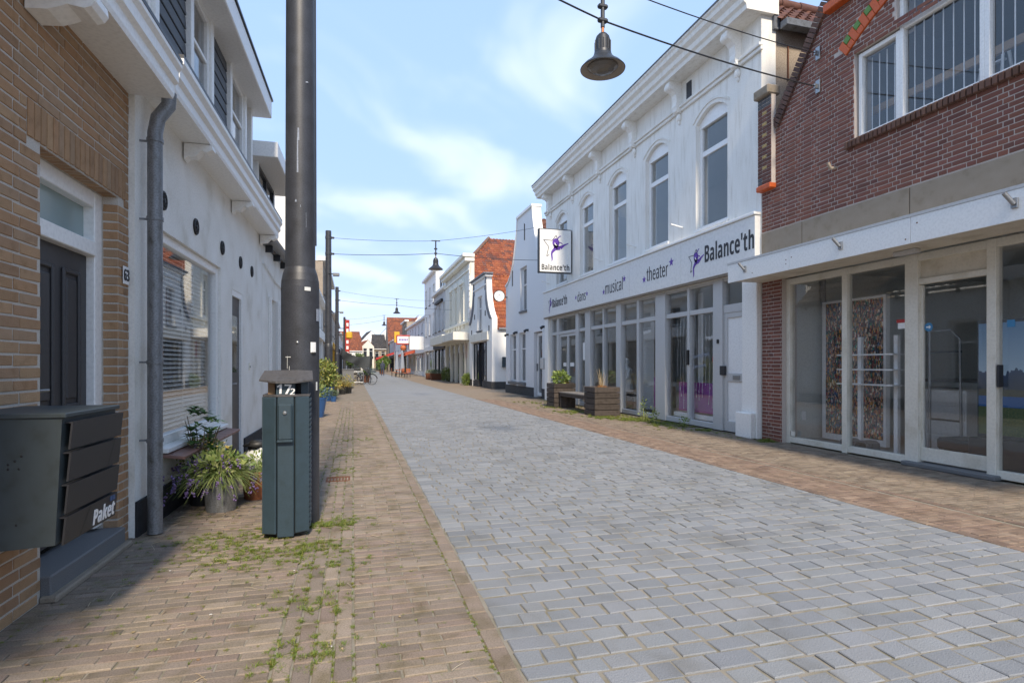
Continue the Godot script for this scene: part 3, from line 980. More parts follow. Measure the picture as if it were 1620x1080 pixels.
func white_house() -> void:
	rng.seed = 4
	var h := left_side("white_house", "white plastered house with venetian blinds, black rosettes and grey boarded dormer", 4.95)
	var W := 5.2
	var w0 := .48
	var w1 := 2.50
	var d0 := 3.08
	var d1 := 3.74
	wall(h, W, 3.4, .3, [[w0, .60, w1, 2.45], [d0, -.1, d1, 2.28]], M.white_wall, "wall", -.075)
	shell(h, W, 6.0, 3.4, M.white_wall)
	for a: Array in [[-.075, d0 - .03], [d1 + .03, W]]:
		slab("plinth", a[0], 0, a[1], .27, .001, .022, M.plinth_dark, h, .004)
	# display window with blinds
	win(h, w0, .60, w1, 2.45, -.03, .085, M.white_paint, [], [], M.pane, "window")
	slab("window_board", w0 - .05, .555, w1 + .05, .598, -.1, .075, M.white_paint, h, .006)
	var tiles := 11
	for k in tiles:
		var tw := (w1 - w0 + .12) / tiles
		var p := PA.new()
		p.cbox(Vector3(w0 - .06 + (k + .5) * tw, .525, .105), Vector3(tw - .006, .028, .19), .004, Color.WHITE, Basis(Vector3.RIGHT, .12))
		obj("sill_tile", p, M.sill_tile, h)
	room(h, w0 - .3, .3, w1 + .25, 2.7, -.31, -2.6, M.room_dark)
	var bl := thing("venetian_blind", "white horizontal venetian blind inside the white house's display window", "blind", h.transform * Vector3((w0 + w1) / 2, .66, -.15), h.rotation.y)
	for k in 40:
		var v := .02 + k * .0425
		var o := bx("slat", Vector3.ZERO, Vector3(w1 - w0 - .2, .0025, .046), M.blind, bl)
		o.position = Vector3(0, v, 0)
		o.rotation.x = .62
	for cu: float in [-.7, 0.0, .7]: tb("ladder_cord", [Vector3(cu, 0, .026), Vector3(cu, 1.74, .026)], [.0025], M.blind, bl, 4)
	# side door, deep set
	slab("door_jamb", d1 - .09, .02, d1, 2.28, -.20, -.004, M.white_paint, h)
	slab("door_head", d0, 2.20, d1 - .09, 2.28, -.20, -.006, M.white_paint, h)
	var dr := slab("door", d0, .05, d1 - .09, 2.2, -.08, -.035, M.dark_door, h)
	slab("pane", d0 + .12, 1.2, d1 - .2, 1.95, -.0345, -.031, M.pane_dim, dr)
	tb("handle", [Vector3(d0 + .1, 1.05, -.04), Vector3(d0 + .1, 1.05, .0), Vector3(d0 + .2, 1.05, .01)], [.01], M.steel, dr)
	slab("doorstep", d0, 0, d1, .10, -.3, -.01, M.stone_sill, h)
	var bell := slab("bell_plate", 4.12, 1.22, 4.20, 1.33, .001, .012, M.cream_trim, h, .003)
	slab("button", 4.148, 1.26, 4.172, 1.285, .012, .018, M.ink, bell)
	# rosettes: pierced cast discs
	for ru: float in [.52, 1.47, 2.55, 3.55, 4.33]:
		var p := PA.new()
		p.lathe(Vector3.ZERO, [Vector2(.0, .022), Vector2(.022, .02), Vector2(.026, .008), Vector2(.06, .008), Vector2(.064, .018), Vector2(.08, .015), Vector2(.084, .0)], 18)
		for k in 8:
			var t := TAU * k / 8
			p.ball(Vector3(cos(t) * .044, .010, sin(t) * .044), Vector3(.014, .012, .014), 6)
		var o := obj("rosette", p, M.black, h)
		o.transform = Transform3D(Basis(Vector3.RIGHT, PI / 2), Vector3(ru, 2.70, .002))
	# cornice gutter with brackets
	var co := PA.new()
	co.prism([Vector2(-.02, 3.40), Vector2(.27, 3.40), Vector2(.28, 3.43), Vector2(.28, 3.50), Vector2(.31, 3.53), Vector2(.31, 3.60), Vector2(.34, 3.64), Vector2(.34, 3.68), Vector2(-.02, 3.68)], 0, W + .05, Transform3D(Basis(Vector3.BACK, Vector3.UP, Vector3.RIGHT), Vector3(0, 0, -.028)))
	obj("cornice", co, M.white_paint, h)
	for cu: float in [1.05, 3.0, 4.95]:
		var cb := PA.new()
		cb.prism([Vector2(0, 3.395), Vector2(.24, 3.395), Vector2(.25, 3.35), Vector2(.19, 3.32), Vector2(.15, 3.335), Vector2(.10, 3.28), Vector2(.03, 3.27), Vector2(0, 3.24)], 0, .12, Transform3D(Basis(Vector3.BACK, Vector3.UP, Vector3.RIGHT), Vector3(cu, 0, .013)))
		obj("bracket", cb, M.white_paint, h)
	bx("gutter_lip", Vector3(W / 2 + .03, 3.70, .14), Vector3(W + .04, .03, .34), M.metal_dark, h)
	# downpipe
	var dp := tb("downpipe", [Vector3(.03, 3.41, .20), Vector3(.03, 3.31, .195), Vector3(.01, 3.20, .13), Vector3(.0, 3.08, .112), Vector3(.0, .01, .112)], [.052], M.zinc, h, 18)
	for v: float in [3.02, 2.42, 1.32, .72]:
		var p := PA.new()
		p.lathe(Vector3(.0, v, .112), [Vector2(.052, -.014), Vector2(.058, -.014), Vector2(.058, .014), Vector2(.052, .014)], 16)
		p.box(Vector3(.02, v, .03), Vector3(.014, .014, .06))
		obj("pipe_clip", p, M.zinc, dp)
	# dormer over the eaves
	var z := -.04
	var y0 := 3.74
	var y1 := 5.22
	var us := [-1.35, -.95, -.30, .47, .53, 1.47, 1.53, 2.25, 2.31, 3.17, 3.24, 4.10, 4.55]
	var dm := PA.new()
	dm.box(Vector3(1.6, y0 + .04, z - .06), Vector3(6.0, .08, .12))
	for u: float in [-1.38, -.98, -.30 , .50, 1.50, 2.28, 3.205, 4.12, 4.55]:
		dm.cbox(Vector3(u, (y0 + y1) / 2 + .03, z - .055), Vector3(.10, y1 - y0, .13), .006)
	dm.box(Vector3(4.55, (y0 + y1) / 2, z - .9), Vector3(.08, y1 - y0, 1.6))
	dm.box(Vector3(-1.38, (y0 + y1) / 2, z - .9), Vector3(.08, y1 - y0, 1.6))
	dm.box(Vector3(1.6, (y0 + y1) / 2, z - 1.75), Vector3(6.0, y1 - y0, .08))
	var dmo := obj("dormer", dm, M.white_paint, h)
	for s: Array in [[-1.33, -1.03], [.55, 1.45], [2.33, 3.155]]:
		for k in 10:
			var v := y0 + .085 + k * .1405
			var p := PA.new()
			p.cbox(Vector3((s[0] + s[1]) / 2, v + .068, z - .05), Vector3(s[1] - s[0], .128, .022), .005, Color.WHITE, Basis(Vector3.RIGHT, -.06))
			obj("weatherboard", p, M.siding, dmo)
		slab("board_backing", s[0], y0 + .08, s[1], y1, z - .10, z - .075, M.black, dmo)
	for s: Array in [[-.93, -.35, []], [-.25, .45, []], [1.55, 2.23, [4.72]], [3.255, 4.07, [4.72]]]:
		win(h, s[0], y0 + .08, s[1], y1, z - .02, .055, M.white_paint, [], s[2], M.pane_dim, "dormer_window")
	var rf := PA.new()
	rf.cbox(Vector3(1.6, 5.36, z - .80), Vector3(6.45, .28, 2.1), .012)
	obj("dormer_roof", rf, M.white_paint, h)
	bx("roof_edge", Vector3(1.6, 5.515, z - .80), Vector3(6.5, .03, 2.14), M.metal_dark, h)
	var V := Vector3(0, .72, -.70).normalized()
	obj("roof", pantiles(Vector3(0, 3.72, .0), Vector3.RIGHT, V, W, 2.6, [Color(.10, .085, .08), Color(.13, .105, .095)]), M.tile_dark, h)

func low_house() -> void:
	rng.seed = 5
	var h := left_side("low_house", "low white cottage with a grey half-round gutter and old brown roof", 10.17)
	var W := 6.6
	var holes := []
	for u: float in [.7, 2.0, 3.3, 4.6]: holes.append([u, .75, u + .75, 2.5])
	wall(h, W, 3.3, .3, holes, M.white_wall)
	shell(h, W, 6, 3.3, M.white_wall)
	for o: Array in holes:
		win(h, o[0], o[1], o[2], o[3], -.1, .07, M.white_paint, [], [1.9], M.pane_dim)
		for e: float in [o[0] - .10, o[2] + .0]:
			slab("shutter_post", e, .75, e + .09, 2.5, .0, .05, M.white_paint, h, .005)
		slab("sill", o[0] - .06, .68, o[2] + .06, .75, -.1, .06, M.stone_sill, h)
	slab("plinth", 0, 0, W, .3, .001, .02, M.plinth_grey, h)
	var g := PA.new()
	for k in 6:
		var a := PI + PI * k / 6
		var b := PI + PI * (k + 1) / 6
		g.quad(Vector3(0, 3.42 + .09 * sin(a), .12 + .09 * cos(a)), Vector3(W, 3.42 + .09 * sin(a), .12 + .09 * cos(a)), Vector3(W, 3.42 + .09 * sin(b), .12 + .09 * cos(b)), Vector3(0, 3.42 + .09 * sin(b), .12 + .09 * cos(b)), Vector3.DOWN)
	obj("gutter", g, M.zinc, h)
	for k in 8: slab("gutter_hook", .3 + k * .85, 3.22, .33 + k * .85, 3.34, .0, .12, M.metal_dark, h)
	tb("cable", [Vector3(.05, 3.0, .02), Vector3(1.2, 2.86, .02), Vector3(2.6, 2.80, .02), Vector3(4.5, 2.9, .02), Vector3(6.5, 3.0, .02)], [.012], M.white_paint, h, 6)
	var V := Vector3(0, .70, -.714).normalized()
	obj("roof", pantiles(Vector3(-.05, 3.46, .05), Vector3.RIGHT, V, W + .1, 3.4, [Color(.155, .12, .10), Color(.20, .155, .12), Color(.12, .10, .09)], null, .24, .3, .3), M.tile_dark, h)
	bx("chimney", Vector3(5.6, 6.0, -2.2), Vector3(.6, 1.3, .6), M.tan_mortar, h, .01)
	var gb := PA.new()
	for e: float in [.1, W - .1]: gb.prism([Vector2(.0, 3.3), Vector2(-4.8, 3.3), Vector2(-2.4, 5.7)], -.1, .1, Transform3D(Basis(Vector3.BACK, Vector3.UP, Vector3.LEFT), Vector3(e, 0, 0)))
	obj("gable", gb, M.brown_wall, h)
	# dormer with a dark window
	slab("dormer_cheek", .2, 3.6, .3, 4.75, -1.9, -.1, M.white_paint, h)
	slab("dormer_cheek", 1.9, 3.6, 2.0, 4.75, -1.9, -.1, M.white_paint, h)
	win(h, .3, 3.62, 1.9, 4.72, -.1, .06, M.metal_dark, [1.1], [], M.pane_dim, "dormer_window")
	bx("dormer_roof", Vector3(1.1, 4.86, -.9), Vector3(2.3, .26, 2.3), M.white_paint, h, .01)
	slab("dormer_back", .3, 3.6, 1.9, 4.75, -1.9, -1.8, M.white_paint, h)

# ---------------------------------------------------------------- right side: the brick shop
func crowd_print() -> ImageTexture:
	var w := 256
	var h := 384
	var im := Image.create(w, h, false, Image.FORMAT_RGB8)
	im.fill(Color(.10, .08, .08))
	var r := RandomNumberGenerator.new()
	r.seed = 8
	var pal := [Color(.72, .52, .35), Color(.86, .68, .52), Color(.18, .13, .12), Color(.40, .24, .16), Color(.85, .58, .10), Color(.25, .35, .50), Color(.92, .86, .78), Color(.60, .14, .12), Color(.10, .50, .40), Color(.60, .40, .34)]
	for k in 4200:
		var c: Color = pal[r.randi() % pal.size()]
		var x := r.randi() % w
		var y := r.randi() % h
		im.fill_rect(Rect2i(x, y, 2 + r.randi() % 5, 3 + r.randi() % 9), c)
		if r.randf() < .4: im.fill_rect(Rect2i(x, y - 3, 3, 3), Color(.70, .52, .42))
	return ImageTexture.create_from_image(im)

func lake_print() -> ImageTexture:
	var w := 200
	var h := 280
	var im := Image.create(w, h, false, Image.FORMAT_RGB8)
	var f := FastNoiseLite.new()
	f.seed = 4
	f.frequency = .03
	for x in w:
		var ridge := 118 + int(16 * f.get_noise_1d(x) + 10 * f.get_noise_1d(x * 3.0))
		for y in h:
			var c := Color(.45, .62, .78).lerp(Color(.72, .82, .88), y / 120.0)
			if y > ridge: c = Color(.17, .26, .40).lerp(Color(.20, .22, .24), (y - ridge) / 60.0)
			if y > 165: c = Color(.25, .24, .16).lerp(Color(.35, .33, .18), .5 + f.get_noise_2d(x * 3, y * 6))
			if y > 182 and y < 210: c = Color(.10, .35, .60)
			if y > 210: c = Color(.20, .30, .12).lerp(Color(.38, .42, .20), .5 + .8 * f.get_noise_2d(x * 5, y * 7))
			im.set_pixel(x, y, c)
	return ImageTexture.create_from_image(im)

func print_mat(t: Texture2D) -> StandardMaterial3D:
	var m := StandardMaterial3D.new()
	m.albedo_texture = t
	m.roughness = .6
	return m

func quad_print(called: String, size: Vector2, m: Material, parent: Node, at: Vector3, turn := 0.0) -> MeshInstance3D:
	var q := QuadMesh.new()
	q.size = size
	var o := inst(called, q, m, parent)
	o.position = at
	o.rotation.y = turn
	return o

func brick_shop() -> void:
	rng.seed = 6
	var h := right_side("brick_shop", "red-brown brick gabled shop with cream shopfront and white canopy", 8.40)
	var W := 7.2
	var C := 3.6
	var z0 := -.04
	# gabled wall over the concrete beam, with the stepped window opening
	var half := [Vector2(0, 3.58), Vector2(C, 3.58), Vector2(C, 4.5), Vector2(1.9, 4.5), Vector2(1.9, 5.74), Vector2(2.55, 5.74), Vector2(2.55, 6.16), Vector2(C, 6.16), Vector2(C, 9.72), Vector2(.34, 5.33), Vector2(0, 5.33)]
	var p := PA.new()
	p.prism(half, -.3, 0)
	var mir := []
	for q: Vector2 in half: mir.append(Vector2(W - q.x, q.y))
	p.prism(mir, -.3, 0)
	p.box(Vector3(.24, 1.5, -.15), Vector3(.48, 3.06, .3))
	p.box(Vector3(W - .24, 1.5, -.15), Vector3(.48, 3.06, .3))
	obj("wall", p, M.red_mortar, h)
	var pal := [Color(.265, .105, .075), Color(.235, .092, .066), Color(.29, .12, .085), Color(.21, .086, .066), Color(.255, .10, .076), Color(.28, .107, .072)]
	var rake := func(v: float) -> float: return maxf(0.0, .34 + (v - 5.33) / 1.3466)
	# relieving arch: springs beside the low lights
	var AC := Vector2(C, 3.53)
	var AR := 3.11
	var arch_u := func(v: float, r: float) -> float:
		if v < 5.85: return -1.0
		var d := r * r - (v - AC.y) * (v - AC.y)
		return sqrt(d) if d > 0 else 0.0
	var spans := func(v0: float, v1: float) -> Array:
		var a: float = rake.call(v1) if v1 > 5.33 else 0.0
		var out := []
		if v1 <= 4.42:
			out = [[0.0, W]]
		elif v0 < 4.5:
			out = [[0.0, 1.78], [W - 1.78, W]]
		elif v0 < 5.72:
			var e := 1.9 if v0 < 5.74 else 1.9
			out = [[a, e], [W - e, W - a]]
		else:
			var o: float = arch_u.call((v0 + v1) / 2, AR + .01)
			var i: float = arch_u.call((v0 + v1) / 2, AR - .23)
			var jam := 2.53 if v0 < 6.16 else C
			if o > 0 and C - o > a: out = [[a, C - o], [W - C + o, W - a]]
			elif o <= 0: out = [[a, W - a]]
			if i > 0 and C - i < jam: out.append_array([[C - i, jam], [W - jam, W - C + i]])
		return out
	var list := []
	courses(list, 3.60, 9.5, .0625, .222, .0135, spans, .007, pal, .14, true)
	var pier := func(_a: float, _b: float) -> Array: return [[0.0, .48], [W - .48, W]]
	courses(list, .0, 2.98, .0625, .222, .0135, pier, .007, pal, .14, true)
	lay(h, "brick", "more_bricks", list, Vector3.RIGHT, Vector3.UP, Vector3.BACK, .008, .0025, .002, M.red_brick)
	# rolled sill course under the window
	var sill := []
	var u := 1.78
	while u < W - 1.8:
		sill.append([Vector3(u + .034, 4.455, .07), .057, .10, pick([Color(.17, .09, .062), Color(.15, .075, .052)], .15)])
		u += .068
	lay(h, "sill_brick", "more_sill_bricks", sill, Vector3.RIGHT, Vector3.UP, Vector3.BACK, .12, .008, .002, M.red_brick)
	# raking edge of bricks on end
	for sg in [0, 1]:
		var ra := []
		var d := Vector2(1, 1.3466).normalized()
		if sg: d.x = -d.x
		var o2 := Vector2(.34 if sg == 0 else W - .34, 5.33)
		for k in 78:
			var q := o2 + d * (.03 + k * .0695)
			ra.append([Vector3(q.x, q.y, .05), .058, .17, pick([Color(.155, .085, .065), Color(.13, .07, .055)], .15)])
		lay(h, "verge_brick", "more_verge_bricks", ra, Vector3(d.x, d.y, 0), Vector3(-d.y, d.x, 0), Vector3.BACK, .34, .006, .002, M.red_brick, 60)
	# arch of orange and green glazed bricks
	for k in 41:
		var t := lerpf(.905, PI - .905, k / 40.0)
		var dr := Vector3(cos(t), sin(t), 0)
		var tn := Vector3(-sin(t), cos(t), 0)
		var c3 := Vector3(AC.x, AC.y, .03)
		var q := PA.new()
		if k % 2 == 1:
			piece(q, Vector3.ZERO, tn, dr, Vector3.BACK, .098, .10, .05, .006, .002, Color.WHITE)
			obj("arch_brick", q, M.green_brick, h).position = c3 + dr * (AR - .055)
			var q2 := PA.new()
			piece(q2, Vector3.ZERO, tn, dr, Vector3.BACK, .094, .105, .05, .006, .002, Color.WHITE)
			obj("arch_brick", q2, M.orange_brick, h).position = c3 + dr * (AR - .165)
		else:
			piece(q, Vector3.ZERO, tn, dr, Vector3.BACK, .096, .215, .05, .006, .002, Color.WHITE)
			obj("arch_brick", q, M.orange_brick, h).position = c3 + dr * (AR - .11)
	# tile ledge high beside the arch
	var lg := bx("tile_ledge", Vector3(1.68, 6.60, .07), Vector3(.42, .12, .14), M.orange_brick, h, .01)
	lg.set_meta("label", "orange glazed tile ledge")
	# corner pier with a pattern of yellow and grey bricks
	for sg in [0, 1]:
		var cu: float = .17 if sg == 0 else W - .17
		bx("pier_core", Vector3(cu, 5.13, .045), Vector3(.33, 1.5, .09), M.red_mortar, h)
		var pp := []
		for k in 24:
			var v := 4.40 + k * .0625
			for c in 3:
				var red: Color = pick([Color(.19, .08, .06), Color(.16, .07, .055)], .15)
				if k >= 21: red = Color(.14, .145, .155)
				elif c == 1 and k % 3 == 1 and k > 1: red = Color(.55, .39, .16)
				elif c == 0 and k < 2: red = Color(.14, .145, .155)
				pp.append([Vector3(cu - .11 + c * .11, v + .031, .098), .10, .052, red])
		lay(h, "pier_brick", "more_pier_bricks", pp, Vector3.RIGHT, Vector3.UP, Vector3.BACK, .01, .003, .002, M.red_brick, 80)
		bx("pier_cap", Vector3(cu, 5.96, .05), Vector3(.37, .16, .26), M.concrete, h, .02)
		bx("pier_foot", Vector3(cu, 4.34, .06), Vector3(.35, .09, .14), M.orange_brick, h, .012)
	# concrete beam
	for a: Array in [[0.0, .92], [.93, 2.74], [2.75, 4.6], [4.61, W]]:
		slab("beam", a[0], 3.03, a[1], 3.585, -.3, .015, M.concrete, h, .006)
	# upper window
	var bars := PA.new()
	var lights := [[1.92, 4.52, 2.55, 5.72], [2.55, 4.52, 3.60, 6.15], [3.60, 4.52, 4.65, 6.15], [4.65, 4.52, 5.28, 5.72]]
	for L: Array in lights:
		win(h, L[0], L[1], L[2], L[3], -.05, .055, M.white_paint, [], [5.74] if L[3] > 6 else [], M.pane, "window", .07, .09)
		var n := int((L[2] - L[0]) / .125)
		for k in n:
			var bu: float = L[0] + (k + .7) * (L[2] - L[0]) / (n + .4)
			tb("bar", [Vector3(bu, L[1] + .06, -.21), Vector3(bu, L[3] - .06, -.21)], [.0075], M.plastic_white, h, 6)
	room(h, 1.5, 3.7, W - 1.5, 6.5, -.31, -4.5, M.room_dark, null, "upper_room")
	bx("beam_rail", Vector3(C, 5.0, -.42), Vector3(5.5, .10, .05), M.wood_pale, h)
	var junk := thing("stepladder", "white paint-splashed stepladder behind the barred upper window", "ladder", h.transform * Vector3(3.25, 4.2, -.75), h.rotation.y)
	bx("floor_board", Vector3(0, .0, 0), Vector3(1.4, .05, .6), M.wood_pale, junk)
	for a: Array in [[-.16, .0, .12], [.16, .0, .12], [-.16, 0, -.12], [.16, 0, -.12]]:
		tb("rail", [Vector3(a[0], .02, a[2] * 1.6), Vector3(a[0] * .7, 1.0, a[2] * .3)], [.018], M.plastic_white, junk, 6)
	for k in 4: bx("tread", Vector3(0, .2 + k * .2, .16 - k * .035), Vector3(.28, .02, .06), M.plastic_white, junk)
	# span-wire anchors on the wall
	for v: float in [6.08, 5.57]:
		var an := bx("anchor_plate", Vector3(8.4 - 7.14, v, .02), Vector3(.08, .20, .025), M.steel, h, .004)
		bx("eye", Vector3(8.4 - 7.14, v, .06), Vector3(.03, .07, .06), M.steel, an, .005)
	tb("pipe_stub", [Vector3(1.58, 4.22, 0), Vector3(1.58, 4.20, .10), Vector3(1.57, 4.28, .14)], [.025], M.brown_wall, h)
	tb("hook", [Vector3(.32, 3.16, .02), Vector3(.32, 3.14, .07), Vector3(.32, 3.22, .08)], [.008], M.metal_dark, h, 6)
	# canopy
	var cn := PA.new()
	cn.cbox(Vector3(W / 2, 2.755, .34), Vector3(W, .05, .68), .006)
	obj("canopy", cn, M.cream_panel, h)
	slab("canopy_top", -.01, 3.005, W, 3.04, .0, .705, M.aluminium, h)
	var ends := [0.0, 1.42, 3.32, 5.3, W]
	for k in 4:
		slab("fascia_panel", ends[k] + .002, 2.70, ends[k + 1] - .002, 3.003, .68, .70, M.white_paint, h, .003)
	slab("canopy_cheek", 0, 2.78, .02, 3.0, .0, .68, M.white_paint, h)
	for u2: float in [.45, 2.35, 4.4]:
		var br := bx("awning_bracket", Vector3(u2, 2.87, .712), Vector3(.06, .10, .02), M.steel, h, .003)
		tb("socket", [Vector3(u2, 2.86, .72), Vector3(u2 - .035, 2.97, .80)], [.022], M.steel, br, 8)
	for rs: Array in [[1.36, 2.86], [1.36, 2.80], [1.47, 2.88], [.62, 2.78], [3.4, 2.92], [3.26, 2.76]]:
		var rp := PA.new()
		rp.lathe(Vector3.ZERO, [Vector2(0, .003), Vector2(.008, .002), Vector2(.010, 0)], 8)
		obj("rusty_screw", rp, M.rust, h).transform = Transform3D(Basis(Vector3.RIGHT, PI / 2), Vector3(rs[0], rs[1], .7005))
	bx("soffit_light", Vector3(2.9, 2.70, .25), Vector3(.30, .055, .10), M.aluminium, h, .01)
	# shopfront
	var zf := -.10
	var cf: Material = M.cream_frame
	var posts := [[.48, .56], [1.60, 1.69], [2.60, 2.78], [3.60, 3.70], [5.2, 5.29], [6.64, 6.72]]
	for a: Array in posts: slab("post", a[0], .0, a[1], 2.73, zf - .09, zf + .02, cf, h, .005)
	slab("head_rail", .56, 2.63, 6.64, 2.728, zf - .085, zf + .012, cf, h, .004)
	for a: Array in [[.56, 1.60], [1.69, 2.60], [3.70, 5.2], [5.29, 6.64]]:
		slab("bottom_rail", a[0], .02, a[1], .11, zf - .085, zf + .014, cf, h, .005)
		var o := slab("display_pane", a[0], .11, a[1], 2.63, zf - .04, zf - .035, M.pane, h)
		o.set_meta("label", "large display window pane")
	slab("over_panel", 2.78, 2.40, 3.60, 2.63, zf - .07, zf - .03, M.cream_panel, h)
	slab("door_head", 2.78, 2.33, 3.60, 2.40, zf - .085, zf + .01, cf, h, .004)
	var dr := PA.new()
	dr.cbox(Vector3(3.19, .16, zf - .05), Vector3(.82, .17, .04), .004)
	dr.box(Vector3(2.795, 1.28, zf - .05), Vector3(.03, 2.08, .035))
	dr.box(Vector3(3.585, 1.28, zf - .05), Vector3(.03, 2.08, .035))
	var dro := obj("sliding_door", dr, cf, h)
	slab("pane", 2.81, .245, 3.57, 2.33, zf - .055, zf - .050, M.pane, dro)
	var arrow := PA.new()
	arrow.lathe(Vector3.ZERO, [Vector2(0, .001), Vector2(.055, .001), Vector2(.055, 0)], 16)
	obj("push_sticker", arrow, M.sky_blue_print, dro).transform = Transform3D(Basis(Vector3.RIGHT, PI / 2), Vector3(2.87, 1.78, zf - .049))
	var aw := PA.new()
	aw.prism([Vector2(-.03, -.008), Vector2(.005, -.008), Vector2(.005, -.025), Vector2(.033, 0), Vector2(.005, .025), Vector2(.005, .008), Vector2(-.03, .008)], 0, .001, Transform3D(Basis.IDENTITY, Vector3(2.87, 1.78, zf - .0475)))
	obj("arrow", aw, M.plastic_white, dro)
	slab("door_pull", 3.72, 1.05, 3.745, 1.30, zf - .03, zf + .035, M.metal_dark, h)
	slab("doorstep", 2.62, .0, 3.75, .055, zf - .1, zf + .12, M.stone_sill, h, .01)
	var st := slab("sticker", 2.44, 1.86, 2.585, 1.905, zf - .034, zf - .033, M.red_paint, h)
	st.set_meta("label", "red and white notice sticker on the glass")
	slab("sticker", 2.46, 1.78, 2.585, 1.858, zf - .034, zf - .033, M.plastic_white, h)
	slab("sticker", 3.78, 1.72, 3.86, 1.80, zf - .034, zf - .033, M.sky_blue_print, h)
	slab("vent_cap", .60, .13, .68, .21, zf + .02, zf + .03, cf, h)
	# inside
	room(h, .30, .03, 6.9, 2.9, -.31, -5.0, M.room_wall, M.room_floor, "shop_room")
	tb("heating_pipe", [Vector3(.42, .03, -.95), Vector3(.42, 2.2, -.95), Vector3(.36, 2.45, -.95), Vector3(.36, 2.8, -.95)], [.05], M.zinc, h)
	slab("socket_box", .305, .35, .33, .50, -.62, -.54, M.plastic_white, h)
	var pt := slab("partition", .50, .06, 1.70, 2.36, -.88, -.80, M.plastic_white, h)
	quad_print("mural", Vector2(1.08, 2.16), print_mat(crowd_print()), pt, Vector3(1.12, 1.24, -.797))
	var sh := thing("shelf_rack", "white display rack with three shelves behind the shop window", "shelf", h.transform * Vector3(1.62, .03, -.52), h.rotation.y)
	for e: float in [-.10, .5]: bx("upright", Vector3(e, .85, 0), Vector3(.06, 1.68, .05), M.plastic_white, sh)
	for v: float in [.98, 1.2, 1.42]: bx("shelf", Vector3(.1, v, .06), Vector3(.95, .02, .22), M.plastic_white, sh)
	var cab := thing("drawer_cabinet", "white drawer cabinet standing inside the brick shop", "cabinet", h.transform * Vector3(1.95, .03, -1.7), h.rotation.y)
	bx("case", Vector3(0, .45, 0), Vector3(.9, .9, .5), M.plastic_white, cab, .006)
	for k in 4: bx("drawer", Vector3(0, .14 + k * .21, .255), Vector3(.84, .19, .02), M.plastic_white, cab, .005)
	for e: float in [1.45, 1.72]:
		var sl := thing("curved_stand", "grey curved display stand on the shop floor", "stand", h.transform * Vector3(e, .03, -.42), h.rotation.y, "curved display stands")
		var q := PA.new()
		var pr := [Vector2(-.11, 0), Vector2(-.10, .11), Vector2(-.05, .15), Vector2(.05, .15), Vector2(.11, .12), Vector2(.13, 0), Vector2(.11, 0), Vector2(.09, .11), Vector2(.05, .13), Vector2(-.05, .13), Vector2(-.085, .1), Vector2(-.09, 0)]
		q.prism(pr, -.12, .12)
		obj("sheet", q, M.zinc, sl)
	var dk := thing("counter", "grey-green shop counter with a red foot behind the glass sliding door", "counter", h.transform * Vector3(1.6, .03, -3.4), h.rotation.y)
	bx("body", Vector3(0, .62, 0), Vector3(2.4, .70, .6), M.room_wall, dk, .01)
	bx("foot", Vector3(0, .135, .02), Vector3(2.38, .27, .6), M.carpet_red, dk)
	bx("top", Vector3(0, .995, 0), Vector3(2.5, .05, .7), M.wood_grey, dk, .008)
	var rack := thing("clothes_rail", "chrome clothes rail standing inside the sliding door", "rail", h.transform * Vector3(2.5, .03, -1.05), h.rotation.y)
	tb("frame", [Vector3(-.32, 1.75, 0), Vector3(-.02, 1.75, 0), Vector3(.10, 1.62, 0), Vector3(.12, .0, 0)], [.018], M.steel, rack)
	for v: float in [.5, .95, 1.45]: tb("rung", [Vector3(-.32, v, 0), Vector3(.12, v, 0)], [.015], M.black, rack, 6)
	tb("post", [Vector3(-.32, 0, 0), Vector3(-.32, 1.75, 0)], [.018], M.steel, rack)
	var be := thing("low_bench", "dark padded bench inside the shop doorway", "bench", h.transform * Vector3(3.0, .03, -.9), h.rotation.y)
	bx("seat", Vector3(0, .22, 0), Vector3(.9, .16, .45), M.metal_dark, be, .03)
	for e: float in [-.36, .36]: bx("leg", Vector3(e, .07, 0), Vector3(.06, .14, .3), M.black, be)
	var po := thing("poster_stand", "blue lake landscape poster on a stand inside the shop window", "poster", h.transform * Vector3(3.62, .03, -.62), h.rotation.y)
	bx("board", Vector3(0, 1.1, -.02), Vector3(1.0, 1.44, .03), M.metal_dark, po, .004)
	quad_print("print", Vector2(.96, 1.36), print_mat(lake_print()), po, Vector3(0, 1.1, 0))
	bx("foot", Vector3(0, .19, 0), Vector3(1.0, .38, .3), M.metal_dark, po, .01)
	for b: Array in [[3.0, 2.6, -2.2], [4.3, 2.6, -2.2]]:
		bx("ceiling_light", Vector3(b[0], b[1], b[2]), Vector3(.2, .2, .2), M.black, h, .05)
	# body and roof
	var body := PA.new()
	body.box(Vector3(.1, 2.66, -4.15), Vector3(.2, 5.3, 7.7))
	body.box(Vector3(W - .1, 2.66, -4.15), Vector3(.2, 5.3, 7.7))
	body.box(Vector3(C, 2.66, -7.9), Vector3(W, 5.3, .2))
	obj("side_wall", body, M.brown_wall, h)
	for sg in [0, 1]:
		var U := Vector3.FORWARD
		var V := Vector3(1, 1.3466, 0).normalized()
		var o3 := Vector3(0, 4.9, -.35)
		if sg:
			V.x = -V.x
			o3.x = W
		obj("roof", pantiles(o3, U, V, 7.6, 6.0, [Color(.26, .10, .06), Color(.20, .08, .055)], null, .25, .32), M.tile_red, h)

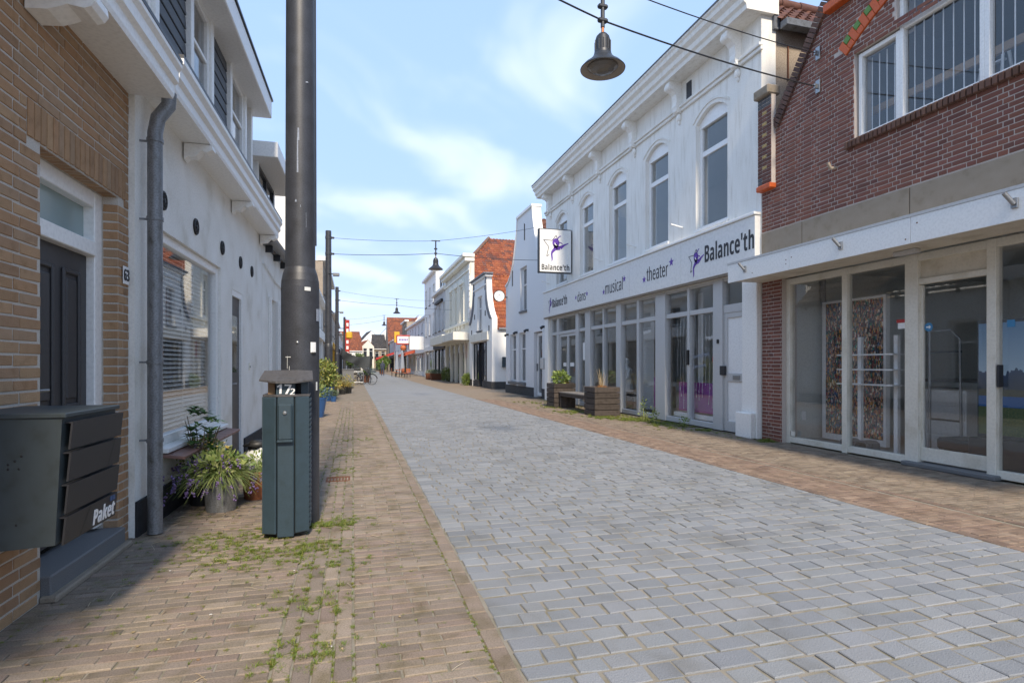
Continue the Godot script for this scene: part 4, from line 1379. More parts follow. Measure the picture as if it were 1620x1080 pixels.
# ---------------------------------------------------------------- the white dance school
func dance_school() -> void:
	rng.seed = 7
	var F := 19.95
	var W := 11.53
	var h := right_side("dance_school", "long white two-storey building with arched upper windows and grey shopfront sign band", F)
	var U := func(px: float) -> float: return F - sx(px)
	var cs := [F - 18.33, F - 16.18, F - 14.05, F - 12.0, F - 9.88]
	var holes := [[.36, .0, 11.13, 2.98]]
	for c: float in cs: holes.append([c - .52, 4.10, c + .52, 6.52])
	var p := PA.new()
	holed(p, W, 7.6, .3, holes)
	for c: float in cs: arch_head(p, c - .52, c + .52, 6.28, 6.50, .3, 6.52)
	obj("wall", p, M.weathered_white, h)
	shell(h, W, 9.0, 7.25, M.brown_wall)
	# upper windows
	for k in 5:
		var c: float = cs[k]
		var w := win(h, c - .52, 4.10, c + .52, 6.32, -.10, .075, M.plastic_white, [], [5.66], M.pane, "window", .11)
		var hd := PA.new()
		var ar := [Vector2(c - .52, 6.29)]
		for j in 9:
			var t := -1.0 + j / 4.0
			ar.append(Vector2(c + t * .52, 6.28 + .215 * (1 - t * t)))
		ar.append(Vector2(c + .52, 6.29))
		ar = [Vector2(c - .52, 6.20)] + ar.slice(1, ar.size() - 1) + [Vector2(c + .52, 6.20)]
		hd.prism(ar, -.155, -.085)
		obj("arched_head", hd, M.plastic_white, w)
		slab("sill", c - .56, 4.045, c + .56, 4.10, -.12, .035, M.white_paint, h, .006)
		# hood mould
		var hm := PA.new()
		for j in 10:
			var t0 := -1.0 + j / 5.0
			var t1 := -1.0 + (j + 1) / 5.0
			var a := Vector2(c + t0 * .60, 6.33 + .24 * (1 - t0 * t0))
			var b := Vector2(c + t1 * .60, 6.33 + .24 * (1 - t1 * t1))
			hm.prism([a, b, b + Vector2(0, .05), a + Vector2(0, .05)], 0, .02)
		obj("hood_mould", hm, M.white_wall, h)
	room(h, .25, 3.95, W - .25, 6.9, -.31, -4.0, M.room_wall, null, "upper_room")
	for a: Array in [[cs[4] - .1, 4.2, .35, .9], [cs[3] - .2, 4.2, .5, .5], [cs[1] + .1, 4.3, .3, 1.0]]:
		slab("stored_board", a[0], a[1], a[0] + a[2], a[1] + a[3], -.7, -.66, M.plastic_white, h)
	slab("vent_grille", F - 10.72, 6.98, F - 10.55, 7.32, .0, .02, M.metal_dark, h)
	# frieze, consoles, cornice
	slab("string_course", 0, 6.80, W + .05, 6.87, .0, .05, M.white_wall, h, .008)
	slab("string_course", 0, 6.87, W + .05, 6.93, .0, .085, M.white_wall, h, .01)
	for s: float in [9.03, 11.0, 13.05, 15.15, 17.28, 19.4]:
		var c := F - s
		var q := PA.new()
		var pr := [Vector2(0, 7.44), Vector2(.30, 7.44), Vector2(.33, 7.36), Vector2(.30, 7.27), Vector2(.22, 7.24), Vector2(.15, 7.17), Vector2(.13, 7.02), Vector2(.15, 6.92), Vector2(.12, 6.84), Vector2(.05, 6.80), Vector2(0, 6.78)]
		q.prism(pr, -.085, .085, Transform3D(Basis(Vector3.BACK, Vector3.UP, Vector3.RIGHT), Vector3(c, 0, .002)))
		q.tube([Vector3(c - .10, 7.33, .26), Vector3(c + .10, 7.33, .26)], [.075], 12)
		q.tube([Vector3(c - .07, 6.84, .09), Vector3(c + .07, 6.84, .09)], [.05], 10)
		q.ball(Vector3(c, 6.70, .03), Vector3(.07, .09, .05), 8)
		q.ball(Vector3(c, 6.60, .02), Vector3(.03, .06, .03), 6)
		obj("console", q, M.white_clean, h)
	var co := PA.new()
	co.prism([Vector2(-.3, 7.44), Vector2(.36, 7.44), Vector2(.37, 7.52), Vector2(.42, 7.56), Vector2(.43, 7.66), Vector2(.50, 7.72), Vector2(.51, 7.80), Vector2(.54, 7.83), Vector2(.54, 7.87), Vector2(-.3, 7.87)], -.06, W + .08, Transform3D(Basis(Vector3.BACK, Vector3.UP, Vector3.RIGHT), Vector3(0, 0, .001)))
	obj("cornice", co, M.weathered_white, h)
	slab("cornice_flashing", -.07, 7.872, W + .09, 7.895, -.3, .56, M.lead, h)
	# hipped tile roof behind the parapet, gutter on the side
	var tp := [Color(.20, .085, .06), Color(.16, .07, .055), Color(.24, .10, .065)]
	var V1 := Vector3(-.72, .69, 0).normalized()
	var small := pantiles(Vector3(W + .14, 7.30, -.28), Vector3.FORWARD, V1, 7.0, 1.5, tp, null, .21, .26)
	obj("roof", small, M.tile_red, h)
	obj("roof", pantiles(Vector3(W + .14 - 2.16, 7.30, -7.28), Vector3.BACK, Vector3(.72, .69, 0).normalized(), 7.0, 1.5, tp, null, .21, .26), M.tile_red, h)
	for k in 16:
		var q := PA.new()
		q.tube([Vector3(W - .94, 8.37, -.3 - k * .44), Vector3(W - .94, 8.38, -.76 - k * .44)], [.12, .10], 8, pick(tp, .2))
		obj("ridge_tile", q, M.tile_red, h)
	bx("gutter", Vector3(W + .19, 7.23, -3.4), Vector3(.17, .13, 6.2), M.lead, h, .01)
	tb("gutter_stay", [Vector3(W + .02, 7.02, -.95), Vector3(W + .27, 7.18, -.95), Vector3(W + .28, 7.30, -.95)], [.012], M.zinc, h, 6)
	slab("flashing", W - .02, 7.2, W + .06, 7.45, -.34, -.22, M.lead, h)
	tb("wall_anchor", [Vector3(W + .015, 6.35, -.55), Vector3(W + .015, 6.95, -.55)], [.014], M.rust, h, 6)
	# sign band in five panels
	slab("sign_ledge", -.02, 3.93, W, 3.985, .0, .15, M.white_paint, h, .01)
	var pn := [.02, U.call(899.5), U.call(943.8), U.call(1002), U.call(1084.5), W - .02]
	for k in 5:
		slab("sign_panel", pn[k] + .004, 3.03, pn[k + 1] - .004, 3.925, .0, .115, M.sign_panel, h, .004)
	slab("sign_soffit", 0, 2.985, W, 3.028, .0, .10, M.concrete, h)
	for k in 5:
		var u: float = [.3, F - 17.4, F - 15.0, F - 13.0, F - 10.9][k]
		tb("lamp_arm", [Vector3(u, 4.28, 0), Vector3(u - .1, 4.36, .22)], [.018], M.white_paint, h, 8)
	var zt := .118
	var wd := func(what: String, s0: float, s1: float, v: float, hh: float, bold: bool) -> void:
		var o := text("lettering", what, hh, M.ink, h, Vector3.ZERO, Basis.IDENTITY, bold)
		var bb := o.mesh.get_aabb()
		var k: float = (s0 - s1) / bb.size.x
		o.transform = Transform3D(Basis.from_scale(Vector3(k, 1, 1)), Vector3((F - s0) - bb.position.x * k, v - bb.get_center().y, zt))
	wd.call("Balance'th", sx(874, 6.78), sx(897, 6.78), 3.46, .40, true)
	wd.call("dans", sx(913.5, 6.78), sx(926.5, 6.78), 3.42, .40, false)
	wd.call("musical", sx(957.5, 6.78), sx(985, 6.78), 3.43, .44, false)
	wd.call("theater", sx(1023, 6.78), sx(1057, 6.78), 3.46, .44, false)
	wd.call("Balance'th", sx(1115, 6.78), sx(1193, 6.78), 3.52, .46, true)
	for a: Array in [[911, 3.42, .075], [928.5, 3.44, .08], [955, 3.34, .085], [987.5, 3.53, .09], [1019, 3.36, .09], [1062, 3.57, .10]]:
		var q := PA.new()
		q.prism(star(a[2]), 0, .004, Transform3D(Basis.IDENTITY, Vector3(F - sx(a[0], 6.78), a[1], zt - .002)))
		obj("star", q, M.purple, h)
	emblem(h, Transform3D(Basis.from_scale(Vector3(.62, .62, 1)), Vector3(F - sx(1101, 6.78), 3.42, zt - .002)))
	emblem(h, Transform3D(Basis.from_scale(Vector3(.5, .62, 1)), Vector3(F - sx(870.5, 6.78), 3.44, zt - .002)))
	# shopfront of grey aluminium
	var zf := -.06
	var al: Material = M.aluminium
	var bays := [[871.5, 878.5, 0], [881.9, 909, 1], [913.7, 923.9, 0], [932, 950.7, 0], [952.6, 973, 0], [980.4, 1004.4, 0], [1008, 1035, 0], [1050.4, 1083.9, 0], [1087.4, 1125.9, 0]]
	var prev := .36
	for b: Array in bays:
		var a0: float = U.call(b[0])
		var a1: float = U.call(b[1])
		slab("mullion", prev, .02, a0, 2.98, zf - .12, zf + (.03 if a0 - prev > .25 else .01), al, h, .006)
		prev = a1
		slab("transom", a0, 2.36, a1, 2.46, zf - .10, zf, al, h, .005)
		slab("head", a0, 2.92, a1, 2.98, zf - .10, zf, al, h, .005)
		slab("bottom_rail", a0, .02, a1, .13, zf - .10, zf, al, h, .005)
		slab("upper_pane", a0 - .01, 2.45, a1 + .01, 2.93, zf - .06, zf - .055, M.pane, h)
		if b[2] == 0:
			slab("lower_pane", a0 - .01, .12, a1 + .01, 2.37, zf - .06, zf - .055, M.pane, h)
		else:
			var dd := PA.new()
			var m := (a0 + a1) / 2
			for e: Array in [[a0, a0 + .07], [m - .06, m + .06], [a1 - .07, a1]]: dd.cbox(Vector3((e[0] + e[1]) / 2, 1.24, zf - .05), Vector3(e[1] - e[0], 2.22, .06), .005)
			for e: Array in [[.13, .30], [2.27, 2.35]]: dd.box(Vector3(m, (e[0] + e[1]) / 2, zf - .05), Vector3(a1 - a0 - .02, e[1] - e[0], .05))
			var dob := obj("double_door", dd, al, h)
			slab("pane", a0 + .06, .28, m - .05, 2.28, zf - .055, zf - .05, M.pane, dob)
			slab("pane", m + .05, .28, a1 - .06, 2.28, zf - .055, zf - .05, M.pane, dob)
			slab("notice", m + .15, 1.25, m + .5, 1.38, zf - .049, zf - .048, M.plastic_white, dob)
			slab("notice", a0 + .3, 1.25, a0 + .6, 1.38, zf - .049, zf - .048, M.sign_panel, dob)
	# the staff door with white panels
	var d0: float = U.call(1140.7)
	var d1: float = U.call(1182)
	slab("mullion", prev, .02, d0, 2.98, zf - .12, zf + .03, al, h, .006)
	slab("mullion", d1, .02, 11.13, 2.98, zf - .12, zf + .02, al, h, .006)
	slab("head", d0, 2.92, d1, 2.98, zf - .1, zf, al, h)
	slab("transom", d0, 2.30, d1, 2.46, zf - .1, zf, al, h, .005)
	slab("upper_pane", d0, 2.45, d1, 2.93, zf - .06, zf - .055, M.pane, h)
	var sd := PA.new()
	for e: Array in [[d0, .02, d0 + .10, 2.30], [d1 - .10, .02, d1, 2.30], [d0 + .1, .02, d1 - .1, .22], [d0 + .1, .98, d1 - .1, 1.14], [d0 + .1, 2.20, d1 - .1, 2.30]]:
		sd.cbox(Vector3((e[0] + e[2]) / 2, (e[1] + e[3]) / 2, zf - .04), Vector3(e[2] - e[0], e[3] - e[1], .06), .006)
	var sdo := obj("panel_door", sd, al, h)
	slab("door_panel", d0 + .10, .22, d1 - .10, .98, zf - .06, zf - .035, M.plastic_white, sdo)
	slab("door_panel", d0 + .10, 1.14, d1 - .10, 2.20, zf - .06, zf - .035, M.plastic_white, sdo)
	slab("letter_slot", d0 + .28, 1.02, d1 - .28, 1.10, zf - .01, zf + .005, M.steel, sdo, .004)
	slab("lock_box", d0 - .06, 1.10, d0 + .08, 1.28, zf - .01, zf + .05, M.metal_dark, sdo, .008)
	slab("entry_phone", d0 - .16, 1.72, d0 - .10, 1.80, zf + .03, zf + .045, M.black, h)
	slab("door_grip", U.call(1086.2) - .03, 1.30, U.call(1086.2) + .03, 1.62, zf + .0, zf + .05, M.black, h, .008)
	# end pilaster with a panelled base
	slab("pilaster", 11.135, .0, W, 3.02, .0, .10, M.white_clean, h, .012)
	slab("pilaster_base", 11.10, 0, W - .02, .46, .10, .22, M.white_clean, h, .02)
	slab("pilaster", .0, 0, .355, 3.02, .0, .06, M.white_clean, h, .012)
	# inside
	var rm := room(h, .25, .05, 11.2, 2.95, -.31, -3.2, M.room_wall, M.room_floor, "dance_room")
	slab("stage_wall", .9, .05, U.call(960), 2.9, -2.2, -2.1, M.concrete, rm)
	var k0: float = U.call(1054)
	var k1: float = U.call(1124)
	slab("purple_panel", k0 + .15, .28, k1 - .02, .92, -.25, -.24, M.curtain_purple, h).set_meta("label", "dark magenta window film panel")
	slab("purple_panel", U.call(1021), .25, U.call(1034), 1.0, -.25, -.24, M.curtain_purple, h).set_meta("label", "dark magenta window film panel")
	slab("window_seat", k0, .14, k1 + .04, .24, -.5, -.2, M.plastic_white, h)
	for c: Array in [[U.call(1054), U.call(1062)], [U.call(1070), U.call(1078)], [U.call(1096), U.call(1104)], [U.call(981), U.call(1003)], [U.call(1010), U.call(1019)]]:
		var q := PA.new()
		var n := int((c[1] - c[0]) / .05) + 2
		for j in n:
			var a: float = lerpf(c[0], c[1], float(j) / n)
			var b: float = lerpf(c[0], c[1], float(j + 1) / n)
			q.quad(Vector3(a, .14, -.55 - .03 * (j % 2)), Vector3(b, .14, -.55 - .03 * ((j + 1) % 2)), Vector3(b, 2.9, -.55 - .03 * ((j + 1) % 2)), Vector3(a, 2.9, -.55 - .03 * (j % 2)), Vector3.BACK)
		obj("net_curtain", q, M.curtain, h)
	for j in 13:
		var lu: float = lerpf(k0 + .15, k1 - .1, j / 12.0)
		var pts := []
		var lo := rng.randf_range(.3, 1.2)
		for t in 12: pts.append(Vector3(lu + rng.randf_range(-.02, .02), lerpf(2.3, lo, t / 11.0), -.21 + rng.randf_range(-.006, .006)))
		var q := PA.new()
		q.tube(pts, [.0035], 4)
		for t in 12: q.ball(pts[t], Vector3.ONE * .011, 4)
		obj("fairy_light_string", q, M.plastic_white, h)
	for a: Array in [[1112, 1.86, .22, "Peuter"], [1095, 1.28, .24, "Senioren"], [1014, 2.12, .3, "Selectie"], [1097, 1.5, .24, "Streetdance"]]:
		text("window_lettering", a[3], .11, M.plastic_white if a[1] > 1.6 else M.parasol, h, Vector3(U.call(a[0]) + .1, a[1], zf - .053), Basis(Vector3.BACK, .12))
	slab("no_entry_sticker", U.call(1124.5) - .10, 1.36, U.call(1124.5), 1.47, zf - .054, zf - .053, M.red_paint, h)
	slab("poster", U.call(917), 1.45, U.call(922.5), 2.0, zf - .054, zf - .053, M.plastic_white, h)
	# statue standing inside the window
	var sg := thing("dancer_figure", "white life-size plaster figure standing behind the shop window", "statue", h.transform * Vector3(U.call(968), .06, -.45), h.rotation.y)
	var q := PA.new()
	q.lathe(Vector3.ZERO, [Vector2(.20, 0), Vector2(.20, .5), Vector2(.0, .5)], 14)
	obj("stand", q, M.wood_dark, sg)
	q = PA.new()
	q.lathe(Vector3(0, .5, 0), [Vector2(.20, 0), Vector2(.19, .15), Vector2(.14, .40), Vector2(.15, .55), Vector2(.17, .62), Vector2(.06, .68), Vector2(.045, .74)], 14)
	q.ball(Vector3(0, 1.33, .01), Vector3(.075, .10, .085), 10)
	q.tube([Vector3(-.15, 1.1, 0), Vector3(-.2, .9, .05), Vector3(-.1, .8, .14)], [.045, .04, .03], 8)
	q.tube([Vector3(.15, 1.1, 0), Vector3(.2, .9, .05), Vector3(.1, .8, .14)], [.045, .04, .03], 8)
	obj("body", q, M.plastic_white, sg)
	# projecting light-box sign
	var sb := thing("hanging_sign", "square white light-box sign with purple dancer logo projecting from the white facade", "sign", Vector3(6.31, 4.98, -17.4), 0.0)
	bx("case", Vector3.ZERO, Vector3(1.13, 1.42, .16), M.ink, sb, .012)
	bx("face", Vector3(0, 0, .082), Vector3(1.07, 1.36, .012), M.plastic_white, sb)
	emblem(sb, Transform3D(Basis.from_scale(Vector3(.98, .95, 1)), Vector3(0.0, .12, .089)))
	var tx := text("lettering", "Balance'th", .25, M.ink, sb, Vector3.ZERO, Basis.IDENTITY, true)
	var bb := tx.mesh.get_aabb()
	var k := .95 / bb.size.x
	tx.transform = Transform3D(Basis.from_scale(Vector3(k, 1, 1)), Vector3(-.475 - bb.position.x * k, -.53 - bb.get_center().y, .091))
	for v: float in [-.45, .3]: tb("arm", [Vector3(.5, v, 0), Vector3(.60, v, 0)], [.02], M.metal_dark, sb, 8)

# ---------------------------------------------------------------- farther houses
func gable_house() -> void:
	rng.seed = 8
	var h := right_side("gable_house", "pale grey house with bell-shaped gable and dark plinth next to the dance school", 26.25, 7.05)
	var W := 6.2
	var low := [[.75, .55, 1.75, 2.70], [2.2, .55, 3.2, 2.70], [4.35, -.1, 5.4, 2.62]]
	var curve := [Vector2(0, 5.0), Vector2(.45, 5.12), Vector2(.9, 5.40), Vector2(1.3, 5.85), Vector2(1.6, 6.45), Vector2(1.85, 7.1), Vector2(2.0, 7.75)]
	var a := [Vector2(0, 3.55), Vector2(2.42, 3.55), Vector2(2.42, 5.5), Vector2(2.9, 5.5), Vector2(2.9, 7.75)]
	for k in range(6, -1, -1): a.append(curve[k])
	var b := [Vector2(3.37, 3.55), Vector2(W, 3.55)]
	for k in 7: b.append(Vector2(W - curve[k].x, curve[k].y))
	b.append_array([Vector2(2.9, 7.75), Vector2(2.9, 5.5), Vector2(3.37, 5.5)])
	var p := PA.new()
	holed(p, W, 3.55, .3, low)
	p.prism(a, -.3, 0)
	p.prism(b, -.3, 0)
	obj("wall", p, M.pale_wall, h)
	shell(h, W, 8, 4.3, M.pale_wall)
	# coping on the gable's edge
	var cp := PA.new()
	for sg in [0, 1]:
		for k in 6:
			var q0: Vector2 = curve[k]
			var q1: Vector2 = curve[k + 1]
			if sg:
				q0.x = W - q0.x
				q1.x = W - q1.x
			cp.prism([q0, q1, q1 + Vector2(0, .07), q0 + Vector2(0, .07)], -.34, .05)
	cp.box(Vector3(W / 2, 7.80, -.15), Vector3(2.3, .10, .44))
	obj("coping", cp, M.white_clean, h)
	win(h, 2.42, 3.62, 3.37, 5.5, -.12, .07, M.plastic_white, [], [4.75], M.pane_dim)
	slab("sill", 2.36, 3.54, 3.43, 3.62, -.12, .06, M.stone_sill, h)
	for o: Array in [low[0], low[1]]:
		win(h, o[0], o[1], o[2], o[3], -.12, .07, M.plastic_white, [], [2.0], M.pane_dim)
		slab("sill", o[0] - .08, .43, o[2] + .08, .55, -.12, .10, M.stone_sill, h, .01)
	var d := win(h, 4.42, .05, 5.35, 2.58, -.12, .13, M.plastic_white, [], [], M.pane_dim, "door")
	slab("handle", 4.5, 1.05, 4.54, 1.35, -.12, -.06, M.steel, d)
	for e: Array in [[0.0, 4.35], [5.4, W]]: slab("plinth", e[0], 0, e[1], .38, .001, .025, M.plinth_grey, h)
	slab("door_mat", 4.2, .005, 5.5, .02, .03, .5, M.black, h)
	for e: Array in [[3.6, 2.75], [.45, 2.72], [1.95, 2.74], [5.75, 2.75]]:
		tb("spotlight", [Vector3(e[0], e[1], 0), Vector3(e[0], e[1], .10), Vector3(e[0] - .06, e[1] - .06, .16)], [.05, .05, .06], M.metal_dark, h, 8)
	bx("letter_box", Vector3(5.9, 1.35, .10), Vector3(.34, .42, .2), M.aluminium, h, .02)
	for e: float in [1.2, 5.0]: tb("wall_anchor", [Vector3(e, 4.9, .02), Vector3(e, 5.6, .02)], [.02], M.metal_dark, h, 5)
	tb("wall_anchor", [Vector3(3.1, 6.6, .02), Vector3(3.1, 7.3, .02)], [.02], M.metal_dark, h, 5)
	for sg in [0, 1]:
		var V := Vector3(1, 1.05, 0).normalized()
		var o3 := Vector3(-.1, 4.2, -.3)
		if sg:
			V.x = -V.x
			o3.x = W + .1
		obj("roof", pantiles(o3, Vector3.FORWARD, V, 7.6, 4.6, [Color(.24, .10, .06), Color(.20, .085, .055), Color(.28, .12, .07)]), M.tile_red, h)
	# round sign on an arm
	var c := thing("round_sign", "round white disc sign on a short black arm at the corner of the bell gable", "sign", Vector3(6.66, 4.55, -26.05), 0.0)
	var q := PA.new()
	q.lathe(Vector3.ZERO, [Vector2(0, .05), Vector2(.25, .05), Vector2(.25, -.05), Vector2(0, -.05)], 24)
	obj("disc", q, M.plastic_white, c).rotation.x = PI / 2
	q = PA.new()
	q.lathe(Vector3.ZERO, [Vector2(.25, .06), Vector2(.275, .06), Vector2(.275, -.06), Vector2(.25, -.06)], 24)
	obj("rim", q, M.metal_dark, c).rotation.x = PI / 2
	tb("arm", [Vector3(.26, -.05, 0), Vector3(.62, -.05, 0)], [.03], M.metal_dark, c, 6)
	q = PA.new()
	line2(q, [Vector2(-.12, -.08), Vector2(.0, .08), Vector2(.06, -.03)], [.01], .051, .053, Transform3D.IDENTITY)
	obj("mark", q, M.parasol, c)

func neck_house() -> void:
	rng.seed = 9
	var h := right_side("neck_gable_house", "small white house with raised neck gable, navy shop windows and orange tile roof", 35.6, 7.15)
	var W := 6.1
	var shop := [.9, .0, 4.9, 2.64]
	var p := PA.new()
	holed(p, W, 3.2, .3, [shop])
	var fl := [Vector2(0, 3.2), Vector2(0, 3.8), Vector2(.35, 4.05), Vector2(.7, 4.4), Vector2(1.0, 4.9), Vector2(1.2, 5.5), Vector2(1.3, 6.2)]
	var a := [Vector2(2.4, 3.2), Vector2(2.4, 5.3), Vector2(3.05, 5.3), Vector2(3.05, 6.2)]
	for k in range(6, -1, -1): a.append(fl[k])
	var b := [Vector2(3.7, 3.2)]
	for k in 7: b.append(Vector2(W - fl[k].x, fl[k].y))
	b.append_array([Vector2(3.05, 6.2), Vector2(3.05, 5.3), Vector2(3.7, 5.3)])
	p.prism(a, -.3, 0)
	p.prism(b, -.3, 0)
	obj("wall", p, M.white_clean, h)
	shell(h, W, 9, 3.2, M.white_clean)
	slab("cornice", 1.1, 6.2, W - 1.1, 6.32, -.32, .12, M.white_clean, h, .02)
	slab("cornice", 1.0, 6.32, W - 1.0, 6.42, -.32, .22, M.lead, h, .02)
	slab("band", 1.28, 5.75, W - 1.28, 5.82, 0, .06, M.white_clean, h)
	for sg in [0, 1]:
		var q := PA.new()
		for k in range(1, 6):
			var q0: Vector2 = fl[k]
			var q1: Vector2 = fl[k + 1]
			var i0 := Vector2(q0.x + .45, q0.y)
			var i1 := Vector2(minf(q1.x + .45, 1.45), q1.y)
			if sg: q.prism([Vector2(W - q0.x, q0.y), Vector2(W - q1.x, q1.y), Vector2(W - i1.x, i1.y), Vector2(W - i0.x, i0.y)], .002, .05)
			else: q.prism([q0, q1, i1, i0], .002, .05)
		obj("scroll", q, M.lead, h)
	win(h, 2.4, 3.30, 3.7, 5.3, -.1, .08, M.plastic_white, [3.05], [4.6], M.pane_dim)
	slab("sill", 2.3, 3.22, 3.8, 3.30, -.1, .07, M.stone_sill, h)
	slab("fascia", .5, 2.68, 5.3, 3.15, .0, .08, M.cream_wall, h, .01)
	var wn := win(h, .9, .35, 2.4, 2.62, -.1, .08, M.navy_paint, [1.65], [], M.pane)
	win(h, 3.4, .35, 4.9, 2.62, -.1, .08, M.navy_paint, [4.15], [], M.pane)
	var d := win(h, 2.42, .02, 3.38, 2.62, -.25, .12, M.navy_paint, [], [2.1], M.pane_dim, "door")
	tb("pull", [Vector3(3.2, .9, -.2), Vector3(3.2, 1.5, -.2)], [.025], M.plastic_white, d, 6)
	for e: Array in [[.9, 2.4], [3.4, 4.9]]: slab("stall_riser", e[0], 0, e[1], .35, -.2, -.05, M.plinth_grey, h)
	for e: Array in [[0.0, .9], [4.9, W]]: slab("plinth", e[0], 0, e[1], .4, .001, .025, M.plinth_grey, h)
	slab("side_plinth", W, 0, W + .025, .4, -5, 0, M.plinth_grey, h)
	room(h, .5, .05, 5.5, 2.8, -.31, -3, M.room_dark)
	for e: Array in [[1.6, 4.2], [4.5, 4.2], [.7, 3.3], [5.4, 3.3]]: slab("wall_anchor", e[0], e[1] - .15, e[0] + .1, e[1] + .15, 0, .03, M.black, h)
	bx("letter_box", Vector3(W + .1, 1.45, -.8), Vector3(.2, .55, .5), M.bin_green, h, .02)
	tb("gutter", [Vector3(W + .1, 3.22, -.35), Vector3(W + .1, 3.22, -8.8)], [.07], M.zinc, h, 8)
	var pal := [Color(.50, .145, .05), Color(.42, .115, .045), Color(.56, .18, .065), Color(.36, .10, .045)]
	for sg in [0, 1]:
		var V := Vector3(1, 1.08, 0).normalized()
		var o3 := Vector3(-.1, 3.15, -.3)
		if sg:
			V.x = -V.x
			o3.x = W + .1
		obj("roof", pantiles(o3, Vector3.FORWARD, V, 8.7, 4.66, pal), M.tile_red, h)

func cream_house() -> void:
	rng.seed = 10
	var h := right_side("cream_house", "cream house with heavy cornice, three tall windows and a cream shop canopy", 46.3, 7.3)
	var W := 10.1
	var ws := [[2.5, 3.7], [4.7, 5.9], [6.8, 8.0]]
	var holes := [[.4, 0, 9.6, 2.8]]
	for e: Array in ws: holes.append([e[0], 4.3, e[1], 6.7])
	wall(h, W, 8.0, .3, holes, M.cream_wall)
	shell(h, W, 12, 6.6, M.cream_wall)
	for e: Array in ws:
		win(h, e[0], 4.3, e[1], 6.7, -.08, .12, M.cream_trim, [(e[0] + e[1]) / 2], [6.0], M.pane_dim)
		slab("surround", e[0] - .22, 4.2, e[0], 6.85, .0, .07, M.cream_trim, h)
		slab("surround", e[1], 4.2, e[1] + .22, 6.85, .0, .07, M.cream_trim, h)
		var q := PA.new()
		var c: float = (e[0] + e[1]) / 2
		q.prism([Vector2(c - .85, 6.86), Vector2(c + .85, 6.86), Vector2(c + .7, 7.02), Vector2(c + .25, 7.2), Vector2(c - .25, 7.2), Vector2(c - .7, 7.02)], 0, .12)
		obj("pediment", q, M.cream_trim, h)
		for k: float in [e[0] - .12, e[1] + .0]: slab("bracket", k, 3.75, k + .14, 4.02, .0, .16, M.cream_trim, h, .02)
	slab("band", 0, 4.02, W, 4.2, 0, .16, M.cream_trim, h, .02)
	slab("frieze", 0, 7.45, W, 7.55, 0, .08, M.cream_trim, h)
	slab("cornice", -.1, 8.0, W + .1, 8.25, -.3, .35, M.cream_trim, h, .03)
	slab("cornice", -.15, 8.25, W + .15, 8.5, -.3, .5, M.cream_trim, h, .03)
	for k in 10: slab("quoin", W - (.45 if k % 2 else .3), 4.3 + k * .36, W + .003, 4.62 + k * .36, .0, .04, M.white_clean, h, .02)
	# shop canopy and posts
	slab("canopy", -1.2, 2.85, 5.3, 3.5, .01, 1.1, M.cream_trim, h, .02)
	slab("canopy", 5.35, 2.9, W, 3.42, .01, 1.1, M.cream_wall, h, .02)
	for u: float in [.4, 2.6, 4.6, 6.6, 8.4, 9.45]: slab("post", u, 0, u + .28, 2.85, -.15, .05, M.cream_trim, h)
	for e: Array in [[.68, 2.6], [2.88, 4.6], [4.88, 6.6], [6.88, 8.4], [8.68, 9.45]]:
		slab("display_pane", e[0], .2, e[1], 2.8, -.08, -.07, M.pane, h)
	room(h, .3, .05, 9.7, 2.9, -.31, -4, M.room_dark)
	for e: Array in [[3.6, .9], [6.0, 1.4], [7.6, 1.1]]:
		var q := PA.new()
		foliage(q, Vector3(e[0], .3 + e[1] / 2, -.6), Vector3(.45, e[1] / 2 + .2, .3), 220, .16, [Color(.05, .13, .03), Color(.08, .18, .04)])
		obj("window_plant", q, M.leaf, h)
	slab("red_poster", 8.75, 1.75, 9.4, 2.7, -.066, -.06, M.red_paint, h)
	var V := Vector3(-.77, .64, 0).normalized()
	obj("roof", pantiles(Vector3(W + .1, 6.5, -.33), Vector3.FORWARD, V, 9.6, 6.5, [Color(.42, .125, .05), Color(.36, .10, .045), Color(.48, .15, .06), Color(.25, .10, .07)], func(b: float) -> float: return maxf(0.0, b - 2.97) * .59), M.tile_red, h)
	var hip := PA.new()
	for k in 14:
		var b0 := lerpf(2.97, 6.5, k / 14.0)
		var b1 := lerpf(2.97, 6.5, (k + 1.1) / 14.0)
		var o0 := Vector3(W + .1, 6.5, -.33)
		hip.tube([o0 + V * b0 + Vector3.FORWARD * (b0 - 2.97) * .59 + Vector3.UP * .04, o0 + V * b1 + Vector3.FORWARD * (b1 - 2.97) * .59 + Vector3.UP * .05], [.13, .11], 8, pick([Color(.25, .16, .12), Color(.33, .17, .11)], .2))
	obj("hip_tiles", hip, M.tile_red, h)

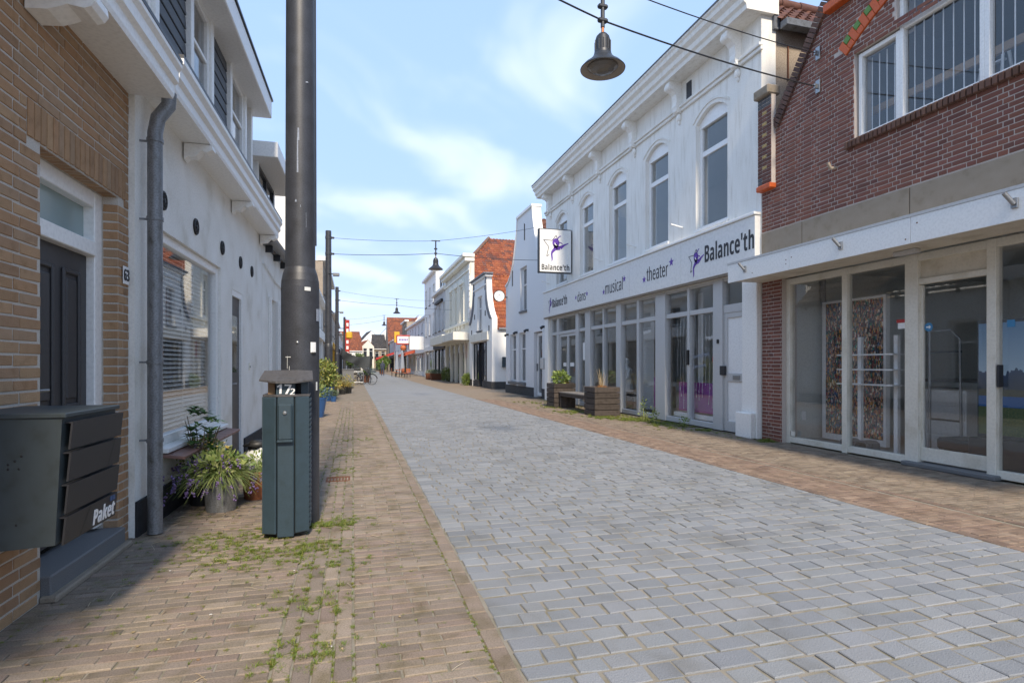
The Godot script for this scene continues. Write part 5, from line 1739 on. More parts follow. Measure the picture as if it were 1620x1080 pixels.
# a plain house of the far street: rows of windows and a shop window below
func plain_house(called: String, label: String, side: int, s0: float, s1: float, x: float, H: float, wm: Material, cols: int, floors: Array, shop_m: Material, roof := "flat", pal := [], group := "houses far down the street") -> Node3D:
	var W := s1 - s0
	var h: Node3D
	if side > 0: h = thing(called, label, "building", Vector3(x, 0, -s1), -PI / 2, group)
	elif side < 0: h = thing(called, label, "building", Vector3(x, 0, -s0), PI / 2, group)
	else: h = thing(called, label, "building", Vector3(x, 0, -s0), .12, group)
	var holes := [[.4, 0, W - .4, 2.7]]
	var cw := W / cols
	for f: Array in floors:
		for k in cols: holes.append([(k + .5) * cw - minf(.55, cw * .34), f[0], (k + .5) * cw + minf(.55, cw * .34), f[1]])
	wall(h, W, H, .3, holes, wm)
	shell(h, W, 9, H, wm)
	for k in range(1, holes.size()):
		var o: Array = holes[k]
		win(h, o[0], o[1], o[2], o[3], -.1, .08, M.plastic_white, [], [lerpf(o[1], o[3], .66)], M.pane_dim)
		slab("sill", o[0] - .06, o[1] - .08, o[2] + .06, o[1], -.1, .06, M.stone_sill, h)
	room(h, .3, 2.9, W - .3, H - .3, -.31, -2.5, M.room_dark, null, "upper_room")
	room(h, .3, .05, W - .3, 2.85, -.31, -2.5, M.room_dark)
	var n := maxi(2, int(W / 2.2))
	for k in n + 1: slab("shop_post", .4 + k * (W - .95) / n, 0, .55 + k * (W - .95) / n, 2.7, -.2, -.03, shop_m, h)
	slab("shop_pane", .5, .4, W - .5, 2.6, -.12, -.11, M.pane, h)
	slab("stall_riser", .5, 0, W - .5, .4, -.2, -.08, shop_m, h)
	slab("shop_fascia", .2, 2.72, W - .2, 3.2, 0, .12, shop_m, h, .01)
	if roof == "flat":
		slab("cornice", -.05, H, W + .05, H + .25, -.3, .3, M.white_clean, h, .02)
	elif roof == "eaves":
		slab("gutter", -.05, H, W + .05, H + .15, -.1, .3, M.white_clean, h, .02)
		var V := Vector3(0, .75, -.66).normalized()
		obj("roof", pantiles(Vector3(-.1, H + .1, .1), Vector3.RIGHT, V, W + .2, 4.6, pal, null, .3, .36), M.tile_red, h)
		var g := PA.new()
		for e: float in [.15, W - .15]: g.prism([Vector2(0, H), Vector2(-6.2, H), Vector2(-3.1, H + 3.4)], -.1, .1, Transform3D(Basis(Vector3.BACK, Vector3.UP, Vector3.LEFT), Vector3(e, 0, 0)))
		obj("gable", g, wm, h)
	elif roof == "gable":
		var q := PA.new()
		q.prism([Vector2(0, H), Vector2(W, H), Vector2(W / 2, H + W * .55)], -.3, 0)
		obj("gable", q, wm, h)
		for sg in [0, 1]:
			var V := Vector3(1, 1.1, 0).normalized()
			var o3 := Vector3(-.15, H - .1, -.0)
			if sg:
				V.x = -V.x
				o3.x = W + .15
			obj("roof", pantiles(o3, Vector3.FORWARD, V, 9.0, W * .5 / V.abs().x + .2, pal, null, .3, .36), M.tile_red, h)
	return h

func far_street() -> void:
	rng.seed = 12
	var red := [Color(.40, .13, .06), Color(.34, .11, .055), Color(.28, .10, .06)]
	var dark := [Color(.07, .07, .08), Color(.095, .09, .095)]
	var grey := [Color(.24, .22, .20), Color(.30, .28, .25)]
	# right side
	var a := plain_house("mansard_house", "narrow grey-white house with a dark boxed dormer on its roof", 1, 46.6, 53.8, 7.4, 7.6, M.grey_wall, 3, [[4.3, 6.6]], M.black, "flat")
	slab("roof_dormer", .8, 7.9, 6.0, 9.4, -2.0, -.4, M.lead, a, .02)
	win(a, 2.0, 8.05, 4.8, 9.2, -.36, .1, M.metal_dark, [3.4], [], M.pane_dim, "dormer_window")
	slab("hood", 1.6, 6.75, 5.6, 6.95, 0, .2, M.black, a)
	for k in 5: slab("shop_sticker", 1.0 + k * 1.2, .6, 1.35 + k * 1.2, 2.5, -.105, -.10, M.plastic_white, a)
	plain_house("tall_house", "tallest white house with stepped cornice beyond the dark dormer", 1, 54.0, 62.8, 7.6, 10.2, M.white_clean, 3, [[4.3, 6.4], [7.4, 9.2]], M.white_clean, "flat")
	var m := plain_house("panelled_shop", "long white panelled shop building with a strip of windows under its roof", 1, 63.2, 88.5, 8.0, 6.6, M.pale_wall, 7, [[5.1, 6.2]], M.white_clean, "flat")
	var pr := PA.new()
	for k in 48: pr.box(Vector3(.3 + k * .52, 4.1, .02), Vector3(.06, 1.6, .04))
	obj("wall_ribs", pr, M.pale_wall, m)
	var V := Vector3(0, .75, -.66).normalized()
	obj("roof", pantiles(Vector3(1, 6.9, -2.0), Vector3.RIGHT, V, 20, 4.0, dark, null, .34, .4), M.tile_dark, m)
	for e: Array in [[2.0, 7.0], [8.0, 13.0]]:
		var q := PA.new()
		q.prism([Vector2(0, 3.3), Vector2(1.5, 2.75), Vector2(1.5, 2.45), Vector2(0, 2.9)], e[0], e[1], Transform3D(Basis(Vector3.BACK, Vector3.UP, Vector3.RIGHT), Vector3(0, 0, .13)))
		obj("awning", q, M.awning_red, m)
	var sg := thing("blank_sign", "large blank white projecting signboard on the panelled shop", "sign", Vector3(7.2, 3.75, -64.5))
	bx("board", Vector3.ZERO, Vector3(2.2, 1.5, .2), M.plastic_white, sg, .02)
	bx("edge", Vector3(-1.14, 0, 0), Vector3(.06, 1.5, .22), M.ink, sg)
	bx("arm", Vector3(1.15, .3, 0), Vector3(.2, .08, .08), M.metal_dark, sg)
	plain_house("balcony_house", "brown brick house with small balconies beyond the panelled shop", 1, 88.8, 97.0, 8.0, 8.0, M.brown_wall, 3, [[4.0, 5.4], [6.0, 7.4]], M.metal_dark, "flat")
	plain_house("orange_roof_house", "white house with a steep orange tile roof far down the street", 1, 97.3, 112.0, 7.9, 6.2, M.white_clean, 4, [[3.8, 5.4]], M.white_clean, "eaves", red)
	plain_house("grey_shop_house", "grey stone house at the right end of the street", 1, 112.3, 126.0, 7.7, 6.0, M.grey_wall, 4, [[3.8, 5.2]], M.black, "eaves", red)
	plain_house("brown_gable_house", "brown gabled house at the right end of the street", 1, 126.3, 138.0, 7.4, 5.6, M.brown_wall, 3, [[3.8, 5.2]], M.metal_dark, "gable", red)
	var rs := thing("shop_sign", "white light-box sign with a red border hanging over the terrace", "sign", Vector3(6.3, 4.55, -75.0))
	bx("case", Vector3.ZERO, Vector3(1.75, 1.25, .25), M.red_paint, rs, .03)
	bx("face", Vector3(0, 0, .13), Vector3(1.5, .9, .02), M.plastic_white, rs)
	for k in 6: bx("letter", Vector3(-.5 + k * .2, .02 * (k % 2), .142), Vector3(.13, .24, .008), M.purple, rs)
	var od := PA.new()
	od.lathe(Vector3(0, -1.05, 0), [Vector2(0, .4), Vector2(.28, .3), Vector2(.4, 0), Vector2(.28, -.3), Vector2(0, -.4)], 12)
	obj("lower_disc", od, M.orange_paint, rs)
	bx("arm", Vector3(1.2, .2, 0), Vector3(.8, .08, .08), M.metal_dark, rs)
	var ys := thing("yellow_sign", "small yellow box sign on the balcony house", "sign", Vector3(6.6, 5.6, -90.0))
	bx("case", Vector3.ZERO, Vector3(.8, 1.7, .3), M.yellow_paint, ys, .03)
	bx("arm", Vector3(.8, .2, 0), Vector3(1.2, .1, .1), M.metal_dark, ys)
	# closing row where the street bends
	plain_house("end_house", "white gabled house closing the end of the street", 1, 142.0, 156.0, 5.5, 7.4, M.white_clean, 4, [[3.8, 5.2], [5.7, 6.8]], M.white_clean, "eaves", dark)
	for a2: Array in [[128.0, -1.6, 3.6, 4.2, M.white_clean, "eaves", red, "low white shop with an orange roof at the bend"], [131.0, 2.0, 2.6, 5.4, M.cream_wall, "gable", red, "narrow cream gabled house at the bend"], [133.0, 4.6, 2.8, 4.8, M.brown_wall, "eaves", dark, "small brown brick house at the bend"], [150.0, -5.0, 7.0, 6.4, M.tan_mortar, "eaves", red, "broad brick house behind the low shops at the bend"], [152.0, 2.2, 5.0, 7.4, M.white_clean, "gable", dark, "tall white gabled house behind the bend"]]:
		plain_house("bend_house", a2[7], 0, a2[0], a2[0] + a2[2], a2[1], a2[3], a2[4], 2, [[3.1, a2[3] - .4]], M.metal_dark, a2[5], a2[6])
	for a2: Array in [[1.2, 98.0, 1.9, "rounded green street tree in the distance by the left row"], [5.9, 104.0, 1.6, "small green street tree in the distance by the orange roof"], [-.3, 78.0, 1.3, "young green street tree near the red banner"]]:
		var tr := thing("street_tree", a2[3], "tree", Vector3(a2[0], 0, -a2[1]))
		tb("trunk", [Vector3.ZERO, Vector3(0, a2[2], 0), Vector3(.1, a2[2] * 1.5, 0)], [.09, .07, .03], M.wood_dark, tr, 8)
		var q := PA.new()
		for k in 6: foliage(q, Vector3(rng.randf_range(-.5, .5), a2[2] * 1.35 + rng.randf_range(-.5, .6), rng.randf_range(-.5, .5)), Vector3(.6, .5, .6) * a2[2] * .5, 160, .22, [Color(.10, .17, .04), Color(.15, .22, .05), Color(.07, .12, .03)], .2)
		obj("crown", q, M.leaf, tr)
	# left side
	var l3 := thing("white_block", "tall plain white block with a flat roof rising behind the cottage roof", "building", Vector3(-1.62, 0, -16.85), PI / 2)
	wall(l3, 7.1, 6.5, .3, [[1, .5, 3, 2.5], [4, .5, 6, 2.5], [1.2, 3.6, 2.6, 5.2], [4.2, 3.6, 5.6, 5.2]], M.white_clean)
	shell(l3, 7.1, 9, 6.5, M.white_clean)
	for o: Array in [[1, .5, 3, 2.5], [4, .5, 6, 2.5], [1.2, 3.6, 2.6, 5.2], [4.2, 3.6, 5.6, 5.2]]: win(l3, o[0], o[1], o[2], o[3], -.1, .08, M.plastic_white, [(o[0] + o[2]) / 2], [], M.pane_dim)
	slab("parapet", -.06, 6.5, 7.16, 6.95, -9.2, .12, M.white_clean, l3, .02)
	var l4 := plain_house("shingle_house", "white house with a grey shingled roof behind the second lamp post", -1, 24.2, 36.0, -1.75, 4.6, M.white_clean, 4, [[3.3, 4.3]], M.white_clean, "eaves", grey)
	slab("louvre_box", 8.0, 4.8, 10.5, 6.0, -1.4, -.2, M.white_clean, l4)
	for k in 6: slab("louvre", 8.1, 4.95 + k * .17, 10.4, 5.05 + k * .17, -.2, -.17, M.metal_dark, l4)
	plain_house("brick_terrace", "red brown brick house with a stone top beyond the shingled roof", -1, 36.2, 50.0, -1.75, 7.6, M.brown_wall, 4, [[3.8, 5.2], [5.8, 7.0]], M.white_clean, "flat")
	plain_house("yellow_front_house", "brick house with a yellow shop front far along the left row", -1, 50.3, 70.0, -1.7, 5.6, M.tan_mortar, 5, [[3.8, 5.0]], M.yellow_paint, "eaves", red)
	plain_house("plain_row_house", "white row house with an orange roof at the left end of the street", -1, 70.3, 95.0, -1.6, 5.0, M.white_clean, 6, [[3.5, 4.6]], M.metal_dark, "eaves", red)
	plain_house("last_left_house", "pale house with dark windows before the bend on the left", -1, 95.3, 140.0, -1.4, 5.4, M.pale_wall, 9, [[3.5, 4.8]], M.white_clean, "eaves", red)
	var bn := thing("red_banner", "tall red vertical shop banner sign fixed to the left row", "sign", Vector3(-.55, 3.9, -62.0))
	bx("case", Vector3.ZERO, Vector3(.42, 4.2, .18), M.red_paint, bn, .02)
	bx("arm", Vector3(-.7, 1.2, 0), Vector3(1.0, .08, .08), M.metal_dark, bn)
	for k in 6: bx("letter", Vector3(0, 1.6 - k * .6, .095), Vector3(.22, .34, .01), M.plastic_white, bn)
	var yb := thing("yellow_lamp_sign", "rounded yellow shop sign beside the red banner", "sign", Vector3(-.35, 4.2, -58.0))
	bx("case", Vector3.ZERO, Vector3(.6, .7, .25), M.yellow_paint, yb, .12)
	bx("arm", Vector3(-.9, 0, 0), Vector3(1.0, .08, .08), M.metal_dark, yb)

# ---------------------------------------------------------------- plants
func foliage(p: PA, o: Vector3, r: Vector3, n: int, size: float, pal: Array, hollow := 0.35) -> void:
	for k in n:
		var d := Vector3(rng.randfn(), rng.randfn(), rng.randfn()).normalized()
		var q := o + d * r * lerpf(hollow, 1.0, pow(rng.randf(), .5)) * rng.randf_range(.82, 1.12)
		var ax := Vector3(rng.randf_range(-1, 1), rng.randf_range(-.4, .9), rng.randf_range(-1, 1)).normalized()
		ax = (ax + d * .8).normalized()
		var sd := ax.cross(Vector3(rng.randf_range(-1, 1), rng.randf_range(-1, 1), rng.randf_range(-1, 1))).normalized()
		var l := size * rng.randf_range(.6, 1.3)
		var c := pick(pal, .25)
		var m := q + ax * l * .5
		var nr := ax.cross(sd)
		p.tri(q, m + sd * l * .22, m - sd * l * .22, nr, c)
		p.tri(m + sd * l * .22, m - sd * l * .22, q + ax * l - nr * l * .12, nr, c)

# ---------------------------------------------------------------- street furniture
func lamp_post(label: String, x: float, s: float, top: float, near := false) -> Node3D:
	var t := thing("lamp_post", label, "lamp post", Vector3(x, 0, -s), 0.0, "dark posts that carry the span wires")
	var p := PA.new()
	p.lathe(Vector3.ZERO, [Vector2(.15, 0), Vector2(.15, 1.94), Vector2(.147, 1.99), Vector2(.135, 2.05), Vector2(.122, 2.09), Vector2(.119, 2.10)], 40 if near else 16)
	obj("base_tube", p, M.pole_paint, t)
	p = PA.new()
	p.lathe(Vector3.ZERO, [Vector2(.1185, 2.08), Vector2(.105, top), Vector2(.0, top)], 40 if near else 16)
	obj("upper_tube", p, M.pole_paint, t)
	for v: float in [top - .25, top - .85]:
		p = PA.new()
		p.lathe(Vector3(0, v, 0), [Vector2(.10, -.05), Vector2(.117, -.05), Vector2(.117, .05), Vector2(.10, .05)], 16)
		p.box(Vector3(.16, 0, 0) + Vector3(0, v, 0), Vector3(.1, .07, .05))
		obj("wire_collar", p, M.pole_paint, t)
	if near:
		# service hatch: a thin curved plate with a lock
		p = PA.new()
		var a0 := -PI / 2 - .42
		var a1 := -PI / 2 + .42
		for k in 10:
			var b0 := lerpf(a0, a1, k / 10.0)
			var b1 := lerpf(a0, a1, (k + 1) / 10.0)
			var r := .1545
			var q0 := Vector3(cos(b0) * r, 0, -sin(b0) * r)
			var q1 := Vector3(cos(b1) * r, 0, -sin(b1) * r)
			p.quad(q0 + Vector3.UP * 1.02, q1 + Vector3.UP * 1.02, q1 + Vector3.UP * 1.52, q0 + Vector3.UP * 1.52, q0)
		for b: float in [a0, a1]:
			p.quad(Vector3(cos(b) * .1545, 1.02, -sin(b) * .1545), Vector3(cos(b) * .149, 1.02, -sin(b) * .149), Vector3(cos(b) * .149, 1.52, -sin(b) * .149), Vector3(cos(b) * .1545, 1.52, -sin(b) * .1545), Vector3(-sin(b), 0, -cos(b)))
		obj("hatch", p, M.pole_paint, t)
		p = PA.new()
		p.ball(Vector3(-.01, 1.48, .152), Vector3(.014, .014, .010), 8)
		obj("hatch_lock", p, M.steel, t)
		var stk := func(az: float, v: float, w: float, hh: float, m: Material, called: String) -> void:
			var q := PA.new()
			for k in 4:
				var b0 := az + w / .156 * (k / 4.0 - .5)
				var b1 := az + w / .156 * ((k + 1) / 4.0 - .5)
				q.quad(Vector3(sin(b0) * .156, v, cos(b0) * .156), Vector3(sin(b1) * .156, v, cos(b1) * .156), Vector3(sin(b1) * .156, v + hh, cos(b1) * .156), Vector3(sin(b0) * .156, v + hh, cos(b0) * .156), Vector3(sin(az), 0, cos(az)))
			obj(called, q, m, t)
		stk.call(.78, 1.40, .055, .085, M.plastic_white, "torn_sticker")
		stk.call(.80, 1.385, .045, .02, M.black, "torn_sticker")
		stk.call(1.02, 1.09, .02, .07, M.bag_white, "torn_sticker")
		stk.call(1.15, 1.66, .05, .10, M.parasol, "torn_sticker")
		for a: Array in [[-.6, 1.27, .004, .10], [-.56, 1.36, .05, .006], [-.48, 1.2, .004, .09], [.2, 1.04, .09, .006], [.1, 1.05, .05, .005], [.45, 1.9, .05, .03]]:
			stk.call(a[0], a[1], a[2], a[3], M.bag_white, "scratch")
		for a: Array in [[-.1, 2.86, .012, .28], [-.05, 3.12, .016, .10], [-.15, 2.62, .03, .02], [.05, 2.58, .014, .02], [.45, 2.42, .008, .12], [.5, 3.6, .03, .01]]:
			var q := PA.new()
			var b: float = a[0]
			var r := .1125 + .004
			q.quad(Vector3(sin(b) * r - a[2] / 2, a[1], cos(b) * r), Vector3(sin(b) * r + a[2] / 2, a[1], cos(b) * r), Vector3(sin(b) * r + a[2] / 3, a[1] + a[3], cos(b) * r), Vector3(sin(b) * r - a[2] / 3, a[1] + a[3], cos(b) * r), Vector3(sin(b), 0, cos(b)))
			obj("paint_mark", q, M.parasol, t)
		# side conduit and small fitting near the top
		tb("conduit", [Vector3(.115, 2.3, -.03), Vector3(.105, top - .3, -.03)], [.012], M.pole_paint, t, 8)
		bx("floodlight", Vector3(.19, 4.50, .0), Vector3(.12, .16, .12), M.metal_dark, t, .02)
	else:
		tb("camera_arm", [Vector3(0, top - 1.6, .1), Vector3(.18, top - 1.62, .16)], [.02], M.metal_dark, t, 6)
		bx("camera", Vector3(.28, top - 1.65, .18), Vector3(.24, .12, .12), M.zinc, t, .02)
	return t

func wire(label: String, pts: Array, r := .009, group := "span wires over the street") -> void:
	# a slack line through the points
	var q := []
	for k in pts.size() - 1:
		var a: Vector3 = pts[k]
		var b: Vector3 = pts[k + 1]
		for j in 9: q.append(a.lerp(b, j / 9.0) + Vector3.DOWN * (a.distance_to(b) * .012 * 4 * (j / 9.0) * (1 - j / 9.0)))
	q.append(pts[-1])
	var o := tb(numbered("span_wire"), q, [r], M.metal_dark, self, 6)
	tag(o, label, "wire", group)

func hanging_lamp(label: String, c: Vector3) -> void:
	# c: centre of the rim
	var t := thing("hanging_lamp", label, "street lamp", c, 0.0, "bell lamps hung over the street")
	var p := PA.new()
	p.lathe(Vector3.ZERO, [Vector2(.255, -.006), Vector2(.258, .004), Vector2(.22, .045), Vector2(.165, .085), Vector2(.12, .13), Vector2(.10, .17), Vector2(.095, .20)], 36)
	obj("shade", p, M.metal_dark, t)
	p = PA.new()
	p.lathe(Vector3.ZERO, [Vector2(.252, -.004), Vector2(.20, .030), Vector2(.17, .034)], 36)
	obj("reflector", p, M.lamp_inside, t)
	p = PA.new()
	p.lathe(Vector3.ZERO, [Vector2(.176, .03), Vector2(.172, .014), Vector2(.13, -.012), Vector2(.07, -.026), Vector2(0, -.03)], 30)
	obj("lens", p, M.lamp_glass, t)
	p = PA.new()
	p.lathe(Vector3.ZERO, [Vector2(.094, .19), Vector2(.086, .20), Vector2(.086, .33), Vector2(.075, .37), Vector2(.05, .40), Vector2(.02, .415)], 24)
	for k in 10:
		var a := TAU * k / 10
		p.box(Vector3(cos(a) * .088, .26, sin(a) * .088), Vector3(.012, .12, .012))
	obj("cap", p, M.metal_dark, t)
	tb("neck", [Vector3(0, .40, 0), Vector3(0, .49, 0)], [.017], M.copper, t)
	tb("rod", [Vector3(0, .48, 0), Vector3(0, 1.02, 0)], [.024], M.metal_dark, t)
	bx("cross_bar", Vector3(0, 1.0, 0), Vector3(.30, .03, .03), M.metal_dark, t)
	p = PA.new()
	for v: float in [.56, .72]:
		p.cbox(Vector3(0, v, 0), Vector3(.12, .05, .06), .015)
	obj("clamp", p, M.metal_dark, t)

func litter_bin() -> void:
	var t := thing("litter_bin", "dark teal municipal litter bin with grey lid and number 17 beside the lamp post", "litter bin", Vector3(-.485, 0, -4.68), .03)
	var m: Material = M.bin_green
	var plan := [Vector2(-.165, .09), Vector2(-.065, .14), Vector2(.06, .14), Vector2(.165, .09), Vector2(.165, -.15), Vector2(-.165, -.15)]
	var flatX := Transform3D(Basis(Vector3.RIGHT, Vector3.FORWARD, Vector3.UP), Vector3.ZERO)   # plan (x, depth) -> ground
	var up := func(poly: Array, v0: float, v1: float, mm: Material, called: String, parent: Node) -> MeshInstance3D:
		var p := PA.new()
		var q := []
		for a: Vector2 in poly: q.append(Vector2(a.x, -a.y))
		p.prism(q, v0, v1, flatX)
		return obj(called, p, mm, parent)
	var inner := []
	for a: Vector2 in plan: inner.append(a * .90)
	up.call(inner, .03, 1.05, M.black, "core", t)
	# three front panels and plain sides
	var pan := func(a: Vector2, b: Vector2, v0: float, v1: float, called: String, lift := 0.0) -> MeshInstance3D:
		var d := (b - a).normalized()
		var n := Vector2(-d.y, d.x)
		if n.y < 0 and absf(n.y) > .1: n = -n
		var c := (a + b) / 2 + n * lift
		var p := PA.new()
		p.cbox(Vector3(c.x, (v0 + v1) / 2, c.y), Vector3(a.distance_to(b) - .008, v1 - v0, .022), .006, Color.WHITE, Basis(Vector3.UP, atan2(-d.y, d.x)))
		return obj(called, p, m, t)
	pan.call(plan[0], plan[1], .04, 1.06, "side_panel")
	pan.call(plan[1], plan[2], .015, 1.06, "front_panel", -.006)
	pan.call(plan[2], plan[3], .04, 1.06, "side_panel")
	up.call([Vector2(-.17, .09), Vector2(-.16, .09), Vector2(-.16, -.15), Vector2(-.17, -.15)], .04, 1.06, m, "side_panel", t)
	up.call([Vector2(-.165, -.15), Vector2(.165, -.15), Vector2(.165, -.16), Vector2(-.165, -.16)], .04, 1.06, m, "back_panel", t)
	for k in 26: bx("vent_slat", Vector3(.165, .08 + k * .038, -.03), Vector3(.012, .026, .22), m, t, .004)
	var lb := bx("lock_box", Vector3(-.005, .875, .156), Vector3(.105, .27, .05), m, t, .012)
	bx("lip", Vector3(-.005, .735, .16), Vector3(.112, .02, .045), m, lb, .005)
	var p := PA.new()
	p.lathe(Vector3.ZERO, [Vector2(0, .012), Vector2(.012, .01), Vector2(.016, 0)], 12)
	obj("lock", p, M.steel, lb).transform = Transform3D(Basis(Vector3.RIGHT, PI / 2), Vector3(-.005, .945, .181))
	up.call(plan, 1.062, 1.078, M.bin_lid, "rim", t)
	up.call([Vector2(-.07, .125), Vector2(.06, .125), Vector2(.06, -.1), Vector2(-.07, -.1)], 1.078, 1.20, m, "throat", t)
	up.call([Vector2(-.135, .04), Vector2(-.085, .06), Vector2(-.085, -.08), Vector2(-.135, -.08)], 1.079, 1.185, M.wood_pale, "cardboard", t).set_meta("label", "folded cardboard stuck in the slot")
	up.call([Vector2(.10, .02), Vector2(.15, .02), Vector2(.15, -.14), Vector2(.10, -.14)], 1.078, 1.20, m, "post", t)
	text("number", "17", .10, M.plastic_white, t, Vector3(-.015, 1.118, .130), Basis(Vector3.BACK, -.05), true)
	text("number", "2", .07, M.plastic_white, t, Vector3(.044, 1.098, .130), Basis(Vector3.BACK, -.1), true)
	# folded sheet lid
	p = PA.new()
	var lo := [Vector3(-.19, 1.190, .10), Vector3(-.07, 1.175, .18), Vector3(.07, 1.175, .18), Vector3(.19, 1.190, .10)]
	var hi := [Vector3(-.165, 1.255, -.02), Vector3(-.07, 1.26, -.02), Vector3(.07, 1.26, -.02), Vector3(.18, 1.255, -.02)]
	var bk := [Vector3(-.18, 1.19, -.18), Vector3(-.07, 1.19, -.20), Vector3(.07, 1.19, -.20), Vector3(.18, 1.19, -.18)]
	for k in 3:
		p.quad(lo[k], lo[k + 1], hi[k + 1], hi[k], Vector3(0, 1, 1))
		p.quad(hi[k], hi[k + 1], bk[k + 1], bk[k], Vector3(0, 1, -1))
		p.quad(lo[k] + Vector3.DOWN * .012, lo[k + 1] + Vector3.DOWN * .012, hi[k + 1] + Vector3.DOWN * .012, hi[k] + Vector3.DOWN * .012, Vector3(0, -1, -1))
		p.quad(lo[k], lo[k + 1], lo[k + 1] + Vector3.DOWN * .012, lo[k] + Vector3.DOWN * .012, Vector3(0, 0, 1))
	for q: Array in [[lo[0], hi[0], bk[0]], [lo[3], hi[3], bk[3]]]:
		p.tri(q[0], q[1], q[2], Vector3(q[0].x, 0, 0))
	obj("lid", p, M.bin_lid, t)

func parcel_box() -> void:
	var sN := 2.98
	var t := thing("parcel_box", "dark slate wall-mounted parcel letterbox with four slanted drawer fronts marked Paket", "letterbox", Vector3(-1.74 + .025 * sN, .48, -sN), PI / 2 - atan(.025))
	# local: u along the wall (away from the camera), v up, z out
	var D := .45
	var Hh := .60
	var p := PA.new()
	p.prism([Vector2(.012, .0), Vector2(D - .055, .02), Vector2(D - .028, .585), Vector2(.012, .585)], 0, .55, Transform3D(Basis(Vector3.BACK, Vector3.UP, Vector3.RIGHT), Vector3.ZERO))
	obj("case", p, M.box_side, t)
	bx("lid", Vector3(.275, Hh - .005, D / 2 - .01), Vector3(.57, .022, D + .0), M.box_side, t, .004)
	var vs := [.012, .152, .297, .442, .578]
	for k in 4:
		var v0: float = vs[k]
		var v1: float = vs[k + 1] - .014
		var zz := D - .042 + .028 * (k / 3.0)
		p = PA.new()
		var z0 := zz - .0 + .0
		p.prism([Vector2(z0, v0), Vector2(z0 + .008, v0), Vector2(z0 + .020, v1), Vector2(z0 + .012, v1)], .025 if k < 3 else .02, .56, Transform3D(Basis(Vector3.BACK, Vector3.UP, Vector3.RIGHT), Vector3.ZERO))
		p.box(Vector3(.29, v1 - .003, zz - .01), Vector3(.53, .006, .05))
		var dr := obj("drawer_front", p, M.box_front, t)
		if k == 0 or k == 2:
			var q := PA.new()
			var a0 := .17 if k == 0 else .42
			var a1 := .25 if k == 0 else .47
			var za := z0 + .0085
			var zb := z0 + .0205
			q.quad(Vector3(a0, v0 + .004, za), Vector3(a0 + .006, v0 + .004, za), Vector3(a1 + .006, v1 - .004, zb), Vector3(a1, v1 - .004, zb), Vector3.BACK)
			obj("slash_groove", q, M.black, dr)
	var tn := Basis(Vector3.RIGHT, .095)
	var wt := text("lettering", "Paket", .105, M.plastic_white, t, Vector3.ZERO, tn, true, .95, .003)
	var bb := wt.mesh.get_aabb()
	var kx := .235 / bb.size.x
	wt.transform = Transform3D(tn * Basis.from_scale(Vector3(kx, 1.0, 1)), Vector3(.30 - bb.position.x * kx, .062, D - .0275))
	for k in 2: bx("blue_tag", Vector3(.485 + k * .032, .118, D - .0225), Vector3(.024, .024, .002), M.pot_blue, t)
	for a: Array in [[.10, .385], [.125, .40], [.10, .365], [.14, .365], [.15, .42], [.13, .12]]:
		p = PA.new()
		p.ball(Vector3(.0, a[1], D - .33 + a[0]), Vector3(.003, .0055, .0055), 6)
		obj("rivet", p, M.black, t)
	bx("wall_bracket", Vector3(.275, .3, .004), Vector3(.4, .4, .02), M.black, t)

func pot(called: String, label: String, at: Vector3, r: float, hh: float, m: Material, group := "", taper := .78) -> Node3D:
	var t := thing(called, label, "potted plant", at, rng.randf() * TAU, group)
	var p := PA.new()
	p.lathe(Vector3.ZERO, [Vector2(0, .0), Vector2(r * taper, 0), Vector2(r * .96, hh * .9), Vector2(r, hh * .9), Vector2(r, hh), Vector2(r * .9, hh), Vector2(r * .88, hh * .88)], 24)
	obj("pot", p, m, t)
	p = PA.new()
	p.lathe(Vector3.ZERO, [Vector2(r * .89, hh * .885), Vector2(0, hh * .9)], 20)
	obj("soil", p, M.soil, t)
	return t

func arching(p: PA, o: Vector3, n: int, lmin: float, lmax: float, w: float, pal: Array, spread := 1.0, tips := []) -> void:
	for k in n:
		var az := rng.randf() * TAU
		var el := rng.randf_range(.45, 1.45)
		var d := Vector3(cos(az) * cos(el) * spread, sin(el), sin(az) * cos(el) * spread).normalized()
		var l := rng.randf_range(lmin, lmax)
		var c := pick(pal, .25)
		var a := o + Vector3(cos(az), 0, sin(az)) * rng.randf() * .08
		var prev := a
		var sd := d.cross(Vector3.UP).normalized() * w
		for j in 5:
			var f := (j + 1) / 5.0
			var q := a + d * l * f + Vector3.DOWN * l * .62 * f * f
			var w0 := 1.0 - j * .17
			p.quad(prev - sd * w0, prev + sd * w0, q + sd * (w0 - .17), q - sd * (w0 - .17), sd.cross(q - prev), c)
			prev = q
		tips.append(prev)

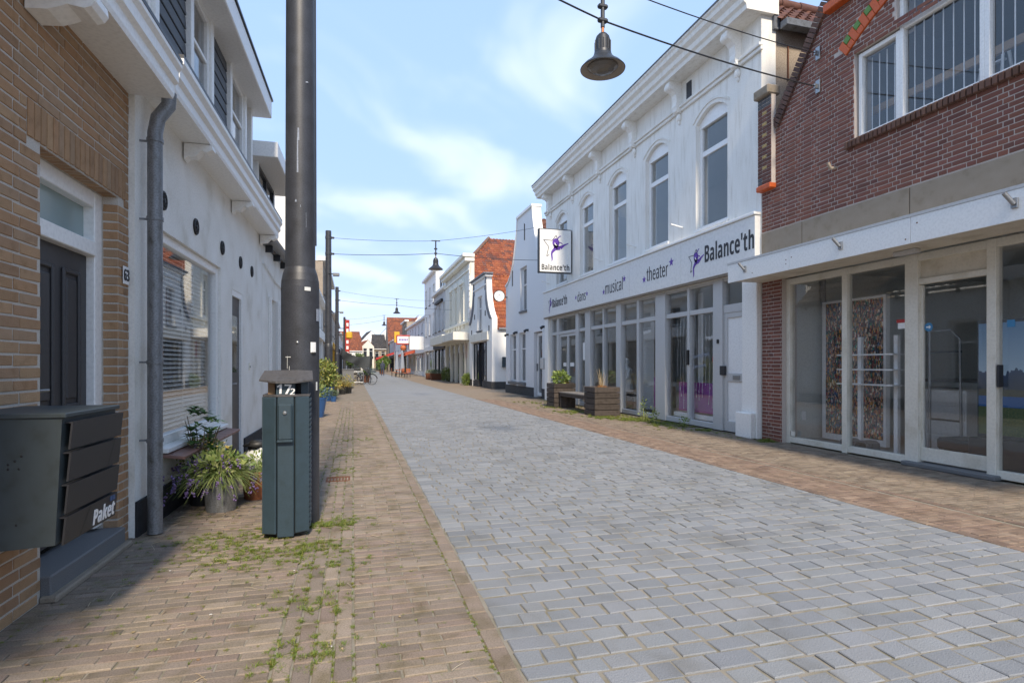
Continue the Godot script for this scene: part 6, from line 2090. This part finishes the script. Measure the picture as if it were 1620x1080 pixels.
func potted_plants() -> void:
	rng.seed = 31
	var green := [Color(.19, .25, .07), Color(.25, .30, .09), Color(.13, .20, .05), Color(.32, .34, .13)]
	# zinc pot with lavender
	var z := pot("lavender_pot", "grey zinc pot overflowing with lavender in front of the white house", Vector3(-1.14, 0, -5.62), .155, .30, M.zinc)
	z.rotation.y = 0
	var p := PA.new()
	var tips := []
	arching(p, Vector3(0, .28, 0), 800, .26, .62, .0034, green, 1.15, tips)
	arching(p, Vector3(-.15, .28, -.05), 320, .25, .55, .003, green, 1.2, tips)
	foliage(p, Vector3(-.02, .38, 0), Vector3(.24, .14, .22), 700, .07, green, .0)
	obj("leaves", p, M.leaf, z)
	p = PA.new()
	var cc := 0
	for q: Vector3 in tips:
		if rng.randf() > .15: continue
		if q.x > .12 and rng.randf() < .6: continue
		cc += 1
		for j in 7:
			p.ball(q + Vector3(rng.randf_range(-.012, .012), rng.randf_range(-.02, .03), rng.randf_range(-.012, .012)), Vector3.ONE * rng.randf_range(.005, .010), 4, pick([Color(.17, .11, .27), Color(.22, .15, .33), Color(.13, .09, .2)], .2))
	obj("flowers", p, M.leaf, z).set_meta("kind", "stuff")
	# terracotta
	var tc := pot("marigold_pot", "orange terracotta pot with trailing green plant beside the lavender", Vector3(-.90, 0, -6.05), .155, .27, M.terracotta)
	p = PA.new()
	arching(p, Vector3(0, .25, 0), 380, .16, .40, .004, green, 1.2)
	foliage(p, Vector3(0, .33, 0), Vector3(.2, .12, .2), 200, .05, green)
	obj("leaves", p, M.leaf, tc)
	# black pot behind with yellow flowers
	var bp := pot("yellow_flower_pot", "black plastic pot of small yellow flowers behind the lavender", Vector3(-1.38, 0, -6.15), .14, .25, M.plastic_black)
	p = PA.new()
	foliage(p, Vector3(.12, .42, -.02), Vector3(.28, .16, .28), 500, .05, green)
	obj("leaves", p, M.leaf, bp)
	p = PA.new()
	for k in 90:
		var d := Vector3(rng.randfn(), absf(rng.randfn()) + .3, rng.randfn()).normalized()
		p.ball(Vector3(.12, .44, 0) + d * Vector3(.28, .16, .28), Vector3(.014, .007, .014), 5, pick([Color(.62, .48, .12), Color(.68, .56, .25), Color(.6, .42, .08)], .2))
	obj("flowers", p, M.leaf, bp).set_meta("kind", "stuff")
	# shrub with broad leaves
	var sh := pot("laurel_pot", "leafy broad-leaved shrub in a dark pot under the brown tile sill", Vector3(-1.36, 0, -5.92), .13, .22, M.plastic_black)
	p = PA.new()
	for k in 9:
		var a := TAU * k / 9 + rng.randf()
		p.tube([Vector3(0, .2, 0), Vector3(cos(a) * .06, .45, sin(a) * .06), Vector3(cos(a) * .15, .66 + .16 * rng.randf(), sin(a) * .15)], [.008, .006, .003], 5, Color(.16, .12, .07))
	obj("stems", p, M.leaf, sh)
	p = PA.new()
	for k in 30:
		var a := rng.randf() * TAU
		var q := Vector3(cos(a) * .17 * rng.randf(), rng.randf_range(.48, .90), sin(a) * .17 * rng.randf())
		for j in 8:
			var b := TAU * j / 8 + a
			var d := Vector3(cos(b), rng.randf_range(.0, .7), sin(b)).normalized()
			broad(p, q, d, rng.randf_range(.08, .13), .018, pick([Color(.055, .125, .03), Color(.085, .165, .04), Color(.12, .20, .06)], .2))
	obj("leaves", p, M.leaf, sh)
	# white and black sack
	var bag := thing("compost_bag", "crumpled white sack with black inside by the terracotta pot", "bag", Vector3(-.98, 0, -6.75), .4)
	p = PA.new()
	lump(p, Vector3(0, .22, 0), Vector3(.17, .24, .13), .16)
	obj("sack", p, M.bag_white, bag)
	p = PA.new()
	lump(p, Vector3(-.02, .43, .02), Vector3(.13, .05, .09), .3)
	obj("mouth", p, M.plastic_black, bag)
	# blue tubs by the second post
	var b1 := pot("blue_tub", "tall glazed blue tub at the front of the plants by the second post", Vector3(-.83, 0, -14.9), .21, .50, M.pot_blue, "", .6)
	p = PA.new()
	foliage(p, Vector3(0, .62, 0), Vector3(.26, .2, .26), 300, .09, green)
	obj("leaves", p, M.leaf, b1)
	var b2 := pot("blue_tub", "wide blue tub with a tall yellow-green bush by the second post", Vector3(-1.0, 0, -21.6), .36, .5, M.pot_blue, "", .7)
	p = PA.new()
	foliage(p, Vector3(0, .95, 0), Vector3(.55, .55, .5), 1500, .12, [Color(.20, .24, .05), Color(.28, .29, .07), Color(.13, .18, .04), Color(.34, .31, .09)])
	obj("leaves", p, M.leaf, b2)
	var b3 := pot("small_blue_pot", "small dark blue pot with a round grey-green plant", Vector3(-.66, 0, -21.0), .11, .2, M.pot_blue)
	p = PA.new()
	foliage(p, Vector3(0, .3, 0), Vector3(.17, .14, .17), 300, .05, [Color(.14, .20, .12), Color(.10, .15, .08)])
	obj("leaves", p, M.leaf, b3)
	for a: Array in [[-.75, 23.2, .75, "dry yellow ornamental grass in a black pot"], [-.45, 26.3, .85, "orange-brown ornamental grass in a black pot"], [-.2, 27.2, .6, "yellow flowering plant in a black pot"], [-.8, 25.0, 1.0, "tall straw-coloured grass in a black pot"]]:
		var g := pot("grass_pot", a[3] + " by the second post", Vector3(a[0], 0, -a[1]), .17, .32, M.plastic_black)
		p = PA.new()
		arching(p, Vector3(0, .3, 0), 260, .4, a[2], .008, [Color(.42, .32, .10), Color(.34, .30, .08), Color(.26, .26, .07), Color(.46, .28, .08)], .8)
		foliage(p, Vector3(0, .55, 0), Vector3(.3, .3, .3), 200, .08, [Color(.30, .27, .06), Color(.20, .22, .06), Color(.5, .36, .08)])
		obj("leaves", p, M.leaf, g)
	var pm := pot("palm_tub", "green palm-like plant in a tub beyond the bicycles", Vector3(.95, 0, -44.0), .3, .5, M.rust)
	p = PA.new()
	arching(p, Vector3(0, .5, 0), 150, .8, 1.6, .035, [Color(.10, .17, .04), Color(.16, .22, .05), Color(.20, .25, .08)], .9)
	tb("stem", [Vector3(0, .4, 0), Vector3(0, 1.0, 0)], [.06], M.wood_dark, pm)
	arching(p, Vector3(0, 1.0, 0), 130, .6, 1.1, .03, [Color(.12, .19, .04), Color(.18, .24, .06)], 1.0)
	obj("leaves", p, M.leaf, pm)

func broad(p: PA, o: Vector3, d: Vector3, l: float, w: float, c: Color) -> void:
	var sd := d.cross(Vector3.UP)
	if sd.length() < .05: sd = Vector3.RIGHT
	sd = sd.normalized() * w
	var m := o + d * l * .45 + Vector3.UP * l * .06
	var t := o + d * l + Vector3.DOWN * l * .15
	p.tri(o, m + sd, m, sd.cross(d), c)
	p.tri(o, m, m - sd, sd.cross(d), c)
	p.tri(m, m + sd, t, sd.cross(d), c)
	p.tri(m, m - sd, t, sd.cross(d), c)

func lump(p: PA, o: Vector3, r: Vector3, rough: float) -> void:
	var f := FastNoiseLite.new()
	f.seed = 3
	f.frequency = 1.4
	var base := p.v.size()
	var seg := 18
	for a in seg + 1:
		for b in seg + 1:
			var t := PI * a / seg
			var u := TAU * b / seg
			var d := Vector3(sin(t) * cos(u), cos(t), sin(t) * sin(u))
			var q := o + d * r * (1.0 + rough * 2.0 * f.get_noise_3dv(d * 1.3))
			p.v.append(q); p.n.append(d); p.c.append(Color.WHITE)
	for a in seg:
		for b in seg:
			var q := base + a * (seg + 1) + b
			p.i.append_array([q, q + seg + 1, q + 1, q + 1, q + seg + 1, q + seg + 2])

func planters() -> void:
	rng.seed = 41
	for k in 2:
		var t := thing("timber_planter", ["weathered timber planter with orange dry plant at the near end of the bench", "weathered timber planter with green leafy plant at the far end of the bench"][k], "planter", Vector3(6.21, 0, -13.55 if k == 0 else -16.55), 0.0, "timber planters at the bench")
		for j in 5:
			for sd in 4:
				var a := sd * PI / 2
				var b := Basis(Vector3.UP, a)
				var p := PA.new()
				p.cbox(b * Vector3(0, .075 + j * .148, .33), Vector3(.70 if sd % 2 == 0 else .63, .138, .035), .010, pick([Color(.7, .7, .7)], .4), b)
				obj("plank", p, M.wood_dark, t)
		bx("soil", Vector3(0, .68, 0), Vector3(.62, .04, .62), M.soil, t)
		var p2 := PA.new()
		if k == 0:
			arching(p2, Vector3(0, .68, 0), 240, .14, .32, .006, [Color(.46, .19, .05), Color(.52, .26, .08), Color(.36, .17, .05)], 1.2)
			arching(p2, Vector3(0, .68, 0), 26, .7, 1.35, .005, [Color(.50, .38, .22), Color(.42, .32, .18)], .35)
		else:
			foliage(p2, Vector3(0, .88, 0), Vector3(.26, .22, .26), 500, .11, [Color(.22, .30, .07), Color(.28, .34, .09), Color(.14, .20, .05)])
			arching(p2, Vector3(.15, .68, .1), 60, .2, .4, .006, [Color(.46, .25, .06)], 1.0)
		obj("plant", p2, M.leaf, t)
	var b := thing("timber_bench", "low weathered timber bench between the two planters", "bench", Vector3(6.25, 0, -15.05))
	for j in 3: bx("seat_plank", Vector3(-.17 + j * .17, .475, 0), Vector3(.165, .04, 2.26), M.wood_grey, b, .005)
	for e: float in [-1.05, 1.05]: bx("leg", Vector3(0, .225, e), Vector3(.48, .45, .06), M.wood_dark, b, .006)
	bx("apron", Vector3(-.22, .41, 0), Vector3(.03, .09, 2.04), M.wood_dark, b)
	# tall weeds by the shop wall
	for a: Array in [[6.62, 12.1, .75, "tall weed with thin stalks at the foot of the shop window"], [6.5, 11.4, .45, "middling bushy weed at the foot of the shop window"], [6.7, 10.5, .3, "low weed before the purple window panel"]]:
		var w := thing("tall_weed", a[3], "weed", Vector3(a[0], -.01, -a[1]), 0, "weeds at the foot of the shopfront")
		var p := PA.new()
		arching(p, Vector3.ZERO, 26, a[2] * .5, a[2], .005, [Color(.20, .24, .07), Color(.30, .30, .10)], .5)
		foliage(p, Vector3(0, a[2] * .4, 0), Vector3(.1, a[2] * .4, .1), 60, .06, [Color(.18, .24, .06)], .1)
		obj("stalks", p, M.leaf, w).set_meta("kind", "stuff")
	# shrubs and planters farther along
	for a: Array in [[7.0, 35.6, .32, .42, "small round green shrub at the foot of the neck gable house"], [7.05, 44.0, .45, .62, "rounded yellow-green shrub at the foot of the cream house"]]:
		var s := thing("shrub", a[4], "shrub", Vector3(a[0], -.01, -a[1]))
		var p := PA.new()
		foliage(p, Vector3(0, a[3] * .9, 0), Vector3(a[2], a[3] * .95, a[2]), 1400, .10, [Color(.16, .22, .04), Color(.22, .27, .06), Color(.10, .15, .03)], .2)
		obj("foliage", p, M.leaf, s)
		tb("stem", [Vector3.ZERO, Vector3(0, a[3], 0)], [.03], M.wood_dark, s)
	for a: Array in [[6.9, 48.8, "nearer rust-brown planter box of grey-green heather"], [6.8, 51.3, "farther rust-brown planter box of grey-green heather"]]:
		var t := thing("rusty_planter", a[2], "planter", Vector3(a[0], 0, -a[1]), 0, "rust-brown planter boxes")
		var p := PA.new()
		p.prism([Vector2(-.45, 0), Vector2(.45, 0), Vector2(.5, .55), Vector2(-.5, .55)], -.3, .3)
		obj("box", p, M.rust, t)
		p = PA.new()
		foliage(p, Vector3(0, .62, 0), Vector3(.5, .26, .32), 700, .1, [Color(.15, .20, .12), Color(.20, .24, .15)])
		obj("plants", p, M.leaf, t)

func bicycle(label: String, at: Vector3, turn: float, frame: Material, crate: bool) -> void:
	var t := thing("bicycle", label, "bicycle", at, turn, "bicycles at the hoop stand")
	for x: float in [-.54, .54]:
		var p := PA.new()
		var ring := []
		for k in 25: ring.append(Vector3(x + cos(TAU * k / 24) * .33, .345 + sin(TAU * k / 24) * .33, 0))
		p.tube(ring, [.018], 6, Color.WHITE, false)
		var w := obj("wheel", p, M.rubber, t)
		p = PA.new()
		for k in 12: p.tube([Vector3(x, .345, 0), Vector3(x + cos(TAU * k / 12) * .32, .345 + sin(TAU * k / 12) * .32, 0)], [.003], 4)
		p.ball(Vector3(x, .345, 0), Vector3(.03, .03, .04), 6)
		obj("spokes", p, M.steel, w)
		var g := []
		for k in 9: g.append(Vector3(x + cos(PI * k / 8 + .2) * .37, .345 + sin(PI * k / 8 + .2) * .37, 0))
		tb("mudguard", g, [.02], M.black, t, 5)
	var q := PA.new()
	for a: Array in [[Vector3(-.12, .29, 0), Vector3(-.24, .86, 0)], [Vector3(-.12, .29, 0), Vector3(.36, .80, 0)], [Vector3(-.22, .62, 0), Vector3(.35, .84, 0)], [Vector3(-.12, .29, 0), Vector3(-.54, .345, 0)], [Vector3(-.22, .7, 0), Vector3(-.54, .345, 0)], [Vector3(.33, .95, 0), Vector3(.42, .62, 0)], [Vector3(.42, .62, 0), Vector3(.54, .345, 0)]]:
		q.tube(a, [.018], 6)
	obj("frame", q, frame, t)
	tb("handlebar", [Vector3(.15, 1.08, -.28), Vector3(.3, 1.1, -.2), Vector3(.33, 1.02, 0), Vector3(.3, 1.1, .2), Vector3(.15, 1.08, .28)], [.013], M.steel, t, 6)
	q = PA.new()
	q.prism([Vector2(-.16, -.09), Vector2(-.16, .09), Vector2(.02, .05), Vector2(.14, .02), Vector2(.14, -.02), Vector2(.02, -.05)], 0, .06, Transform3D(Basis(Vector3.RIGHT, Vector3.FORWARD, Vector3.UP), Vector3(-.26, .88, 0)))
	obj("saddle", q, M.black, t)
	bx("carrier", Vector3(-.56, .74, 0), Vector3(.36, .02, .13), M.black, t)
	q = PA.new()
	q.lathe(Vector3.ZERO, [Vector2(0, .01), Vector2(.09, .01), Vector2(.09, -.01), Vector2(0, -.01)], 12)
	obj("chain_wheel", q, M.metal_dark, t).transform = Transform3D(Basis(Vector3.RIGHT, PI / 2), Vector3(-.12, .29, .03))
	if crate:
		q = PA.new()
		for k in 3:
			for sd: float in [-1.0, 1.0]:
				q.box(Vector3(.62, .86 + k * .09, sd * .15), Vector3(.38, .06, .015))
				q.box(Vector3(.62 + sd * .19, .86 + k * .09, 0), Vector3(.015, .06, .3))
		q.box(Vector3(.62, .82, 0), Vector3(.38, .015, .3))
		obj("crate", q, M.bin_green, t)

func terrace() -> void:
	rng.seed = 51
	for a: Array in [[.32, 38.0]]:
		var t := thing("bicycle_stand", "galvanised steel hoop bicycle stand on the pavement edge", "bicycle stand", Vector3(a[0], 0, -a[1]))
		tb("hoop", [Vector3(-.34, 0, 0), Vector3(-.34, .78, 0), Vector3(-.29, .86, 0), Vector3(.29, .86, 0), Vector3(.34, .78, 0), Vector3(.34, 0, 0)], [.03], M.steel, t)
		tb("rail", [Vector3(-.34, .18, 0), Vector3(.34, .18, 0)], [.022], M.steel, t)
	bicycle("dark bicycle with a green front crate leaning at the steel hoop", Vector3(.66, 0, -38.4), -.12, M.navy_paint, true)
	bicycle("black bicycle parked behind the one with the crate", Vector3(.1, 0, -39.1), .2, M.black, false)
	# tarpaulin over a frame
	var tp := thing("tarpaulin", "dark grey tarpaulin sagging from a post over a covered terrace frame", "tarpaulin", Vector3(-.75, 0, -41.5))
	var p := PA.new()
	var n := 16
	for i in n:
		for j in 10:
			var f := func(a: int, b: int) -> Vector3:
				var u := float(a) / n
				var w := b / 10.0
				var y := lerpf(2.45, 1.95, u) - .30 * sin(u * PI) - w * lerpf(.75, 1.5, u * u) * (1.0 - .35 * sin(u * PI))
				return Vector3(u * 1.95, y, .10 * sin(u * 14.0 + w * 3.0) * (.3 + w) - w * .25)
			p.quad(f.call(i, j), f.call(i + 1, j), f.call(i + 1, j + 1), f.call(i, j + 1), Vector3.BACK)
	obj("cloth", p, M.tarp, tp)
	tb("post", [Vector3(1.95, 0, 0), Vector3(1.95, 2.0, 0)], [.03], M.metal_dark, tp, 6)
	tb("post", [Vector3(.0, 0, -.1), Vector3(.0, 2.5, -.1)], [.03], M.metal_dark, tp, 6)
	# grey wheelie container
	var wb := thing("waste_container", "grey-green wheeled waste container behind the dry grasses", "container", Vector3(-.25, 0, -33.0))
	p = PA.new()
	p.prism([Vector2(-.27, .08), Vector2(.27, .08), Vector2(.31, 1.0), Vector2(-.31, 1.0)], -.32, .32)
	obj("body", p, M.stone_sill, wb)
	bx("lid", Vector3(0, 1.03, 0), Vector3(.66, .06, .72), M.stone_sill, wb, .02)
	for e: float in [-.25, .25]:
		p = PA.new()
		p.tube([Vector3(e - .03, .1, -.28), Vector3(e + .03, .1, -.28)], [.1], 12)
		obj("wheel", p, M.rubber, wb)
	# folded parasols
	for a: Array in [[5.45, 66.0, "nearer folded grey-blue parasol on the terrace"], [5.2, 71.0, "farther folded grey-blue parasol on the terrace"]]:
		var t := thing("parasol", a[2], "parasol", Vector3(a[0], 0, -a[1]), 0, "folded parasols on the terrace")
		tb("pole", [Vector3.ZERO, Vector3(0, 3.0, 0)], [.03], M.metal_dark, t, 6)
		p = PA.new()
		p.lathe(Vector3.ZERO, [Vector2(.02, 3.0), Vector2(.12, 2.7), Vector2(.24, 1.3), Vector2(.28, .75), Vector2(.12, .72)], 10)
		obj("canopy", p, M.parasol, t)
		bx("foot", Vector3(0, .04, 0), Vector3(.6, .08, .6), M.concrete, t)
	for a: Array in [[4.6, 62.0], [5.3, 61.0], [4.5, 66.0], [5.2, 57.5]]:
		var t := thing("terrace_chair", "orange slatted terrace chair outside the red awnings", "chair", Vector3(a[0], 0, -a[1]), rng.randf() * TAU, "orange terrace chairs")
		for j in 4: bx("seat_slat", Vector3(0, .46, -.18 + j * .12), Vector3(.5, .03, .10), M.orange_paint, t)
		for j in 3: bx("back_slat", Vector3(0, .62 + j * .13, -.25), Vector3(.5, .10, .03), M.orange_paint, t)
		for e: Array in [[-.22, -.22], [.22, -.22], [-.22, .2], [.22, .2]]: tb("leg", [Vector3(e[0], 0, e[1]), Vector3(e[0], .9 if e[1] < 0 else .46, e[1])], [.02], M.metal_dark, t, 6)
	for a: Array in [[4.9, 63.8]]:
		var t := thing("terrace_table", "orange square terrace table between the chairs", "table", Vector3(a[0], 0, -a[1]))
		bx("top", Vector3(0, .74, 0), Vector3(.8, .05, .8), M.orange_paint, t, .01)
		for e: Array in [[-.3, -.3], [.3, -.3], [-.3, .3], [.3, .3]]: tb("leg", [Vector3(e[0], 0, e[1]), Vector3(e[0], .72, e[1])], [.025], M.metal_dark, t, 6)
	var g := pot("terrace_palm", "green bush in a tub beyond the walking person", Vector3(3.95, 0, -82.0), .4, .7, M.rust)
	p = PA.new()
	foliage(p, Vector3(0, 1.35, 0), Vector3(.75, .8, .75), 700, .28, [Color(.14, .22, .05), Color(.20, .27, .07), Color(.09, .15, .03)])
	obj("leaves", p, M.leaf, g)
	# sunshade-like awning far right
	var aw := thing("dark_red_awning", "dark red shop awning near the end of the street", "awning", Vector3(5.6, 2.6, -112.0))
	p = PA.new()
	p.prism([Vector2(-1.4, .0), Vector2(1.9, 1.1), Vector2(1.9, .7), Vector2(-1.4, -.35)], -2.5, 2.5)
	obj("cloth", p, M.red_paint, aw)

# ---------------------------------------------------------------- a walking person, one surface
func net(cell: float, bones: Array, blend: float) -> ArrayMesh:
	# bones: [a, ra, b, rb]; smooth union of tapered capsules, meshed as surface nets
	var lo := Vector3.INF
	var hi := -Vector3.INF
	for b: Array in bones:
		for k in [0, 2]:
			lo = lo.min(b[k] - Vector3.ONE * (b[k + 1] + .06))
			hi = hi.max(b[k] + Vector3.ONE * (b[k + 1] + .06))
	var n := Vector3i(((hi - lo) / cell).ceil()) + Vector3i.ONE
	var f := func(q: Vector3) -> float:
		var s := 0.0
		for b: Array in bones:
			var ab: Vector3 = b[2] - b[0]
			var t := clampf((q - b[0]).dot(ab) / maxf(ab.length_squared(), 1e-6), 0, 1)
			s += exp(-((q - (b[0] + ab * t)).length() - lerpf(b[1], b[3], t)) / blend)
		return -blend * log(maxf(s, 1e-30))
	var val := PackedFloat32Array()
	val.resize(n.x * n.y * n.z)
	var at := func(x: int, y: int, z: int) -> int: return (z * n.y + y) * n.x + x
	for z in n.z:
		for y in n.y:
			for x in n.x: val[at.call(x, y, z)] = f.call(lo + Vector3(x, y, z) * cell)
	var vid := {}
	var p := PA.new()
	for z in n.z - 1:
		for y in n.y - 1:
			for x in n.x - 1:
				var sum := Vector3.ZERO
				var c := 0
				for e: Array in [[0, 0, 0, 1, 0, 0], [0, 1, 0, 1, 1, 0], [0, 0, 1, 1, 0, 1], [0, 1, 1, 1, 1, 1], [0, 0, 0, 0, 1, 0], [1, 0, 0, 1, 1, 0], [0, 0, 1, 0, 1, 1], [1, 0, 1, 1, 1, 1], [0, 0, 0, 0, 0, 1], [1, 0, 0, 1, 0, 1], [0, 1, 0, 0, 1, 1], [1, 1, 0, 1, 1, 1]]:
					var v0 := val[at.call(x + e[0], y + e[1], z + e[2])]
					var v1 := val[at.call(x + e[3], y + e[4], z + e[5])]
					if (v0 < 0) != (v1 < 0):
						sum += Vector3(e[0], e[1], e[2]).lerp(Vector3(e[3], e[4], e[5]), v0 / (v0 - v1))
						c += 1
				if c:
					var q := lo + (Vector3(x, y, z) + sum / c) * cell
					vid[Vector3i(x, y, z)] = p.v.size()
					var h := cell * .5
					var g := Vector3(f.call(q + Vector3(h, 0, 0)) - f.call(q - Vector3(h, 0, 0)), f.call(q + Vector3(0, h, 0)) - f.call(q - Vector3(0, h, 0)), f.call(q + Vector3(0, 0, h)) - f.call(q - Vector3(0, 0, h)))
					p.v.append(q); p.n.append(g.normalized()); p.c.append(Color.WHITE)
	var ax := [Vector3i(1, 0, 0), Vector3i(0, 1, 0), Vector3i(0, 0, 1)]
	for z in range(1, n.z - 1):
		for y in range(1, n.y - 1):
			for x in range(1, n.x - 1):
				var v0 := val[at.call(x, y, z)]
				for a in 3:
					var d: Vector3i = ax[a]
					var v1 := val[at.call(x + d.x, y + d.y, z + d.z)]
					if (v0 < 0) == (v1 < 0): continue
					var b: Vector3i = ax[(a + 1) % 3]
					var c: Vector3i = ax[(a + 2) % 3]
					var o := Vector3i(x, y, z)
					var q := [vid.get(o, -1), vid.get(o - b, -1), vid.get(o - b - c, -1), vid.get(o - c, -1)]
					if q.has(-1): continue
					if v0 < 0: p.i.append_array([q[0], q[3], q[2], q[0], q[2], q[1]])
					else: p.i.append_array([q[0], q[1], q[2], q[0], q[2], q[3]])
	return p.mesh()

func person() -> void:
	var t := thing("person", "person in dark blue jacket and trousers walking away down the street", "person", Vector3(3.45, 0, -70.0), .1)
	var V := func(x: float, y: float, z: float) -> Vector3: return Vector3(x, y, z)
	# facing -z; mid stride
	var bones := [
		[V.call(0, .96, 0), .15, V.call(0, 1.18, 0), .15], [V.call(0, 1.18, 0), .15, V.call(0, 1.40, -.01), .14], [V.call(-.14, 1.42, 0), .08, V.call(.14, 1.42, 0), .08],
		[V.call(0, 1.45, 0), .06, V.call(0, 1.56, -.02), .055], [V.call(0, 1.64, -.03), .095, V.call(0, 1.69, -.03), .09], [V.call(0, 1.60, -.06), .07, V.call(0, 1.63, -.07), .07],
		[V.call(-.19, 1.42, 0), .065, V.call(-.24, 1.14, .06), .052], [V.call(-.24, 1.14, .06), .05, V.call(-.23, .90, -.02), .038], [V.call(-.23, .88, -.03), .035, V.call(-.22, .78, -.06), .022],
		[V.call(.19, 1.42, 0), .065, V.call(.24, 1.14, -.02), .052], [V.call(.24, 1.14, -.02), .05, V.call(.23, .92, -.14), .038], [V.call(.23, .90, -.15), .035, V.call(.22, .80, -.18), .022],
		[V.call(-.09, .92, 0), .105, V.call(-.10, .50, -.12), .075], [V.call(-.10, .50, -.12), .072, V.call(-.10, .10, -.14), .048], [V.call(-.10, .05, -.12), .045, V.call(-.10, .04, -.32), .035],
		[V.call(.09, .92, 0), .105, V.call(.10, .50, .06), .075], [V.call(.10, .50, .06), .072, V.call(.10, .13, .26), .048], [V.call(.10, .09, .27), .045, V.call(.10, .04, .10), .035]]
	inst("body", net(.035, bones, .02), M.cloth_blue, t)
	inst("hair", net(.03, [[V.call(0, 1.69, -.01), .10, V.call(0, 1.72, -.03), .092]], .02), M.wood_grey, t)

func lights_over_street() -> void:
	lamp_post("near dark steel lamp post with stickers and scratches behind the litter bin", -.42, 5.02, 6.6, true)
	lamp_post("second dark post standing among the blue plant tubs", -.88, 22.3, 6.3)
	lamp_post("third dark post at the grey tarpaulin", -.98, 38.2, 6.3)
	lamp_post("slim dark post farthest down the left side", -.85, 62.0, 6.3)
	var lamps := [[Vector3(2.77, 4.70, -6.02), "big bell lamp hanging on wires from the brick gable"], [Vector3(2.81, 4.66, -20.0), "bell lamp hanging before the orange tile roofs"], [Vector3(2.9, 4.83, -39.7), "bell lamp hanging before the white panelled shop"], [Vector3(2.95, 5.15, -57.0), "bell lamp hanging farthest down the street"]]
	var posts := [Vector3(-.3, 0, -5.02), Vector3(-.75, 0, -22.3), Vector3(-.85, 0, -38.2), Vector3(-.75, 0, -62.0)]
	var ends := [Vector3(6.84, 0, -7.14), Vector3(7.0, 0, -21.2), Vector3(7.25, 0, -43.0), Vector3(7.55, 0, -58.0)]
	var tops := [[6.3, 5.45, 6.08, 5.57], [6.05, 5.45, 6.7, 5.4], [6.05, 5.45, 6.2, 5.5], [6.05, 5.45, 6.4, 5.6]]
	var which := ["from the near post past the big lamp", "from the second post to the bell gable", "from the third post to the cream house", "from the last post to the tall house"]
	for k in 4:
		var c: Vector3 = lamps[k][0]
		hanging_lamp(lamps[k][1], c)
		var a: Vector3 = posts[k]
		var b: Vector3 = ends[k]
		wire("upper steel span wire " + which[k], [a + Vector3.UP * tops[k][0], c + Vector3.UP * 1.0, b + Vector3.UP * tops[k][2]], .007)
		wire("lower span wire and cable " + which[k], [a + Vector3.UP * tops[k][1], c + Vector3.UP * .56, b + Vector3.UP * tops[k][3]], .010)

func _ready() -> void:
	materials()
	light_and_camera()
	paving()
	brick_house()
	white_house()
	low_house()
	brick_shop()
	dance_school()
	gable_house()
	neck_house()
	cream_house()
	far_street()
	lights_over_street()
	litter_bin()
	parcel_box()
	potted_plants()
	planters()
	terrace()
	person()
